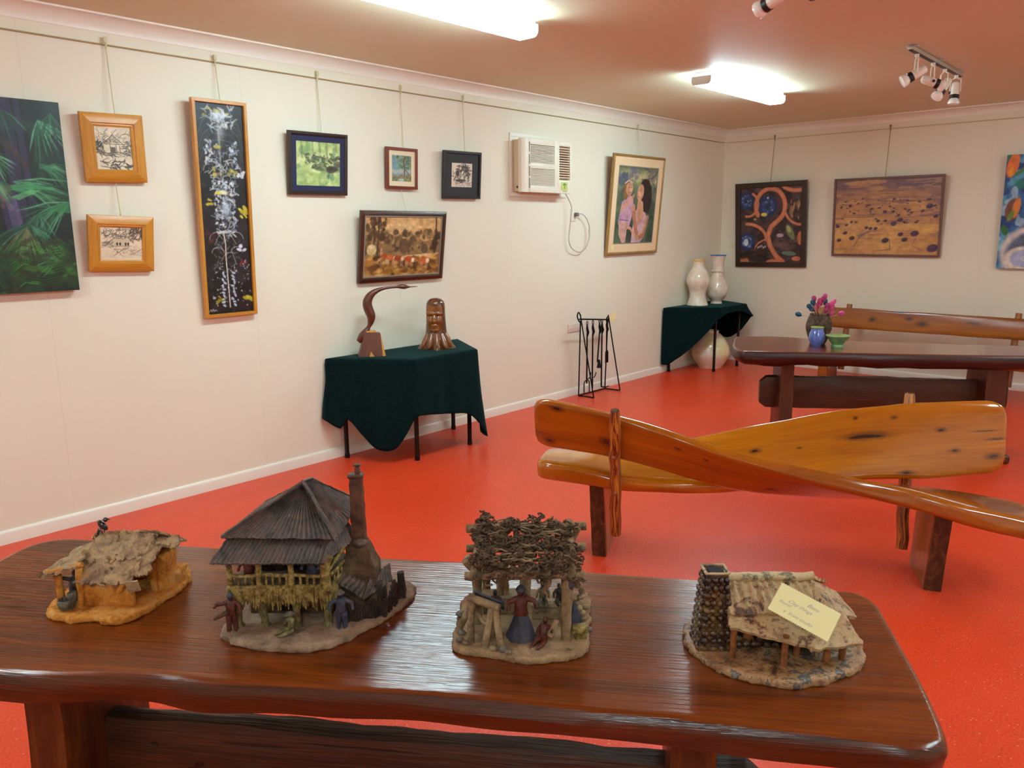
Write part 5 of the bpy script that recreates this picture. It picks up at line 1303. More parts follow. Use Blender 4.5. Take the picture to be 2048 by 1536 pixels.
def twist(name, keys, sgn, mat, seed):
    """keys (s, n, z, angle from upright, width, thickness); sgn: way the upper edge falls (-1 to camera)"""
    s0, s1 = keys[0][0], keys[-1][0]
    K = 96; vs = []; uv = []
    m_ = 28
    for k in range(K + 1):
        q_ = k / K; q_ = (q_ + 0.5 - 0.5 * math.cos(PI * q_)) / 2 if 0.06 < q_ < 0.94 else (0.5 - 0.5 * math.cos(PI * q_)) * 0.5 + q_ * 0.5
        s = s0 + (s1 - s0) * q_
        n, z, ph, w, th = interp(keys, s)
        e = min(s - s0, s1 - s); rr = 0.085
        cut = 1.0 if e > rr else 0.62 + 0.38 * math.sqrt(max(0, 1 - (1 - e / rr) ** 2))
        ct = 1.0 if e > 0.03 else 0.55 + 0.45 * math.sqrt(max(0, 1 - (1 - e / 0.03) ** 2))
        ph = math.radians(ph); W_ = Vector((sgn * math.sin(ph), math.cos(ph))); N_ = Vector((sgn * math.cos(ph), -math.sin(ph)))
        for j in range(m_):
            a = 2 * PI * j / m_; ca, sa = math.cos(a), math.sin(a)
            x = math.copysign(abs(ca) ** 0.32, ca); y = math.copysign(abs(sa) ** 0.55, sa)
            wv = noise.noise(Vector((s * 4.0, x * 0.8 + seed, y))) * 0.010
            X = x * (w / 2 * cut) + wv; Y = y * th / 2 * ct + wv * 0.4
            q = Vector((n, z)) + W_ * X + N_ * Y
            vs.append(bw(s, q.x, q.y)); uv.append((s, X + (0.0 if sa <= 0 else 0.0)))
    f = [(k * m_ + j, k * m_ + (j + 1) % m_, (k + 1) * m_ + (j + 1) % m_, (k + 1) * m_ + j) for k in range(K) for j in range(m_)]
    f += [tuple(range(m_ - 1, -1, -1)), tuple(K * m_ + j for j in range(m_))]
    m = MB(); m.add(vs, f, uv); return m.build(name, mat, bt, world=True, ang=50)
twist('twisted_slab', [(-1.075, -0.17, 0.678, 10, 0.258, 0.05), (-0.65, -0.165, 0.615, 15, 0.235, 0.055), (-0.30, -0.15, 0.525, 27, 0.235, 0.06), (-0.05, -0.125, 0.465, 40, 0.25, 0.065), (0.28, -0.11, 0.435, 58, 0.25, 0.075), (0.60, -0.10, 0.412, 78, 0.26, 0.085), (0.85, -0.115, 0.378, 86, 0.31, 0.095), (1.13, -0.13, 0.342, 89, 0.33, 0.10)], -1, M_honA, 1.0)
twist('twisted_slab', [(-1.075, -0.06, 0.428, 88, 0.27, 0.095), (-0.85, -0.05, 0.425, 84, 0.30, 0.10), (-0.60, -0.03, 0.420, 72, 0.31, 0.085), (-0.22, 0.06, 0.458, 48, 0.33, 0.07), (0.10, 0.13, 0.505, 33, 0.34, 0.06), (0.40, 0.165, 0.560, 22, 0.345, 0.055), (0.75, 0.175, 0.605, 15, 0.355, 0.05), (1.07, 0.175, 0.645, 12, 0.335, 0.05)], 1, M_honB, 5.0)
for sg in (-1, 1):
    m = MB(); s = 0.75 * sg; th = 0.072; K = 8; vs = []; uv = []
    for k in range(K + 1):
        z = 0.0 + 0.372 * k / K; c = s + sg * 0.018 * k / K
        for j, (x, y) in enumerate(((-1, -0.92), (0, -1), (1, -0.92), (1, -0.4), (1, 0.4), (1, 0.92), (0, 1), (-1, 0.92), (-1, 0.4), (-1, -0.4))):
            w = noise.noise(Vector((x * 2 + sg, y * 3, z * 7))) * 0.005
            vs.append(bw(c + x * th / 2 + w, y * 0.165 + w - 0.005, z)); uv.append((z, y * 0.165 + x * 0.05 + sg))
    c = 10; f = [(k * c + j, k * c + (j + 1) % c, (k + 1) * c + (j + 1) % c, (k + 1) * c + j) for k in range(K) for j in range(c)] + [tuple(range(c - 1, -1, -1)), tuple(K * c + j for j in range(c))]
    m.add(vs, f, uv); lg = m.build('leg', M_hleg, bt, world=True, ang=35)
    m = MB()
    c0 = s
    m.plate([[bw(s + (x * th / 2 * 0.96) + sg * 0.018 * z / 0.372, -0.172 - 0.002 * math.sin(x * 2 + z * 20), z) for x in (-1, -0.5, 0, 0.5, 1)] for z in (0.002, 0.06, 0.12, 0.18, 0.24, 0.30, 0.365)], -0.006, [(z, x * 0.05) for z in (0.002, 0.06, 0.12, 0.18, 0.24, 0.30, 0.365) for x in (-1, -0.5, 0, 0.5, 1)])
    m.build('end_grain', M_endg, lg, world=True, label='dark bark coloured end face of the leg')
for sg, nb, nt_, zt_, zb in ((-1, -0.15, -0.245, 0.765, 0.115), (1, 0.13, 0.255, 0.81, 0.07)):
    m = MB(); s = 0.672 * sg
    P = [bw(s + noise.noise(Vector((k * 0.5, sg, 0))) * 0.008, nb + (nt_ - nb) * k / 14, zb + (zt_ - zb) * k / 14) for k in range(15)]
    rs = [0.028 + 0.003 * noise.noise(Vector((k * 0.9, 3, sg))) for k in range(15)]; rs[-1] = 0.022; rs[0] = 0.026
    m.tube(P, rs, 14); ps = m.build('post', M_post, bt, world=True, ang=50)
    m = MB(); top = P[-1]; d = (P[-1] - P[-2]).normalized()
    m.tube([top - d * 0.001, top + d * 0.004], [0.0215, 0.019], 14); m.build('post_top', flat('burnt_post_top', (24, 16, 14), 0.12, coat=0.8), ps, world=True, label='dark shiny cut top of the post')
    for k in (5, 9):
        m = MB(); m.ball(P[k] + Vector((BN.x, BN.y, 0)) * (0.028 * sg), 0.010, 10, 6)
        m.build('bolt_plug', flat('pinkish_dowel', (150, 84, 60), 0.3), ps, world=True)

# ------------------------------------------------------------ plank bench against the back wall
bb = thing('plank_bench', 'golden plank bench with a long backrest standing against the back wall', 'bench', (2.75, 8.45, 0))
M_plk = wood('golden_plank', [(0.15, (120, 60, 6)), (0.45, (156, 84, 10)), (0.7, (180, 104, 16)), (0.9, (202, 128, 30))], 0.8, 7, 0.25, 0.7, bump=0.08, patch=0.3, knots=((1.95, 0.005, 0.05, 0.026), (2.30, 0.03, 0.05, 0.02), (2.43, -0.01, 0.06, 0.03), (2.88, 0.03, 0.06, 0.018), (2.2, 0.09, 0.08, 0.012)))
def plank(name, x0, x1, yc, zc, w, th, tilt, mat, par, seed=0, taper=0.0):
    m = MB(); K = 30; vs = []; uv = []; m_ = 20
    W_ = Vector((math.sin(tilt), math.cos(tilt))); N_ = Vector((math.cos(tilt), -math.sin(tilt)))
    for k in range(K + 1):
        x = x0 + (x1 - x0) * k / K; e = min(x - x0, x1 - x); cut = 1 if e > 0.05 else 0.75 + 0.25 * math.sqrt(max(0, 1 - (1 - e / 0.05) ** 2))
        for j in range(m_):
            a = 2 * PI * j / m_; ca, sa = math.cos(a), math.sin(a); X = math.copysign(abs(ca) ** 0.3, ca) * w / 2 * cut * (1 + taper * (k / K - 0.5)); Y = math.copysign(abs(sa) ** 0.5, sa) * th / 2
            X += noise.noise(Vector((x * 2.5, ca + seed, 0))) * 0.010
            q = Vector((yc, zc)) + W_ * X + N_ * Y; vs.append((x, q.x, q.y)); uv.append((x, X))
    f = [(k * m_ + j, k * m_ + (j + 1) % m_, (k + 1) * m_ + (j + 1) % m_, (k + 1) * m_ + j) for k in range(K) for j in range(m_)] + [tuple(range(m_ - 1, -1, -1)), tuple(K * m_ + j for j in range(m_))]
    m.add(vs, f, uv); return m.build(name, mat, par, world=True, ang=50)
plank('backrest', 1.36, 3.95, 8.55, 0.645, 0.205, 0.045, 0.12, M_plk, bb, 2, -0.1)
plank('seat', 1.42, 3.90, 8.34, 0.335, 0.34, 0.06, PI / 2 - 0.03, M_plk, bb, 5)
for x in (1.66, 3.20):
    m = MB(); m.box((x - 0.07, 8.36, 0.155), (0.10, 0.30, 0.31), 0.010, ax=2); m.build('leg', M_hleg, bb, world=True)
    m = MB(); m.tube([(x + 0.02, 8.50, 0.10), (x + 0.03, 8.60, 0.79)], [0.032, 0.028], 12); m.build('post', M_plk, bb, world=True)

# ------------------------------------------------------------ things on the far slab table
t = thing('flower_vase', 'dark brown textured stoneware vase holding pink and blue flowers on the far table', 'vase', (2.425, 5.800, 0.75))
M_brv = clay('brown_stoneware', [(0.3, (42, 28, 22)), (0.5, (84, 60, 46)), (0.7, (110, 92, 70))], 40, 0.6, 0.8, 60)
p = smoothpts([(r, z, 0) for r, z in ((0.052, 0), (0.062, 0.02), (0.078, 0.07), (0.090, 0.115), (0.092, 0.14), (0.086, 0.165), (0.076, 0.19), (0.068, 0.210), (0.070, 0.222))], 4)
m = MB(); m.lathe([(q.x, q.y) for q in p] + [(0.062, 0.222), (0.058, 0.20), (0.05, 0.12), (0.0, 0.10)], 32, cap=False); m.f.append(tuple(range(31, -1, -1))); m.rough(0.004, 30, 2); 
for v in m.v: v.z = max(v.z, 0.0)
m.build('body', M_brv, t, ang=60)
M_pink = flat('pink_petals', (206, 74, 132), 0.6, var=0.2); M_pink2 = flat('magenta_petals', (176, 50, 110), 0.6, var=0.2); M_blu = flat('teal_blue_petals', (28, 84, 112), 0.6, var=0.2); M_stem = flat('pale_stem', (216, 176, 130), 0.6)
rd = random.Random(4)
FLN = {0: 'upper left teal blue bud among the pink flowers in the brown vase', 1: 'teal blue bud at the left shoulder of the bunch in the brown vase', 2: 'magenta bud at the upper left of the bunch in the brown vase', 4: 'magenta bud at the middle top of the bunch in the brown vase', 5: 'topmost pink bud of the bunch in the brown vase', 8: 'teal blue bud at the centre right of the bunch in the brown vase', 10: 'pink bud leaning out at the upper right of the bunch', 14: 'pink bud drooping lowest and furthest right of the bunch', 15: 'teal blue bud drooping lowest and furthest left of the bunch'}
fl = [(-0.060, 0.335, 2), (-0.085, 0.31, 2), (-0.050, 0.36, 1), (-0.02, 0.345, 0), (0.0, 0.36, 1), (0.02, 0.375, 0), (-0.03, 0.32, 0), (0.012, 0.33, 1), (0.035, 0.335, 2), (0.055, 0.318, 0), (0.085, 0.335, 0), (0.065, 0.30, 0), (0.025, 0.280, 1), (0.055, 0.262, 0), (0.125, 0.265, 0), (-0.125, 0.255, 2), (-0.045, 0.285, 2), (-0.02, 0.28, 0), (-0.005, 0.31, 0), (0.03, 0.31, 1)]
RV = Vector((0.743, 0.669, 0)); FV = Vector((-0.669, 0.743, 0))
for i, (x, z, c) in enumerate(fl):
    dpt = (rd.random() - 0.6) * 0.08
    z -= 0.048
    tip = RV * x + FV * dpt + Vector((0, 0, z)); root = RV * x * 0.25 + FV * dpt * 0.25 + Vector((0, 0, 0.17))
    d = (tip - root).normalized()
    fg = thing('dried_flower', FLN.get(i) or ['pink', 'magenta', 'teal blue'][c] + ' bud flower inside the bunch in the brown vase', 'flower', Vector((2.425, 5.800, 0.75)) + root, group=['pink buds in the brown vase', 'magenta buds in the brown vase', 'teal blue buds in the brown vase'][c])
    m = MB(); m.tube([(0, 0, 0), (tip - root) * 0.5 + Vector((0, 0, 0.01)), tip - root], 0.0018, 5); m.build('stem', M_stem, fg)
    m = MB(); Q = d.to_track_quat('Z', 'Y').to_matrix()
    r = m.lathe([(0.0, -0.006), (0.010, 0.004), (0.016, 0.018), (0.014, 0.034), (0.006, 0.045), (0.0, 0.046)], 10, cap=False)
    for k in range(*r):
        v = m.v[k]; a = math.atan2(v.y, v.x); s_ = 1 + 0.18 * math.cos(a * 5); m.v[k] = Vector((v.x * s_, v.y * s_, v.z))
    m.xf(r, Matrix.Translation(tip - root) @ Q.to_4x4()); m.build('petals', (M_pink, M_pink2, M_blu)[c], fg)
pot('small_pot', 'small periwinkle blue pot with a green rim in front of the flower vase', 'pot', (2.468, 5.660, 0.75), [(0.030, 0), (0.034, 0.006), (0.050, 0.035), (0.056, 0.06), (0.054, 0.085), (0.044, 0.115), (0.042, 0.130), (0.047, 0.140)], glaze('periwinkle_glaze', (104, 130, 206), (84, 108, 190), 0.15, 0.8), 32, rimmat=glaze('lime_rim_glaze', (170, 196, 110)), inner=0.004, band=0.009)
pot('glazed_bowl', 'small green flared bowl right of the blue pot', 'bowl', (2.603, 5.700, 0.75), [(0.040, 0), (0.042, 0.012), (0.038, 0.022), (0.050, 0.040), (0.068, 0.064), (0.080, 0.080), (0.084, 0.086)], glaze('green_glaze', (120, 176, 100), (96, 156, 120), 0.15, 0.8, 30), 36, rimmat=glaze('pale_green_glaze', (160, 190, 120)), inner=0.004, depth=0.06, band=0.006)

# ------------------------------------------------------------ clay models on the foreground table
def NV(x, y, z=0.0): return noise.noise_vector(Vector((x, y, z)))
def stick(m, a, b, r, seed=0.0, k=6, n=7, wob=0.12, taper=1.0):
    a = Vector(a); b = Vector(b); L = (b - a).length
    P = [a.lerp(b, i / (k - 1)) + NV(seed * 3.1, i * 0.7, seed) * (L * wob * 0.25 if 0 < i < k - 1 else 0) for i in range(k)]
    R = [r * (1 + 0.22 * noise.noise(Vector((i * 1.3, seed, 4)))) * (1 + (taper - 1) * i / (k - 1)) for i in range(k)]
    return m.tube(P, R, n)
def sheet(m, c, nu=12, nv=8, th=0.004, amp=0.002, sc=60, seed=0, rag=0.0, corr=None, fine=0.0):
    """c = four corners p00, p10, p11, p01; corr = (count, depth) ridges running along v"""
    c = [Vector(q) for q in c]; rows = []; uv = []
    nrm = (c[1] - c[0]).cross(c[3] - c[0]).normalized()
    for i in range(nu + 1):
        row = []
        for j in range(nv + 1):
            u, v = i / nu, j / nv
            uu = u; vv = v
            if rag:
                if i in (0, nu): uu += rag * noise.noise(Vector((v * 7, seed, i))) 
                if j in (0, nv): vv += rag * noise.noise(Vector((u * 9, seed, j + 5)))
            q = (c[0] * (1 - uu) + c[1] * uu) * (1 - vv) + (c[3] * (1 - uu) + c[2] * uu) * vv
            q = q + NV(q.x * sc, q.y * sc, seed + q.z * sc) * amp
            if fine: q = q + NV(q.x * 170, q.y * 170, seed + q.z * 170) * fine
            if corr: q = q + nrm * math.cos(u * corr[0] * 2 * PI + 0.6 * noise.noise(Vector((u * 5, v * 3, seed)))) * corr[1]
            row.append(q); uv.append((v, u))
        rows.append(row)
    return m.plate(rows, th, uv)
def clay_base(m, outline, h, seed, amp=0.006, lip=0.006):
    P = [(q.x, q.y) for q in smoothpts([(x, y, 0) for x, y in outline], 14, closed=True)]
    P = [(x + 0.006 * noise.noise(Vector((x * 40, y * 40, seed))) + 0.003 * noise.noise(Vector((x * 110, y * 110, seed))), y + 0.006 * noise.noise(Vector((x * 40, y * 40, seed + 9)))) for x, y in P]
    n = len(P); cx = sum(p[0] for p in P) / n; cy = sum(p[1] for p in P) / n
    vs = []; f = []
    rings = [(1.0, 0.0), (1.012, h * 0.3), (1.005, h * 0.75), (0.975, h), (0.93, h * 1.02), (0.88, h * 1.02), (0.82, h), (0.74, h * 1.0), (0.66, h), (0.58, h), (0.42, h), (0.26, h), (0.12, h)]
    for k, (s, z) in enumerate(rings):
        for x, y in P:
            X, Y = cx + (x - cx) * s, cy + (y - cy) * s
            zz = z + (abs(noise.noise(Vector((X * 70, Y * 70, seed)))) * amp * 0.6 + noise.noise(Vector((X * 25, Y * 25, seed))) * amp * 0.4 if k > 1 else 0)
            w_ = 0.0045 if k in (1, 2, 3) else (0.002 if k > 3 else 0.002); w = NV(X * 120, Y * 120, k + seed); X += w.x * w_; Y += w.y * w_; zz += (abs(noise.noise(Vector((X * 160, Y * 160, seed)))) * 0.0035 if k > 1 else 0)
            vs.append((X, Y, max(zz, 0.0)))
    for k in range(len(rings) - 1):
        for i in range(n): j = (i + 1) % n; f.append((k * n + i, k * n + j, (k + 1) * n + j, (k + 1) * n + i))
    f.append(tuple(range(n - 1, -1, -1))); f.append(tuple((len(rings) - 1) * n + i for i in range(n)))
    m.add(vs, f)
def lump(m, c, size, seed, amp=0.003, sc=55, div=3, M=None, bev=0.004):
    r = m.box(c, size, bev, 2, M, div); m.rough(amp, sc, seed, r); return r
def person(par, name, pos, h, yaw, mat, arms=((0.35, -0.25), (0.35, -0.25)), legs=True, sit=False, hat=None, skirt=None, lean=0.0, head=None, torso=None):
    """small clay figure; arms = (out, up) per side as fraction of height"""
    T = Matrix.Translation(Vector(pos)) @ Matrix.Rotation(yaw, 4, 'Z')
    hip = 0.18 if sit else 0.47
    lx = lean
    m = MB(); 
    tr = [(0, lx * 0.0, hip * h), (0, lx * 0.12 * h, (hip + 0.15) * h), (0, lx * 0.25 * h, (hip + 0.29) * h), (0, lx * 0.31 * h, (hip + 0.37) * h)]
    m.tube([(0, 0, (hip - 0.05) * h)] + tr, [0.10 * h, 0.14 * h, 0.12 * h, 0.145 * h, 0.07 * h], 10, squash=0.8, up=(0, 1, 0))
    hc = Vector((0, lx * 0.36 * h, (hip + 0.46) * h))
    sh = Vector((0, lx * 0.26 * h, (hip + 0.31) * h))
    for s, (o, u) in zip((-1, 1), arms):
        e = sh + Vector((s * (0.13 + o * 0.30) * h, -0.03 * h, u * 0.5 * h)); w = sh + Vector((s * (0.12 + o * 0.36) * h, -0.13 * h, u * h))
        m.tube([sh + Vector((s * 0.08 * h, 0, 0)), e, w], [0.065 * h, 0.052 * h, 0.040 * h], 7); m.ball(w, 0.044 * h, 6, 5)
    if legs:
        for s in (-1, 1):
            if sit: m.tube([(s * 0.06 * h, 0, 0.12 * h), (s * 0.12 * h, -0.22 * h, 0.10 * h), (s * 0.10 * h, -0.44 * h, 0.05 * h)], [0.09 * h, 0.075 * h, 0.055 * h], 8); m.ball((s * 0.10 * h, -0.47 * h, 0.06 * h), (0.035 * h, 0.05 * h, 0.05 * h), 6, 5)
            else: m.tube([(s * 0.055 * h, 0, hip * h), (s * 0.07 * h, -0.01 * h, 0.24 * h), (s * 0.075 * h, 0, 0.03 * h)], [0.085 * h, 0.07 * h, 0.055 * h], 8); m.ball((s * 0.075 * h, -0.03 * h, 0.025 * h), (0.036 * h, 0.07 * h, 0.03 * h), 6, 5)
    for i in range(len(m.v)): m.v[i] = T @ m.v[i]
    m.rough(0.0016, 130, 1)
    o = m.build(name, mat, par, ang=80)
    m = MB(); m.ball(hc, (0.080 * h, 0.085 * h, 0.095 * h), 10, 8); m.ball(hc + Vector((0, -0.068 * h, -0.005 * h)), 0.016 * h, 6, 5)
    for i in range(len(m.v)): m.v[i] = T @ m.v[i]
    m.build('head', head or mat, o, ang=80)
    if hat:
        m = MB(); m.lathe([(0.0, 0.075 * h), (0.04 * h, 0.07 * h), (0.075 * h, 0.03 * h), (hat[1] * h, -0.005 * h), (hat[1] * h * 0.97, -0.015 * h), (0.06 * h, 0.0), (0.0, 0.0)], 14, tuple(hc + Vector((0, 0, 0.03 * h))), cap=False)
        for i in range(len(m.v)): m.v[i] = T @ m.v[i]
        m.rough(0.001, 120, 3); m.build('hat', hat[0], o, ang=80)
    if skirt:
        m = MB(); P = [(0.085 * h, hip * h + 0.03 * h), (0.12 * h, hip * h - 0.02 * h), (0.20 * h, 0.25 * h), (0.27 * h, 0.06 * h), (0.285 * h, 0.0), (0.20 * h, 0.0), (0.05 * h, 0.02 * h)]
        r = m.lathe(P, 24, cap=False)
        for k in range(*r):
            v = m.v[k]; a = math.atan2(v.y, v.x); s_ = 1 + 0.05 * math.sin(a * 7) * (1 - v.z / (hip * h)); m.v[k] = Vector((v.x * s_, v.y * s_, v.z))
        for i in range(len(m.v)): m.v[i] = T @ m.v[i]
        m.rough(0.0012, 90, 3); m.build('skirt', skirt, o, ang=80)
    return o

C_och = clay('ochre_clay', [(0.25, (150, 88, 26)), (0.45, (200, 128, 44)), (0.6, (220, 152, 66)), (0.8, (206, 160, 100))], 26, 0.85, 0.7, 120)
C_bark = clay('grey_tan_bark_clay', [(0.25, (112, 86, 66)), (0.42, (156, 126, 94)), (0.6, (190, 158, 118)), (0.8, (206, 162, 96))], 30, 0.85, 0.9, 130)
C_dkglz = clay('dark_glazed_clay', [(0.3, (26, 18, 18)), (0.55, (54, 38, 34)), (0.75, (88, 66, 54))], 50, 0.3, 0.6, 120, coat=0.5)
C_greyg = clay('grey_glazed_clay', [(0.3, (60, 54, 44)), (0.55, (104, 96, 80)), (0.75, (140, 130, 106))], 50, 0.3, 0.6, 120, coat=0.5)
RZ = YAW
ZTOP = ZN + 0.0005

# --- 1: ochre hut
T1 = thing('clay_hut', 'small ochre clay hut with grey bark roof, leftmost model on the foreground table', 'clay model', (2.733, 0.656, ZTOP), RZ)
m = MB(); clay_base(m, [(-0.128, -0.050), (-0.105, -0.098), (-0.050, -0.124), (0.010, -0.120), (0.045, -0.138), (0.085, -0.122), (0.112, -0.075), (0.122, -0.030), (0.138, 0.030), (0.132, 0.100), (0.090, 0.150), (0.0, 0.165), (-0.085, 0.125), (-0.125, 0.040)], 0.013, 3.0, 0.006)
m.build('base', C_och, T1, ang=70)
m = MB(); lump(m, (0.016, -0.062, 0.044), (0.116, 0.013, 0.076), 1, 0.002); m.build('front_wall', C_och, T1, ang=60)
m = MB(); lump(m, (-0.040, 0.010, 0.045), (0.013, 0.14, 0.08), 2, 0.002); m.build('left_wall', C_och, T1, ang=60)
m = MB(); lump(m, (0.016, 0.082, 0.045), (0.125, 0.013, 0.08), 4, 0.002); m.build('rear_wall', C_och, T1, ang=60)
m = MB(); lump(m, (0.098, 0.045, 0.052), (0.034, 0.062, 0.092), 5, 0.006, 45); lump(m, (0.112, 0.052, 0.028), (0.046, 0.07, 0.045), 6, 0.008, 45); lump(m, (0.086, 0.012, 0.045), (0.016, 0.018, 0.08), 7, 0.003)
m.build('fireplace_mound', C_och, T1, ang=70)
for i, (a, b, r) in enumerate((((-0.092, -0.066, 0.01), (-0.094, -0.068, 0.088), 0.0085), ((-0.092, 0.045, 0.01), (-0.095, 0.045, 0.088), 0.008), ((-0.046, -0.072, 0.012), (-0.042, -0.070, 0.105), 0.0075))):
    m = MB(); stick(m, a, b, r, i, n=9); m.build('post', C_och, T1, ang=80)
m = MB(); stick(m, (-0.118, -0.070, 0.094), (-0.038, -0.062, 0.112), 0.006, 5); m.build('eave_beam', C_och, T1, ang=80)
m = MB(); stick(m, (0.062, -0.074, 0.078), (0.046, -0.080, 0.050), 0.0065, 8); m.build('log_stub', C_och, T1, ang=80)
sh = [((-0.050, -0.082, 0.078), (0.020, -0.085, 0.072), (0.028, -0.020, 0.118), (-0.046, -0.016, 0.120)),
      ((0.010, -0.086, 0.076), (0.078, -0.084, 0.072), (0.086, -0.022, 0.116), (0.016, -0.018, 0.121)),
      ((-0.060, -0.040, 0.106), (0.010, -0.038, 0.110), (0.014, 0.036, 0.152), (-0.040, 0.036, 0.152)),
      ((0.004, -0.040, 0.112), (0.080, -0.036, 0.110), (0.098, 0.036, 0.150), (0.008, 0.036, 0.154)),
      ((-0.128, -0.082, 0.094), (-0.050, -0.076, 0.110), (-0.046, 0.020, 0.138), (-0.098, 0.010, 0.116)),
      ((0.070, -0.070, 0.088), (0.104, -0.060, 0.082), (0.112, 0.020, 0.130), (0.076, 0.0, 0.130)),
      ((-0.095, 0.115, 0.090), (0.0, 0.120, 0.088), (0.0, 0.030, 0.150), (-0.055, 0.030, 0.146)),
      ((0.0, 0.120, 0.088), (0.125, 0.115, 0.092), (0.100, 0.030, 0.150), (0.0, 0.030, 0.150)),
      ((0.092, 0.010, 0.134), (0.136, 0.020, 0.120), (0.134, 0.082, 0.112), (0.094, 0.070, 0.132))]
for i, c in enumerate(sh):
    m = MB(); sheet(m, c, 26, 24, 0.006, 0.0045, 52, i, 0.13, None, 0.0016); m.build('roof_sheet', C_bark, T1, ang=60)
m = MB(); sheet(m, ((0.066, -0.090, 0.080), (0.094, -0.080, 0.082), (0.096, -0.074, 0.056), (0.074, -0.088, 0.054)), 6, 6, 0.005, 0.003, 60, 4, 0.1); m.build('roof_flap', C_bark, T1, ang=60)
m = MB(); m.ball((-0.070, -0.035, 0.046), (0.020, 0.018, 0.034), 12, 9); m.ball((-0.070, -0.035, 0.083), (0.010, 0.010, 0.011), 8, 6); m.tube([(-0.08, -0.042, 0.066), (-0.095, -0.05, 0.074)], 0.005, 6); m.rough(0.002, 90, 2); m.build('seated_figure', C_dkglz, T1, ang=80)
m = MB(); m.tube([(-0.052, -0.048, 0.012), (-0.050, -0.046, 0.09)], 0.009, 8); m.rough(0.002, 90, 2); m.build('dark_door_post', C_dkglz, T1, ang=80)
for c, r in (((-0.070, -0.088, 0.030), 0.018), ((-0.058, -0.082, 0.044), 0.011)):
    m = MB(); m.lathe([(r * 0.5, -0.018), (r * 0.9, -0.008), (r, 0.008), (r * 0.86, 0.010), (r * 0.7, -0.004), (0.0, -0.008)], 14, c, cap=False); m.rough(0.0015, 120, 2); m.build('pot', C_greyg, T1, ang=80)
m = MB(); Q = Matrix.Rotation(-0.7, 3, 'Y'); m.ball((-0.032, 0.030, 0.170), (0.008, 0.007, 0.016), 10, 8, Q); m.ball((-0.024, 0.030, 0.184), 0.0058, 8, 6); m.tube([(-0.020, 0.030, 0.186), (-0.013, 0.030, 0.184)], [0.003, 0.001], 6)
m.tube([(-0.040, 0.030, 0.160), (-0.046, 0.030, 0.148)], [0.005, 0.003], 6); m.tube([(-0.033, 0.027, 0.158), (-0.033, 0.027, 0.150)], 0.0012, 5); m.tube([(-0.031, 0.033, 0.158), (-0.031, 0.033, 0.150)], 0.0012, 5)
m.build('crow', clay('glossy_black', [(0.3, (14, 16, 20)), (0.7, (34, 38, 46))], 40, 0.15, 0.1, coat=0.9), T1, ang=80)

# --- 2: tall verandah house
C_base2 = clay('grey_brown_clay', [(0.25, (112, 90, 72)), (0.5, (150, 122, 98)), (0.75, (176, 148, 122))], 20, 0.9, 0.8, 110)
C_iron = clay('dark_glazed_iron_roof', [(0.3, (50, 42, 40)), (0.5, (84, 74, 68)), (0.65, (100, 76, 66)), (0.8, (128, 118, 108))], 30, 0.35, 0.4, 150, coat=0.3)
C_thatch = clay('olive_yellow_glaze', [(0.3, (84, 66, 28)), (0.48, (134, 114, 56)), (0.65, (182, 164, 98)), (0.8, (120, 84, 46))], 60, 0.45, 0.8, 140, coat=0.2)
C_dark2 = clay('charred_brown_clay', [(0.3, (34, 24, 20)), (0.55, (62, 44, 36)), (0.8, (88, 62, 50))], 40, 0.7, 0.7, 120)
C_stack = clay('brown_stack_clay', [(0.3, (70, 44, 34)), (0.55, (98, 66, 50)), (0.8, (122, 94, 72))], 20, 0.6, 0.4, 100)
C_wall2 = clay('brown_wall_clay', [(0.3, (60, 44, 32)), (0.55, (98, 76, 54)), (0.8, (120, 96, 70))], 24, 0.85, 0.7, 110)
C_red = clay('rust_red_glaze', [(0.3, (66, 26, 18)), (0.6, (110, 50, 36)), (0.8, (70, 60, 70))], 60, 0.4, 0.5, 120, coat=0.3)
C_blueg = clay('slate_blue_glaze', [(0.3, (44, 46, 58)), (0.6, (72, 74, 90)), (0.8, (90, 88, 96))], 40, 0.55, 0.4, 110, coat=0.1)
C_olive = clay('olive_glaze_fig', [(0.3, (80, 70, 34)), (0.6, (130, 118, 70)), (0.8, (160, 148, 104))], 60, 0.35, 0.5, 120, coat=0.4)
T2 = thing('clay_house', 'tall two storey clay verandah house with dark roof and chimney, second model from left', 'clay model', (3.183, 0.902, ZTOP), RZ)
m = MB(); clay_base(m, [(-0.188, -0.048), (-0.160, -0.095), (-0.100, -0.125), (-0.030, -0.138), (0.050, -0.130), (0.100, -0.085), (0.150, -0.020), (0.188, 0.050), (0.208, 0.120), (0.180, 0.180), (0.100, 0.220), (-0.020, 0.220), (-0.120, 0.180), (-0.180, 0.080)], 0.012, 5.0, 0.006)
m.build('base', C_base2, T2, ang=70)
m = MB(); lump(m, (-0.052, 0.075, 0.055), (0.185, 0.14, 0.095), 2, 0.003); m.build('lower_wall', C_wall2, T2, ang=60)
m = MB(); lump(m, (-0.052, 0.085, 0.155), (0.175, 0.12, 0.11), 3, 0.003); m.build('upper_wall', C_dark2, T2, ang=60)
m = MB(); m.box((-0.060, 0.003, 0.060), (0.030, 0.01, 0.075)); m.build('doorway', M_dark, T2); 
for x in (-0.120, -0.055, 0.010):
    m = MB(); m.box((x, 0.0235, 0.150), (0.030, 0.006, 0.07), 0.002); m.build('dark_opening', M_dark, T2)
m = MB(); lump(m, (-0.060, -0.012, 0.103), (0.215, 0.085, 0.010), 4, 0.0015); lump(m, (0.052, 0.06, 0.103), (0.035, 0.12, 0.010), 5, 0.0015); m.build('verandah_floor', C_wall2, T2, ang=60)
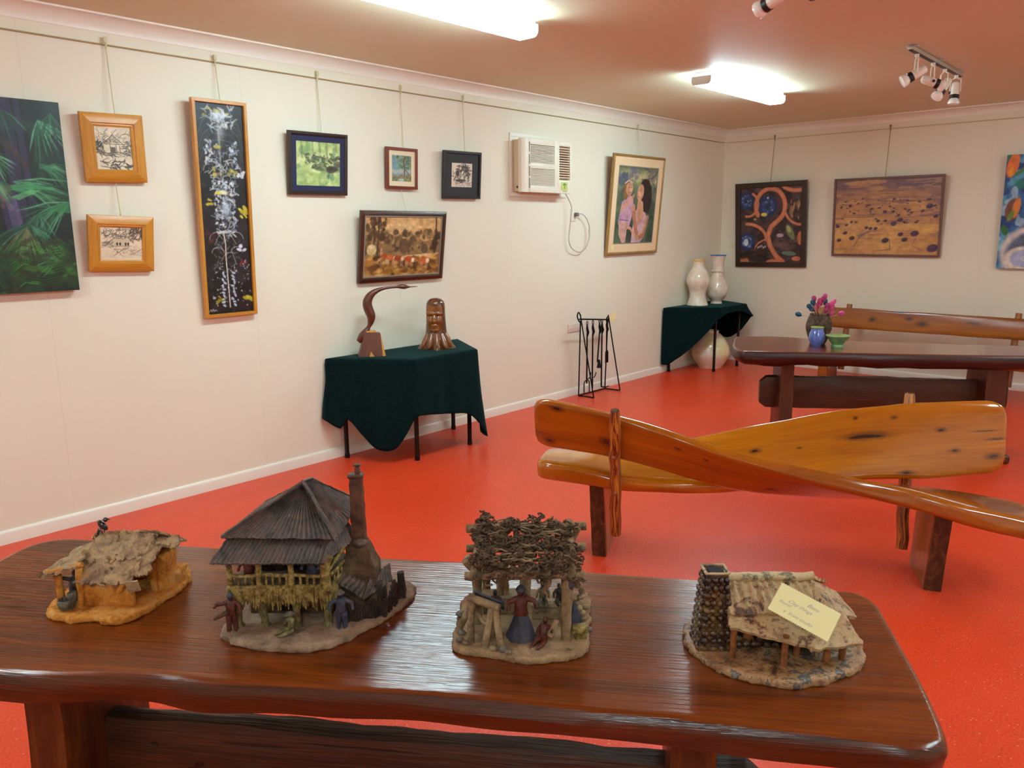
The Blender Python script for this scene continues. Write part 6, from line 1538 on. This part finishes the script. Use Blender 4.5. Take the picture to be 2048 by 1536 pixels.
for k, (x, y, r) in enumerate(((-0.152, -0.048, 0.0075), (-0.095, -0.050, 0.0085), (-0.026, -0.050, 0.0085), (0.040, -0.048, 0.008), (0.066, 0.04, 0.008), (-0.150, 0.06, 0.008))):
    m = MB(); stick(m, (x, y, 0.010), (x + 0.002, y, 0.102), r, k, n=9); m.lathe([(r * 2.0, 0), (r * 1.2, 0.008), (r, 0.014)], 9, (x, y, 0.010)); m.rough(0.001, 120, 2); m.build('stump_post', C_olive, T2, ang=80)
rd = random.Random(9)
m = MB()
def fringe(a, b, n, z0, z1):
    a = Vector(a); b = Vector(b)
    for i in range(n):
        q = a.lerp(b, (i + rd.random() * 0.6) / n); L = z1 - z0 + rd.uniform(-0.008, 0.008)
        m.tube([(q.x, q.y, z1), (q.x + rd.uniform(-0.002, 0.002), q.y - 0.003, z1 - L / 2), (q.x + rd.uniform(-0.003, 0.003), q.y - 0.001, z1 - L)], [0.0026, 0.0032, 0.0016], 5)
fringe((-0.168, -0.056, 0), (0.050, -0.056, 0), 62, 0.060, 0.108); fringe((0.050, -0.056, 0), (0.074, 0.050, 0), 30, 0.060, 0.110)
m.tube([(-0.168, -0.055, 0.106), (0.050, -0.055, 0.106), (0.075, 0.05, 0.108)], 0.0045, 7); m.rough(0.0012, 120, 2); m.build('thatch_fringe', C_thatch, T2, ang=80)
for k, (a, b) in enumerate((((-0.165, -0.052, 0.132), (0.052, -0.052, 0.130)), ((0.052, -0.052, 0.130), (0.074, 0.045, 0.134)))):
    m = MB(); stick(m, a, b, 0.0042, 11 + k, k=9); m.build('rail', C_thatch, T2, ang=80)
for i in range(15):
    x = -0.158 + 0.205 * i / 14; m = MB(); stick(m, (x, -0.052, 0.105), (x, -0.052, 0.131), 0.0032, 30 + i, 4, 6); m.build('baluster', C_thatch, T2, ang=80)
for i in range(5):
    y = -0.03 + 0.08 * i / 5; m = MB(); stick(m, (0.056 + 0.02 * i / 5, y, 0.106), (0.056 + 0.02 * i / 5, y, 0.132), 0.0032, 50 + i, 4, 6); m.build('baluster', C_thatch, T2, ang=80)
for k, (x, y, r, fork) in enumerate(((-0.162, -0.052, 0.0065, 0), (-0.098, -0.054, 0.0065, 1), (-0.030, -0.054, 0.0065, 1), (0.044, -0.056, 0.011, 2), (0.074, 0.040, 0.007, 1))):
    m = MB(); stick(m, (x, y, 0.100), (x, y, 0.172), r, 60 + k, n=9)
    if fork: stick(m, (x, y, 0.150), (x - 0.012, y, 0.174), r * 0.7, 70 + k); stick(m, (x, y, 0.150), (x + 0.012, y, 0.174), r * 0.7, 80 + k)
    if fork == 2: stick(m, (x, y, 0.135), (x + 0.03, y + 0.05, 0.172), 0.005, 90)
    m.build('verandah_post', C_thatch, T2, ang=80)
m = MB(); sheet(m, ((-0.192, -0.078, 0.170), (0.046, -0.078, 0.168), (0.052, -0.022, 0.210), (-0.168, -0.022, 0.208)), 96, 8, 0.004, 0.0012, 60, 3, 0.02, (24, 0.0018)); m.build('verandah_roof', C_iron, T2, ang=60)
m = MB(); sheet(m, ((0.046, -0.078, 0.168), (0.094, 0.055, 0.172), (0.072, 0.060, 0.205), (0.052, -0.022, 0.210)), 40, 6, 0.004, 0.0012, 60, 4, 0.02, (11, 0.0018)); m.build('verandah_roof', C_iron, T2, ang=60)
ap0, ap1 = (-0.022, 0.050, 0.303), (-0.010, 0.085, 0.300)
FL, FR, BR_, BL_ = (-0.178, -0.040, 0.212), (0.068, -0.044, 0.208), (0.088, 0.150, 0.225), (-0.150, 0.180, 0.215)
def tri_sheet(name, a, b, t0, t1, n, seed, mat=C_iron):
    m = MB(); sheet(m, (a, b, t1, t0), n * 4, 12, 0.005, 0.0016, 70, seed, 0.02, (n, 0.0016)); m.build(name, mat, T2, ang=60)
tri_sheet('hip_roof_face', FL, FR, ap0, (ap0[0] + 0.004, ap0[1], ap0[2]), 22, 1); tri_sheet('hip_roof_face', FR, BR_, ap0, ap1, 14, 2); tri_sheet('hip_roof_face', BR_, BL_, ap1, (ap1[0] - 0.003, ap1[1], ap1[2]), 16, 3); tri_sheet('hip_roof_face', BL_, FL, ap1, ap0, 14, 4)
m = MB(); 
for a, b, s in ((FL, ap0, 1), (FR, ap0, 2), (ap0, ap1, 3)): stick(m, Vector(a) + Vector((0, 0, 0.003)), Vector(b) + Vector((0, 0, 0.002)), 0.0035, s, 8)
m.build('ridge_roll', C_iron, T2, ang=80)
# wide fireplace, stack and cap
m = MB()
def frus(m, c0, s0, c1, s1, K=8, seed=0, amp=0.003):
    vs = []; pr = [(-1, -1), (0, -1.04), (1, -1), (1.04, 0), (1, 1), (0, 1.04), (-1, 1), (-1.04, 0)]
    for k in range(K + 1):
        t = k / K; cx, cy, cz = [c0[i] + (c1[i] - c0[i]) * t for i in range(3)]; sx, sy = s0[0] + (s1[0] - s0[0]) * t, s0[1] + (s1[1] - s0[1]) * t
        for x, y in pr: q = Vector((cx + x * sx, cy + y * sy, cz)); vs.append(q + NV(q.x * 40, q.y * 40, q.z * 40 + seed) * amp)
    n = 8; f = [(k * n + j, k * n + (j + 1) % n, (k + 1) * n + (j + 1) % n, (k + 1) * n + j) for k in range(K) for j in range(n)] + [tuple(range(n - 1, -1, -1)), tuple(K * n + j for j in range(n))]
    return m.add(vs, f)
frus(m, (0.102, 0.038, 0.010), (0.038, 0.034), (0.101, 0.040, 0.115), (0.037, 0.032)); frus(m, (0.101, 0.040, 0.115), (0.037, 0.032), (0.097, 0.046, 0.168), (0.019, 0.017)); m.build('fireplace', C_wall2, T2, ang=60)
m = MB(); frus(m, (0.097, 0.048, 0.160), (0.0155, 0.014), (0.096, 0.052, 0.318), (0.0135, 0.012), 16, 3, 0.003); m.build('chimney_stack', C_stack, T2, ang=60)
m = MB(); lump(m, (0.096, 0.052, 0.318), (0.034, 0.030, 0.009), 5, 0.0015); lump(m, (0.100, 0.052, 0.330), (0.012, 0.012, 0.018), 6, 0.001); lump(m, (0.100, 0.052, 0.342), (0.018, 0.014, 0.005), 7, 0.001); m.build('chimney_cap', C_stack, T2, ang=60)
m = MB(); m.ball((0.101, 0.028, 0.168), (0.018, 0.014, 0.012), 12, 8); m.rough(0.003, 60, 3); m.build('chimney_collar', C_iron, T2, ang=80)
m = MB(); sheet(m, ((0.056, -0.020, 0.098), (0.118, -0.034, 0.066), (0.132, 0.005, 0.080), (0.070, 0.010, 0.108)), 20, 6, 0.005, 0.002, 60, 5, 0.03, (6, 0.0015)); m.build('lean_to_roof', C_iron, T2, ang=60)
m = MB(); sheet(m, ((0.118, -0.034, 0.066), (0.168, 0.045, 0.072), (0.158, 0.080, 0.098), (0.130, 0.008, 0.092)), 24, 6, 0.005, 0.002, 60, 6, 0.03, (8, 0.0015)); m.build('lean_to_roof', C_iron, T2, ang=60)
m = MB(); lump(m, (0.120, 0.045, 0.045), (0.060, 0.080, 0.075), 8, 0.003); m.build('lean_to_wall', C_dark2, T2, ang=60)
rd = random.Random(3)
fence = [(0.080 + 0.082 * i / 17, -0.040 + 0.035 * i / 17 + 0.004 * math.sin(i)) for i in range(18)] + [(0.166 + 0.018 * i / 12, 0.010 + 0.10 * i / 12) for i in range(13)]
for x, y in fence:
    m = MB(); h = 0.030 + rd.random() * 0.020 + (0.014 if y > 0.02 else 0); lump(m, (x, y, 0.010 + h / 2), (0.0062, 0.005, h), rd.random() * 9, 0.0015, 60, 1, Matrix.Rotation(rd.uniform(-0.12, 0.12), 3, 'Y'), 0.001); m.build('fence_paling', C_dark2, T2, ang=60)
m = MB(); frus(m, (0.185, 0.075, 0.010), (0.008, 0.006), (0.183, 0.075, 0.078), (0.007, 0.006), 5, 2, 0.002); m.build('broken_post', C_dark2, T2, ang=60)
person(T2, 'standing_figure', (-0.158, -0.070, 0.012), 0.088, 0.4, C_red, ((0.7, -0.02), (0.2, -0.25)), head=C_blueg)
m = MB(); stick(m, (-0.190, -0.085, 0.050), (-0.160, -0.080, 0.062), 0.005, 3); m.build('carried_bundle', C_wall2, T2, ang=80)
person(T2, 'seated_figure', (-0.030, -0.078, 0.012), 0.066, -0.9, C_olive, ((0.3, -0.25), (0.3, -0.25)), sit=True, hat=(C_greyg, 0.19))
person(T2, 'standing_figure', (0.074, -0.062, 0.012), 0.088, 0.2, C_blueg, ((0.45, -0.15), (0.45, -0.2)), hat=(C_greyg, 0.12), lean=-0.15)
person(T2, 'verandah_figure', (-0.128, -0.030, 0.086), 0.085, 0.1, C_red, ((0.3, -0.15), (0.3, -0.15)), legs=False, hat=(C_dkglz, 0.14))
person(T2, 'verandah_figure', (0.008, -0.030, 0.088), 0.082, -0.1, C_blueg, ((0.3, -0.15), (0.3, -0.15)), legs=False, head=C_red)

# --- 3: bough shelter
C_tan = clay('tan_clay', [(0.25, (116, 90, 64)), (0.5, (156, 126, 92)), (0.75, (178, 148, 108))], 20, 0.85, 0.5, 120)
C_twig = clay('twig_clay', [(0.3, (104, 84, 60)), (0.5, (146, 122, 90)), (0.7, (170, 146, 110))], 26, 0.85, 0.6, 120)
C_leaf = clay('brown_leaf_clay', [(0.3, (68, 50, 36)), (0.55, (104, 80, 58)), (0.8, (128, 102, 76))], 50, 0.9, 0.8, 150)
T3 = thing('clay_bough_shelter', 'clay stick shelter with tangled leafy roof and a woman in a blue skirt', 'clay model', (3.569, 1.163, ZTOP), RZ)
m = MB(); clay_base(m, [(-0.146, -0.055), (-0.120, -0.090), (-0.060, -0.105), (0.000, -0.126), (0.060, -0.122), (0.110, -0.108), (0.134, -0.070), (0.140, 0.000), (0.152, 0.080), (0.150, 0.160), (0.060, 0.180), (-0.070, 0.180), (-0.130, 0.150), (-0.140, 0.040)], 0.012, 8.0, 0.004)
m.build('base', C_tan, T3, ang=70)
posts = [((-0.098, 0.020), 0.155, 0.0105), ((0.090, -0.052), 0.158, 0.0115), ((-0.082, 0.135), 0.165, 0.010), ((0.008, 0.128), 0.165, 0.0125), ((0.110, 0.135), 0.170, 0.010)]
for k, ((x, y), h, r) in enumerate(posts):
    m = MB(); stick(m, (x, y, 0.008), (x + 0.002, y, h), r, k, 8, 10, 0.04); stick(m, (x, y, h - 0.03), (x + (0.02 if x > 0 else -0.018), y - 0.004, h + 0.014), r * 0.7, k + 9, 4, 8)
    if k == 0: stick(m, (x - 0.002, y, h - 0.02), (x - 0.022, y - 0.012, h + 0.008), 0.009, 31, 4, 8)
    m.build('post', C_twig, T3, ang=80)
for k, (a, b, r) in enumerate((((-0.118, -0.040, 0.150), (0.125, -0.056, 0.158), 0.009), ((-0.120, 0.060, 0.168), (0.140, 0.060, 0.170), 0.009), ((-0.125, 0.150, 0.178), (0.150, 0.150, 0.182), 0.010), ((-0.098, -0.06, 0.160), (-0.090, 0.17, 0.180), 0.009), ((0.100, -0.07, 0.164), (0.112, 0.17, 0.184), 0.009), ((-0.02, -0.05, 0.164), (-0.01, 0.17, 0.182), 0.006), ((0.05, -0.05, 0.164), (0.06, 0.17, 0.182), 0.006))):
    m = MB(); stick(m, a, b, r, 20 + k, 8, 9, 0.05); m.build('roof_beam', C_twig, T3, ang=80)
rd = random.Random(12)
def rz_(x, y): return 0.172 + 0.10 * (y + 0.05) * 0.6
m = MB()
for i in range(900):
    x = rd.uniform(-0.104, 0.118); y = rd.uniform(-0.074, 0.172)
    cl = noise.noise(Vector((x * 30, y * 30, 2)))
    if cl < -0.24: continue
    z = rz_(x, y) + rd.uniform(-0.008, 0.006) + max(0, cl) * 0.030 - (0.012 if y < -0.055 else 0); P = [Vector((x, y, z))]
    d = rd.uniform(0, 2 * PI)
    for k in range(7):
        d += rd.uniform(0.4, 1.3); P.append(P[-1] + Vector((math.cos(d) * 0.0048, math.sin(d) * 0.0048, rd.uniform(-0.004, 0.004))))
    m.tube(P, [0.0023] * 7 + [0.001], 5)
m.rough(0.0012, 150, 2); m.build('leaf_clusters', C_leaf, T3, ang=80, kind='stuff')
for i in range(30):
    x = rd.uniform(-0.085, 0.10); y = rd.uniform(-0.05, 0.15); a = rd.uniform(-0.9, 0.9) + (PI if rd.random() < 0.5 else 0); L = rd.uniform(0.03, 0.07); z = rz_(x, y) + 0.008
    x2 = min(max(x + math.cos(a) * L, -0.11), 0.125); y2 = min(max(y + math.sin(a) * L * 0.7, -0.07), 0.17)
    m = MB(); stick(m, (x, y, z + rd.uniform(0, 0.005)), (x2, y2, rz_(x2, y2) + 0.008 + rd.uniform(0, 0.006)), 0.0024, i + 100, 6, 6, 0.5, 0.6); m.build('twig', C_twig, T3, ang=80)
m = MB()
P = [Vector((0.050 + 0.006 * math.sin(k * 1.1), -0.058, 0.150 - 0.006 * k)) for k in range(7)]; m.tube(P, [0.005, 0.006, 0.005, 0.006, 0.004, 0.004, 0.002], 7); m.rough(0.002, 90, 2); m.build('hanging_vine', C_twig, T3, ang=80)
# trestle at left with a blue blanket
m = MB(); stick(m, (-0.112, -0.030, 0.098), (-0.048, -0.060, 0.088), 0.0085, 41, 6, 10, 0.03); m.build('trestle_rail', C_twig, T3, ang=80)
for k, (a, b) in enumerate((((-0.105, -0.030, 0.095), (-0.108, -0.062, 0.010)), ((-0.100, -0.028, 0.095), (-0.138, -0.020, 0.012)), ((-0.062, -0.052, 0.090), (-0.078, -0.082, 0.010)), ((-0.058, -0.052, 0.090), (-0.044, -0.086, 0.010)), ((-0.060, -0.048, 0.090), (-0.066, -0.030, 0.012)))):
    m = MB(); stick(m, a, b, 0.0075, 50 + k, 6, 8, 0.06); m.build('trestle_leg', C_twig, T3, ang=80)
m = MB(); sheet(m, ((-0.100, -0.018, 0.106), (-0.040, -0.048, 0.096), (-0.036, -0.030, 0.070), (-0.096, -0.004, 0.092)), 10, 6, 0.004, 0.002, 50, 3, 0.04); m.build('blue_blanket', C_blueg, T3, ang=60)
m = MB(); m.tube(smoothpts([(-0.092, -0.052, 0.072), (-0.080, -0.062, 0.056), (-0.064, -0.062, 0.058), (-0.062, -0.056, 0.074)], 4), 0.004, 7); m.build('hanging_bag', C_twig, T3, ang=80)
for k, (x, y, r) in enumerate(((-0.130, -0.060, 0.010), (-0.118, -0.070, 0.008), (-0.128, -0.030, 0.010), (-0.062, -0.094, 0.009), (-0.040, -0.100, 0.010), (-0.030, -0.108, 0.007), (0.020, -0.108, 0.003), (0.098, -0.092, 0.006), (-0.135, 0.05, 0.012), (0.135, 0.03, 0.012), (0.140, -0.02, 0.009), (0.142, 0.08, 0.010))):
    m = MB(); m.ball((x, y, 0.012 + r * 0.5), (r, r * 0.8, r * 0.7), 9, 7); m.rough(0.002, 80, k); m.build('stone', (C_greyg, C_twig)[k % 2], T3, ang=70)
# table with seated people at the back
m = MB(); lump(m, (-0.050, 0.075, 0.052), (0.085, 0.045, 0.008), 3, 0.002); lump(m, (-0.050, 0.058, 0.030), (0.075, 0.006, 0.036), 3, 0.001); m.build('camp_table', C_twig, T3, ang=60)
m = MB(); lump(m, (0.062, 0.035, 0.046), (0.085, 0.022, 0.008), 4, 0.002); lump(m, (0.062, 0.035, 0.028), (0.080, 0.008, 0.032), 4, 0.001); m.build('camp_bench', C_twig, T3, ang=60)
m = MB(); sheet(m, ((0.010, 0.150, 0.070), (0.105, 0.150, 0.068), (0.105, 0.165, 0.076), (0.010, 0.165, 0.080)), 10, 4, 0.004, 0.005, 50, 3); sheet(m, ((-0.09, 0.120, 0.070), (-0.01, 0.120, 0.068), (-0.01, 0.140, 0.076), (-0.09, 0.140, 0.078)), 10, 4, 0.004, 0.005, 50, 5); m.build('tattered_awning', C_stack, T3, ang=60)
person(T3, 'standing_woman', (-0.003, -0.040, 0.012), 0.112, 0.15, C_red, ((0.38, -0.12), (0.38, -0.12)), legs=False, skirt=C_blueg, hat=(C_blueg, 0.105), head=C_red)
person(T3, 'waving_figure', (-0.042, 0.070, 0.030), 0.102, 0.0, C_tan, ((0.8, 0.28), (0.6, 0.10)), head=C_stack)
person(T3, 'seated_figure', (-0.058, 0.030, 0.036), 0.066, 0.0, C_red, ((0.3, -0.2), (0.3, -0.2)), sit=True, head=C_dkglz)
person(T3, 'seated_figure', (0.046, 0.050, 0.046), 0.062, 0.0, C_greyg, ((0.25, -0.25), (0.25, -0.25)), sit=True, head=C_dkglz)
person(T3, 'seated_figure', (0.082, 0.050, 0.046), 0.058, 0.1, C_dkglz, ((0.25, -0.25), (0.25, -0.25)), sit=True, head=C_stack)
person(T3, 'kneeling_figure', (0.042, -0.062, 0.010), 0.074, -0.6, C_red, ((0.2, -0.3), (0.5, -0.05)), sit=True, lean=0.35)
m = MB(); stick(m, (0.055, -0.072, 0.030), (0.070, -0.064, 0.062), 0.006, 3); m.build('guitar_neck', C_tan, T3, ang=80)
m = MB(); lump(m, (0.118, -0.050, 0.034), (0.034, 0.022, 0.018), 5, 0.0015, 60, 2, Matrix.Rotation(0.3, 3, 'Z')); lump(m, (0.120, -0.046, 0.018), (0.026, 0.02, 0.016), 6, 0.001); m.build('yellow_box', C_thatch, T3, ang=60)
m = MB(); frus(m, (0.118, 0.010, 0.010), (0.016, 0.014), (0.112, 0.012, 0.06), (0.003, 0.003), 4, 3, 0.002); m.build('blue_tent', C_blueg, T3, ang=60)
m = MB(); m.ball((0.100, -0.056, 0.142), (0.010, 0.010, 0.020), 10, 8); m.rough(0.003, 60, 3); m.build('perched_bird', C_blueg, T3, ang=80)
for k in range(9):
    m = MB(); z = 0.02 + 0.013 * k; x = 0.124 + 0.006 * math.sin(k * 1.7); m.ball((x, 0.02, z), 0.008, 8, 6); m.rough(0.003, 80, k); m.build('climbing_leaf', C_twig, T3, ang=80)

# --- 4: glazed stone cottage
C_roof4 = clay('striped_glazed_roof', [(0.25, (120, 92, 62)), (0.42, (186, 158, 112)), (0.55, (196, 164, 116)), (0.66, (110, 70, 48)), (0.74, (70, 52, 46)), (0.85, (150, 130, 96))], 26, 0.4, 0.7, 110, gloss=(0.15, 0.6), coat=0.15)
C_base4 = clay('mottled_wet_glaze', [(0.25, (60, 50, 40)), (0.42, (150, 108, 72)), (0.55, (186, 146, 100)), (0.64, (70, 66, 60)), (0.72, (128, 130, 126)), (0.85, (176, 120, 84))], 24, 0.35, 0.6, 90, gloss=(0.12, 0.5), coat=0.3)
C_stone4 = clay('dark_treacle_glaze', [(0.3, (30, 16, 10)), (0.5, (66, 38, 20)), (0.62, (110, 84, 30)), (0.75, (40, 28, 18))], 34, 0.2, 0.5, 60, gloss=(0.08, 0.35), coat=0.6)
C_ridge4 = clay('cream_ridge_glaze', [(0.3, (186, 164, 124)), (0.55, (206, 184, 140)), (0.68, (90, 96, 80)), (0.8, (190, 168, 126))], 22, 0.4, 0.4, 80, coat=0.2)
C_post4 = clay('toffee_post_glaze', [(0.3, (110, 62, 28)), (0.55, (156, 96, 50)), (0.8, (90, 54, 30))], 30, 0.3, 0.4, 90, coat=0.4)
T4 = thing('clay_cottage', 'glazed clay stone cottage with broad chimney, rightmost model carrying the paper note', 'clay model', (4.003, 1.446, ZTOP), RZ)
m = MB(); clay_base(m, [(-0.172, 0.050), (-0.168, -0.010), (-0.140, -0.075), (-0.095, -0.112), (-0.040, -0.136), (0.030, -0.138), (0.090, -0.112), (0.140, -0.085), (0.172, -0.030), (0.180, 0.040), (0.150, 0.120), (0.060, 0.160), (-0.070, 0.150), (-0.140, 0.110)], 0.014, 12.0, 0.006)
m.build('base', C_base4, T4, ang=70)
def stone_wall(m, a, b, z0, z1, y, r, seed):
    rr = random.Random(seed); z = z0
    while z < z1:
        x = a + rr.random() * r
        while x < b:
            w = r * rr.uniform(0.7, 1.3); m.ball((x, y + rr.uniform(-0.002, 0.002), z + r * 0.4), (w * 0.62, 0.007, r * 0.52), 8, 6); x += w * 1.1
        z += r * 0.85
m = MB(); lump(m, (0.010, 0.040, 0.055), (0.215, 0.11, 0.085), 2, 0.002); stone_wall(m, -0.095, 0.115, 0.014, 0.086, -0.016, 0.018, 4); m.rough(0.0012, 90, 2); m.build('stone_wall', C_stone4, T4, ang=70)
m = MB(); lump(m, (0.020, -0.024, 0.045), (0.024, 0.006, 0.060), 2, 0.001); m.build('door', C_dark2, T4, ang=60)
for x in (-0.060, 0.082):
    m = MB(); lump(m, (x, -0.024, 0.052), (0.020, 0.006, 0.026), 2, 0.001); m.build('window_shutter', C_post4, T4, ang=60)
for k, (x, y, h) in enumerate(((-0.098, -0.050, 0.080), (-0.008, -0.084, 0.078), (0.030, -0.046, 0.086), (0.080, -0.072, 0.068), (0.114, -0.064, 0.068), (0.132, -0.010, 0.072))):
    m = MB(); stick(m, (x, y, 0.010), (x + 0.002, y, h), 0.0066, k + 3, 6, 9, 0.08); m.build('verandah_post', C_post4, T4, ang=80)
m = MB(); sheet(m, ((-0.108, -0.060, 0.082), (0.050, -0.116, 0.066), (0.050, -0.030, 0.097), (-0.100, -0.022, 0.100)), 26, 12, 0.007, 0.003, 40, 3, 0.05); m.build('verandah_roof', C_roof4, T4, ang=60)
m = MB(); sheet(m, ((0.035, -0.112, 0.064), (0.142, -0.088, 0.062), (0.130, -0.022, 0.092), (0.035, -0.026, 0.095)), 20, 12, 0.007, 0.003, 40, 6, 0.05); m.build('verandah_roof', C_roof4, T4, ang=60)
m = MB(); sheet(m, ((-0.104, -0.038, 0.100), (0.104, -0.036, 0.098), (0.080, 0.042, 0.138), (-0.090, 0.040, 0.140)), 60, 14, 0.007, 0.0025, 45, 5, 0.02, (11, 0.0022)); m.build('main_roof', C_roof4, T4, ang=60)
m = MB(); sheet(m, ((0.102, -0.040, 0.098), (0.168, 0.0, 0.072), (0.165, 0.09, 0.080), (0.080, 0.050, 0.136)), 16, 30, 0.008, 0.003, 40, 7, 0.03); m.build('hip_roof_end', clay('banded_rock_glaze', [(0.3, (60, 52, 50)), (0.42, (180, 150, 108)), (0.5, (206, 176, 130)), (0.58, (88, 74, 66)), (0.7, (190, 158, 112)), (0.8, (64, 54, 52))], 14, 0.4, 0.8, 60, coat=0.2), T4, ang=60)
m = MB(); sheet(m, ((-0.100, 0.120, 0.095), (0.150, 0.115, 0.090), (0.085, 0.040, 0.138), (-0.090, 0.040, 0.140)), 30, 12, 0.007, 0.003, 40, 9, 0.03); m.build('main_roof', C_roof4, T4, ang=60)
m = MB(); m.tube([Vector((-0.100 + 0.19 * k / 10, 0.042, 0.141)) + NV(k, 3) * 0.0025 for k in range(11)], [0.011 + 0.002 * noise.noise(Vector((k * 1.2, 0, 0))) for k in range(11)], 12, squash=0.8); m.rough(0.0015, 70, 2); m.build('ridge_roll', C_ridge4, T4, ang=80)
m = MB()
frus(m, (-0.125, 0.005, 0.010), (0.036, 0.034), (-0.123, 0.008, 0.172), (0.022, 0.020), 14, 2, 0.002)
rr = random.Random(5)
for k in range(10):
    z = 0.020 + 0.0155 * k; t = (z - 0.01) / 0.162; sx = 0.036 + (0.022 - 0.036) * t; sy = 0.034 + (0.020 - 0.034) * t
    for j in range(4):
        x = -0.125 - sx + (j + 0.5 + 0.3 * rr.random()) * sx / 2; m.ball((x, 0.006 - sy, z), (sx * 0.28, 0.006, 0.0075), 8, 6); m.ball((-0.125 - sx, 0.006 - sy + (j + 0.5) * sy / 2, z), (0.005, sy * 0.28, 0.0075), 7, 5); m.ball((-0.125 + sx, 0.006 - sy + (j + 0.5) * sy / 2, z), (0.005, sy * 0.28, 0.0075), 7, 5)
m.rough(0.0015, 90, 3); ch = m.build('chimney', C_stone4, T4, ang=70)
m = MB()
for (x0, y0, x1, y1) in ((-0.023, -0.021, 0.023, -0.021), (0.023, -0.021, 0.023, 0.021), (0.023, 0.021, -0.023, 0.021), (-0.023, 0.021, -0.023, -0.021)): stick(m, (-0.123 + x0, 0.008 + y0, 0.174), (-0.123 + x1, 0.008 + y1, 0.174), 0.0026, x0 * 50, 5, 8)
m.build('chimney_rim', C_ridge4, ch, ang=80)
m = MB(); m.box((-0.123, 0.008, 0.1735), (0.03, 0.028, 0.001)); m.build('flue', M_dark, ch)

# note card with pinked edges resting on the cottage roof
corners = [Vector((4.035, 1.441, 0.8975)), Vector((4.015, 1.375, 0.8705)), Vector((4.128, 1.393, 0.8335)), Vector((4.142, 1.444, 0.8515))]
corners[3] = corners[0] + corners[2] - corners[1]
c0, cu, cv = corners[1], corners[2] - corners[1], corners[0] - corners[1]
cn = cu.cross(cv).normalized(); cvn = cn.cross(cu.normalized()); Lu, Lv = cu.length, cv.dot(cvn)
cmat = Matrix((cu.normalized(), cvn, cn)).transposed()
card = thing('paper_note', 'pale yellow paper note with zigzag edges and handwriting lying on the cottage roof', 'note', c0 + cn * 0.004, rot=cmat.to_euler())
m = MB(); pts = []
def zig(a, b, n):
    a = Vector(a); b = Vector(b); t = (b - a).normalized(); nn = Vector((t.y, -t.x))
    for i in range(n):
        pts.append(tuple(a.lerp(b, i / n))); pts.append(tuple(a.lerp(b, (i + 0.5) / n) - nn * 0.0016))
zig((0, 0), (Lu, 0), 26); zig((Lu, 0), (Lu, Lv), 15); zig((Lu, Lv), (0, Lv), 26); zig((0, Lv), (0, 0), 15)
m.slab(pts, [(0, 0), (0, 0.0006)]); m.build('paper', flat('cream_note_paper', (238, 232, 170), 0.6, var=0.02), card, smooth=False)
ink = flat('faint_grey_ink', (176, 174, 170), 0.7)
def words_(lines, h, mat, parent, th):
    rr = random.Random(2)
    for (txt, x, y, sz) in lines:
        cu_ = bpy.data.curves.new('handwriting', 'FONT'); cu_.body = txt; cu_.size = sz; cu_.shear = 0.4; cu_.extrude = 0.00002; cu_.space_character = 0.95
        o = bpy.data.objects.new('handwriting', cu_); COL.objects.link(o); o.parent = parent; o.location = (x, y, th); o.data.materials.append(mat)
        me = bpy.data.meshes.new_from_object(o); bpy.data.objects.remove(o)
        o = bpy.data.objects.new('handwriting', me); COL.objects.link(o); o.parent = parent; o.location = (x, y, th); o.rotation_euler = (0, 0, -0.03)
words_([('Base', 0.060, 0.048, 0.0125), ('Clay things', 0.026, 0.036, 0.0115), ('found', 0.012, 0.028, 0.0105), ('x  from studio', 0.026, 0.012, 0.0105)], 0, ink, card, 0.0008)
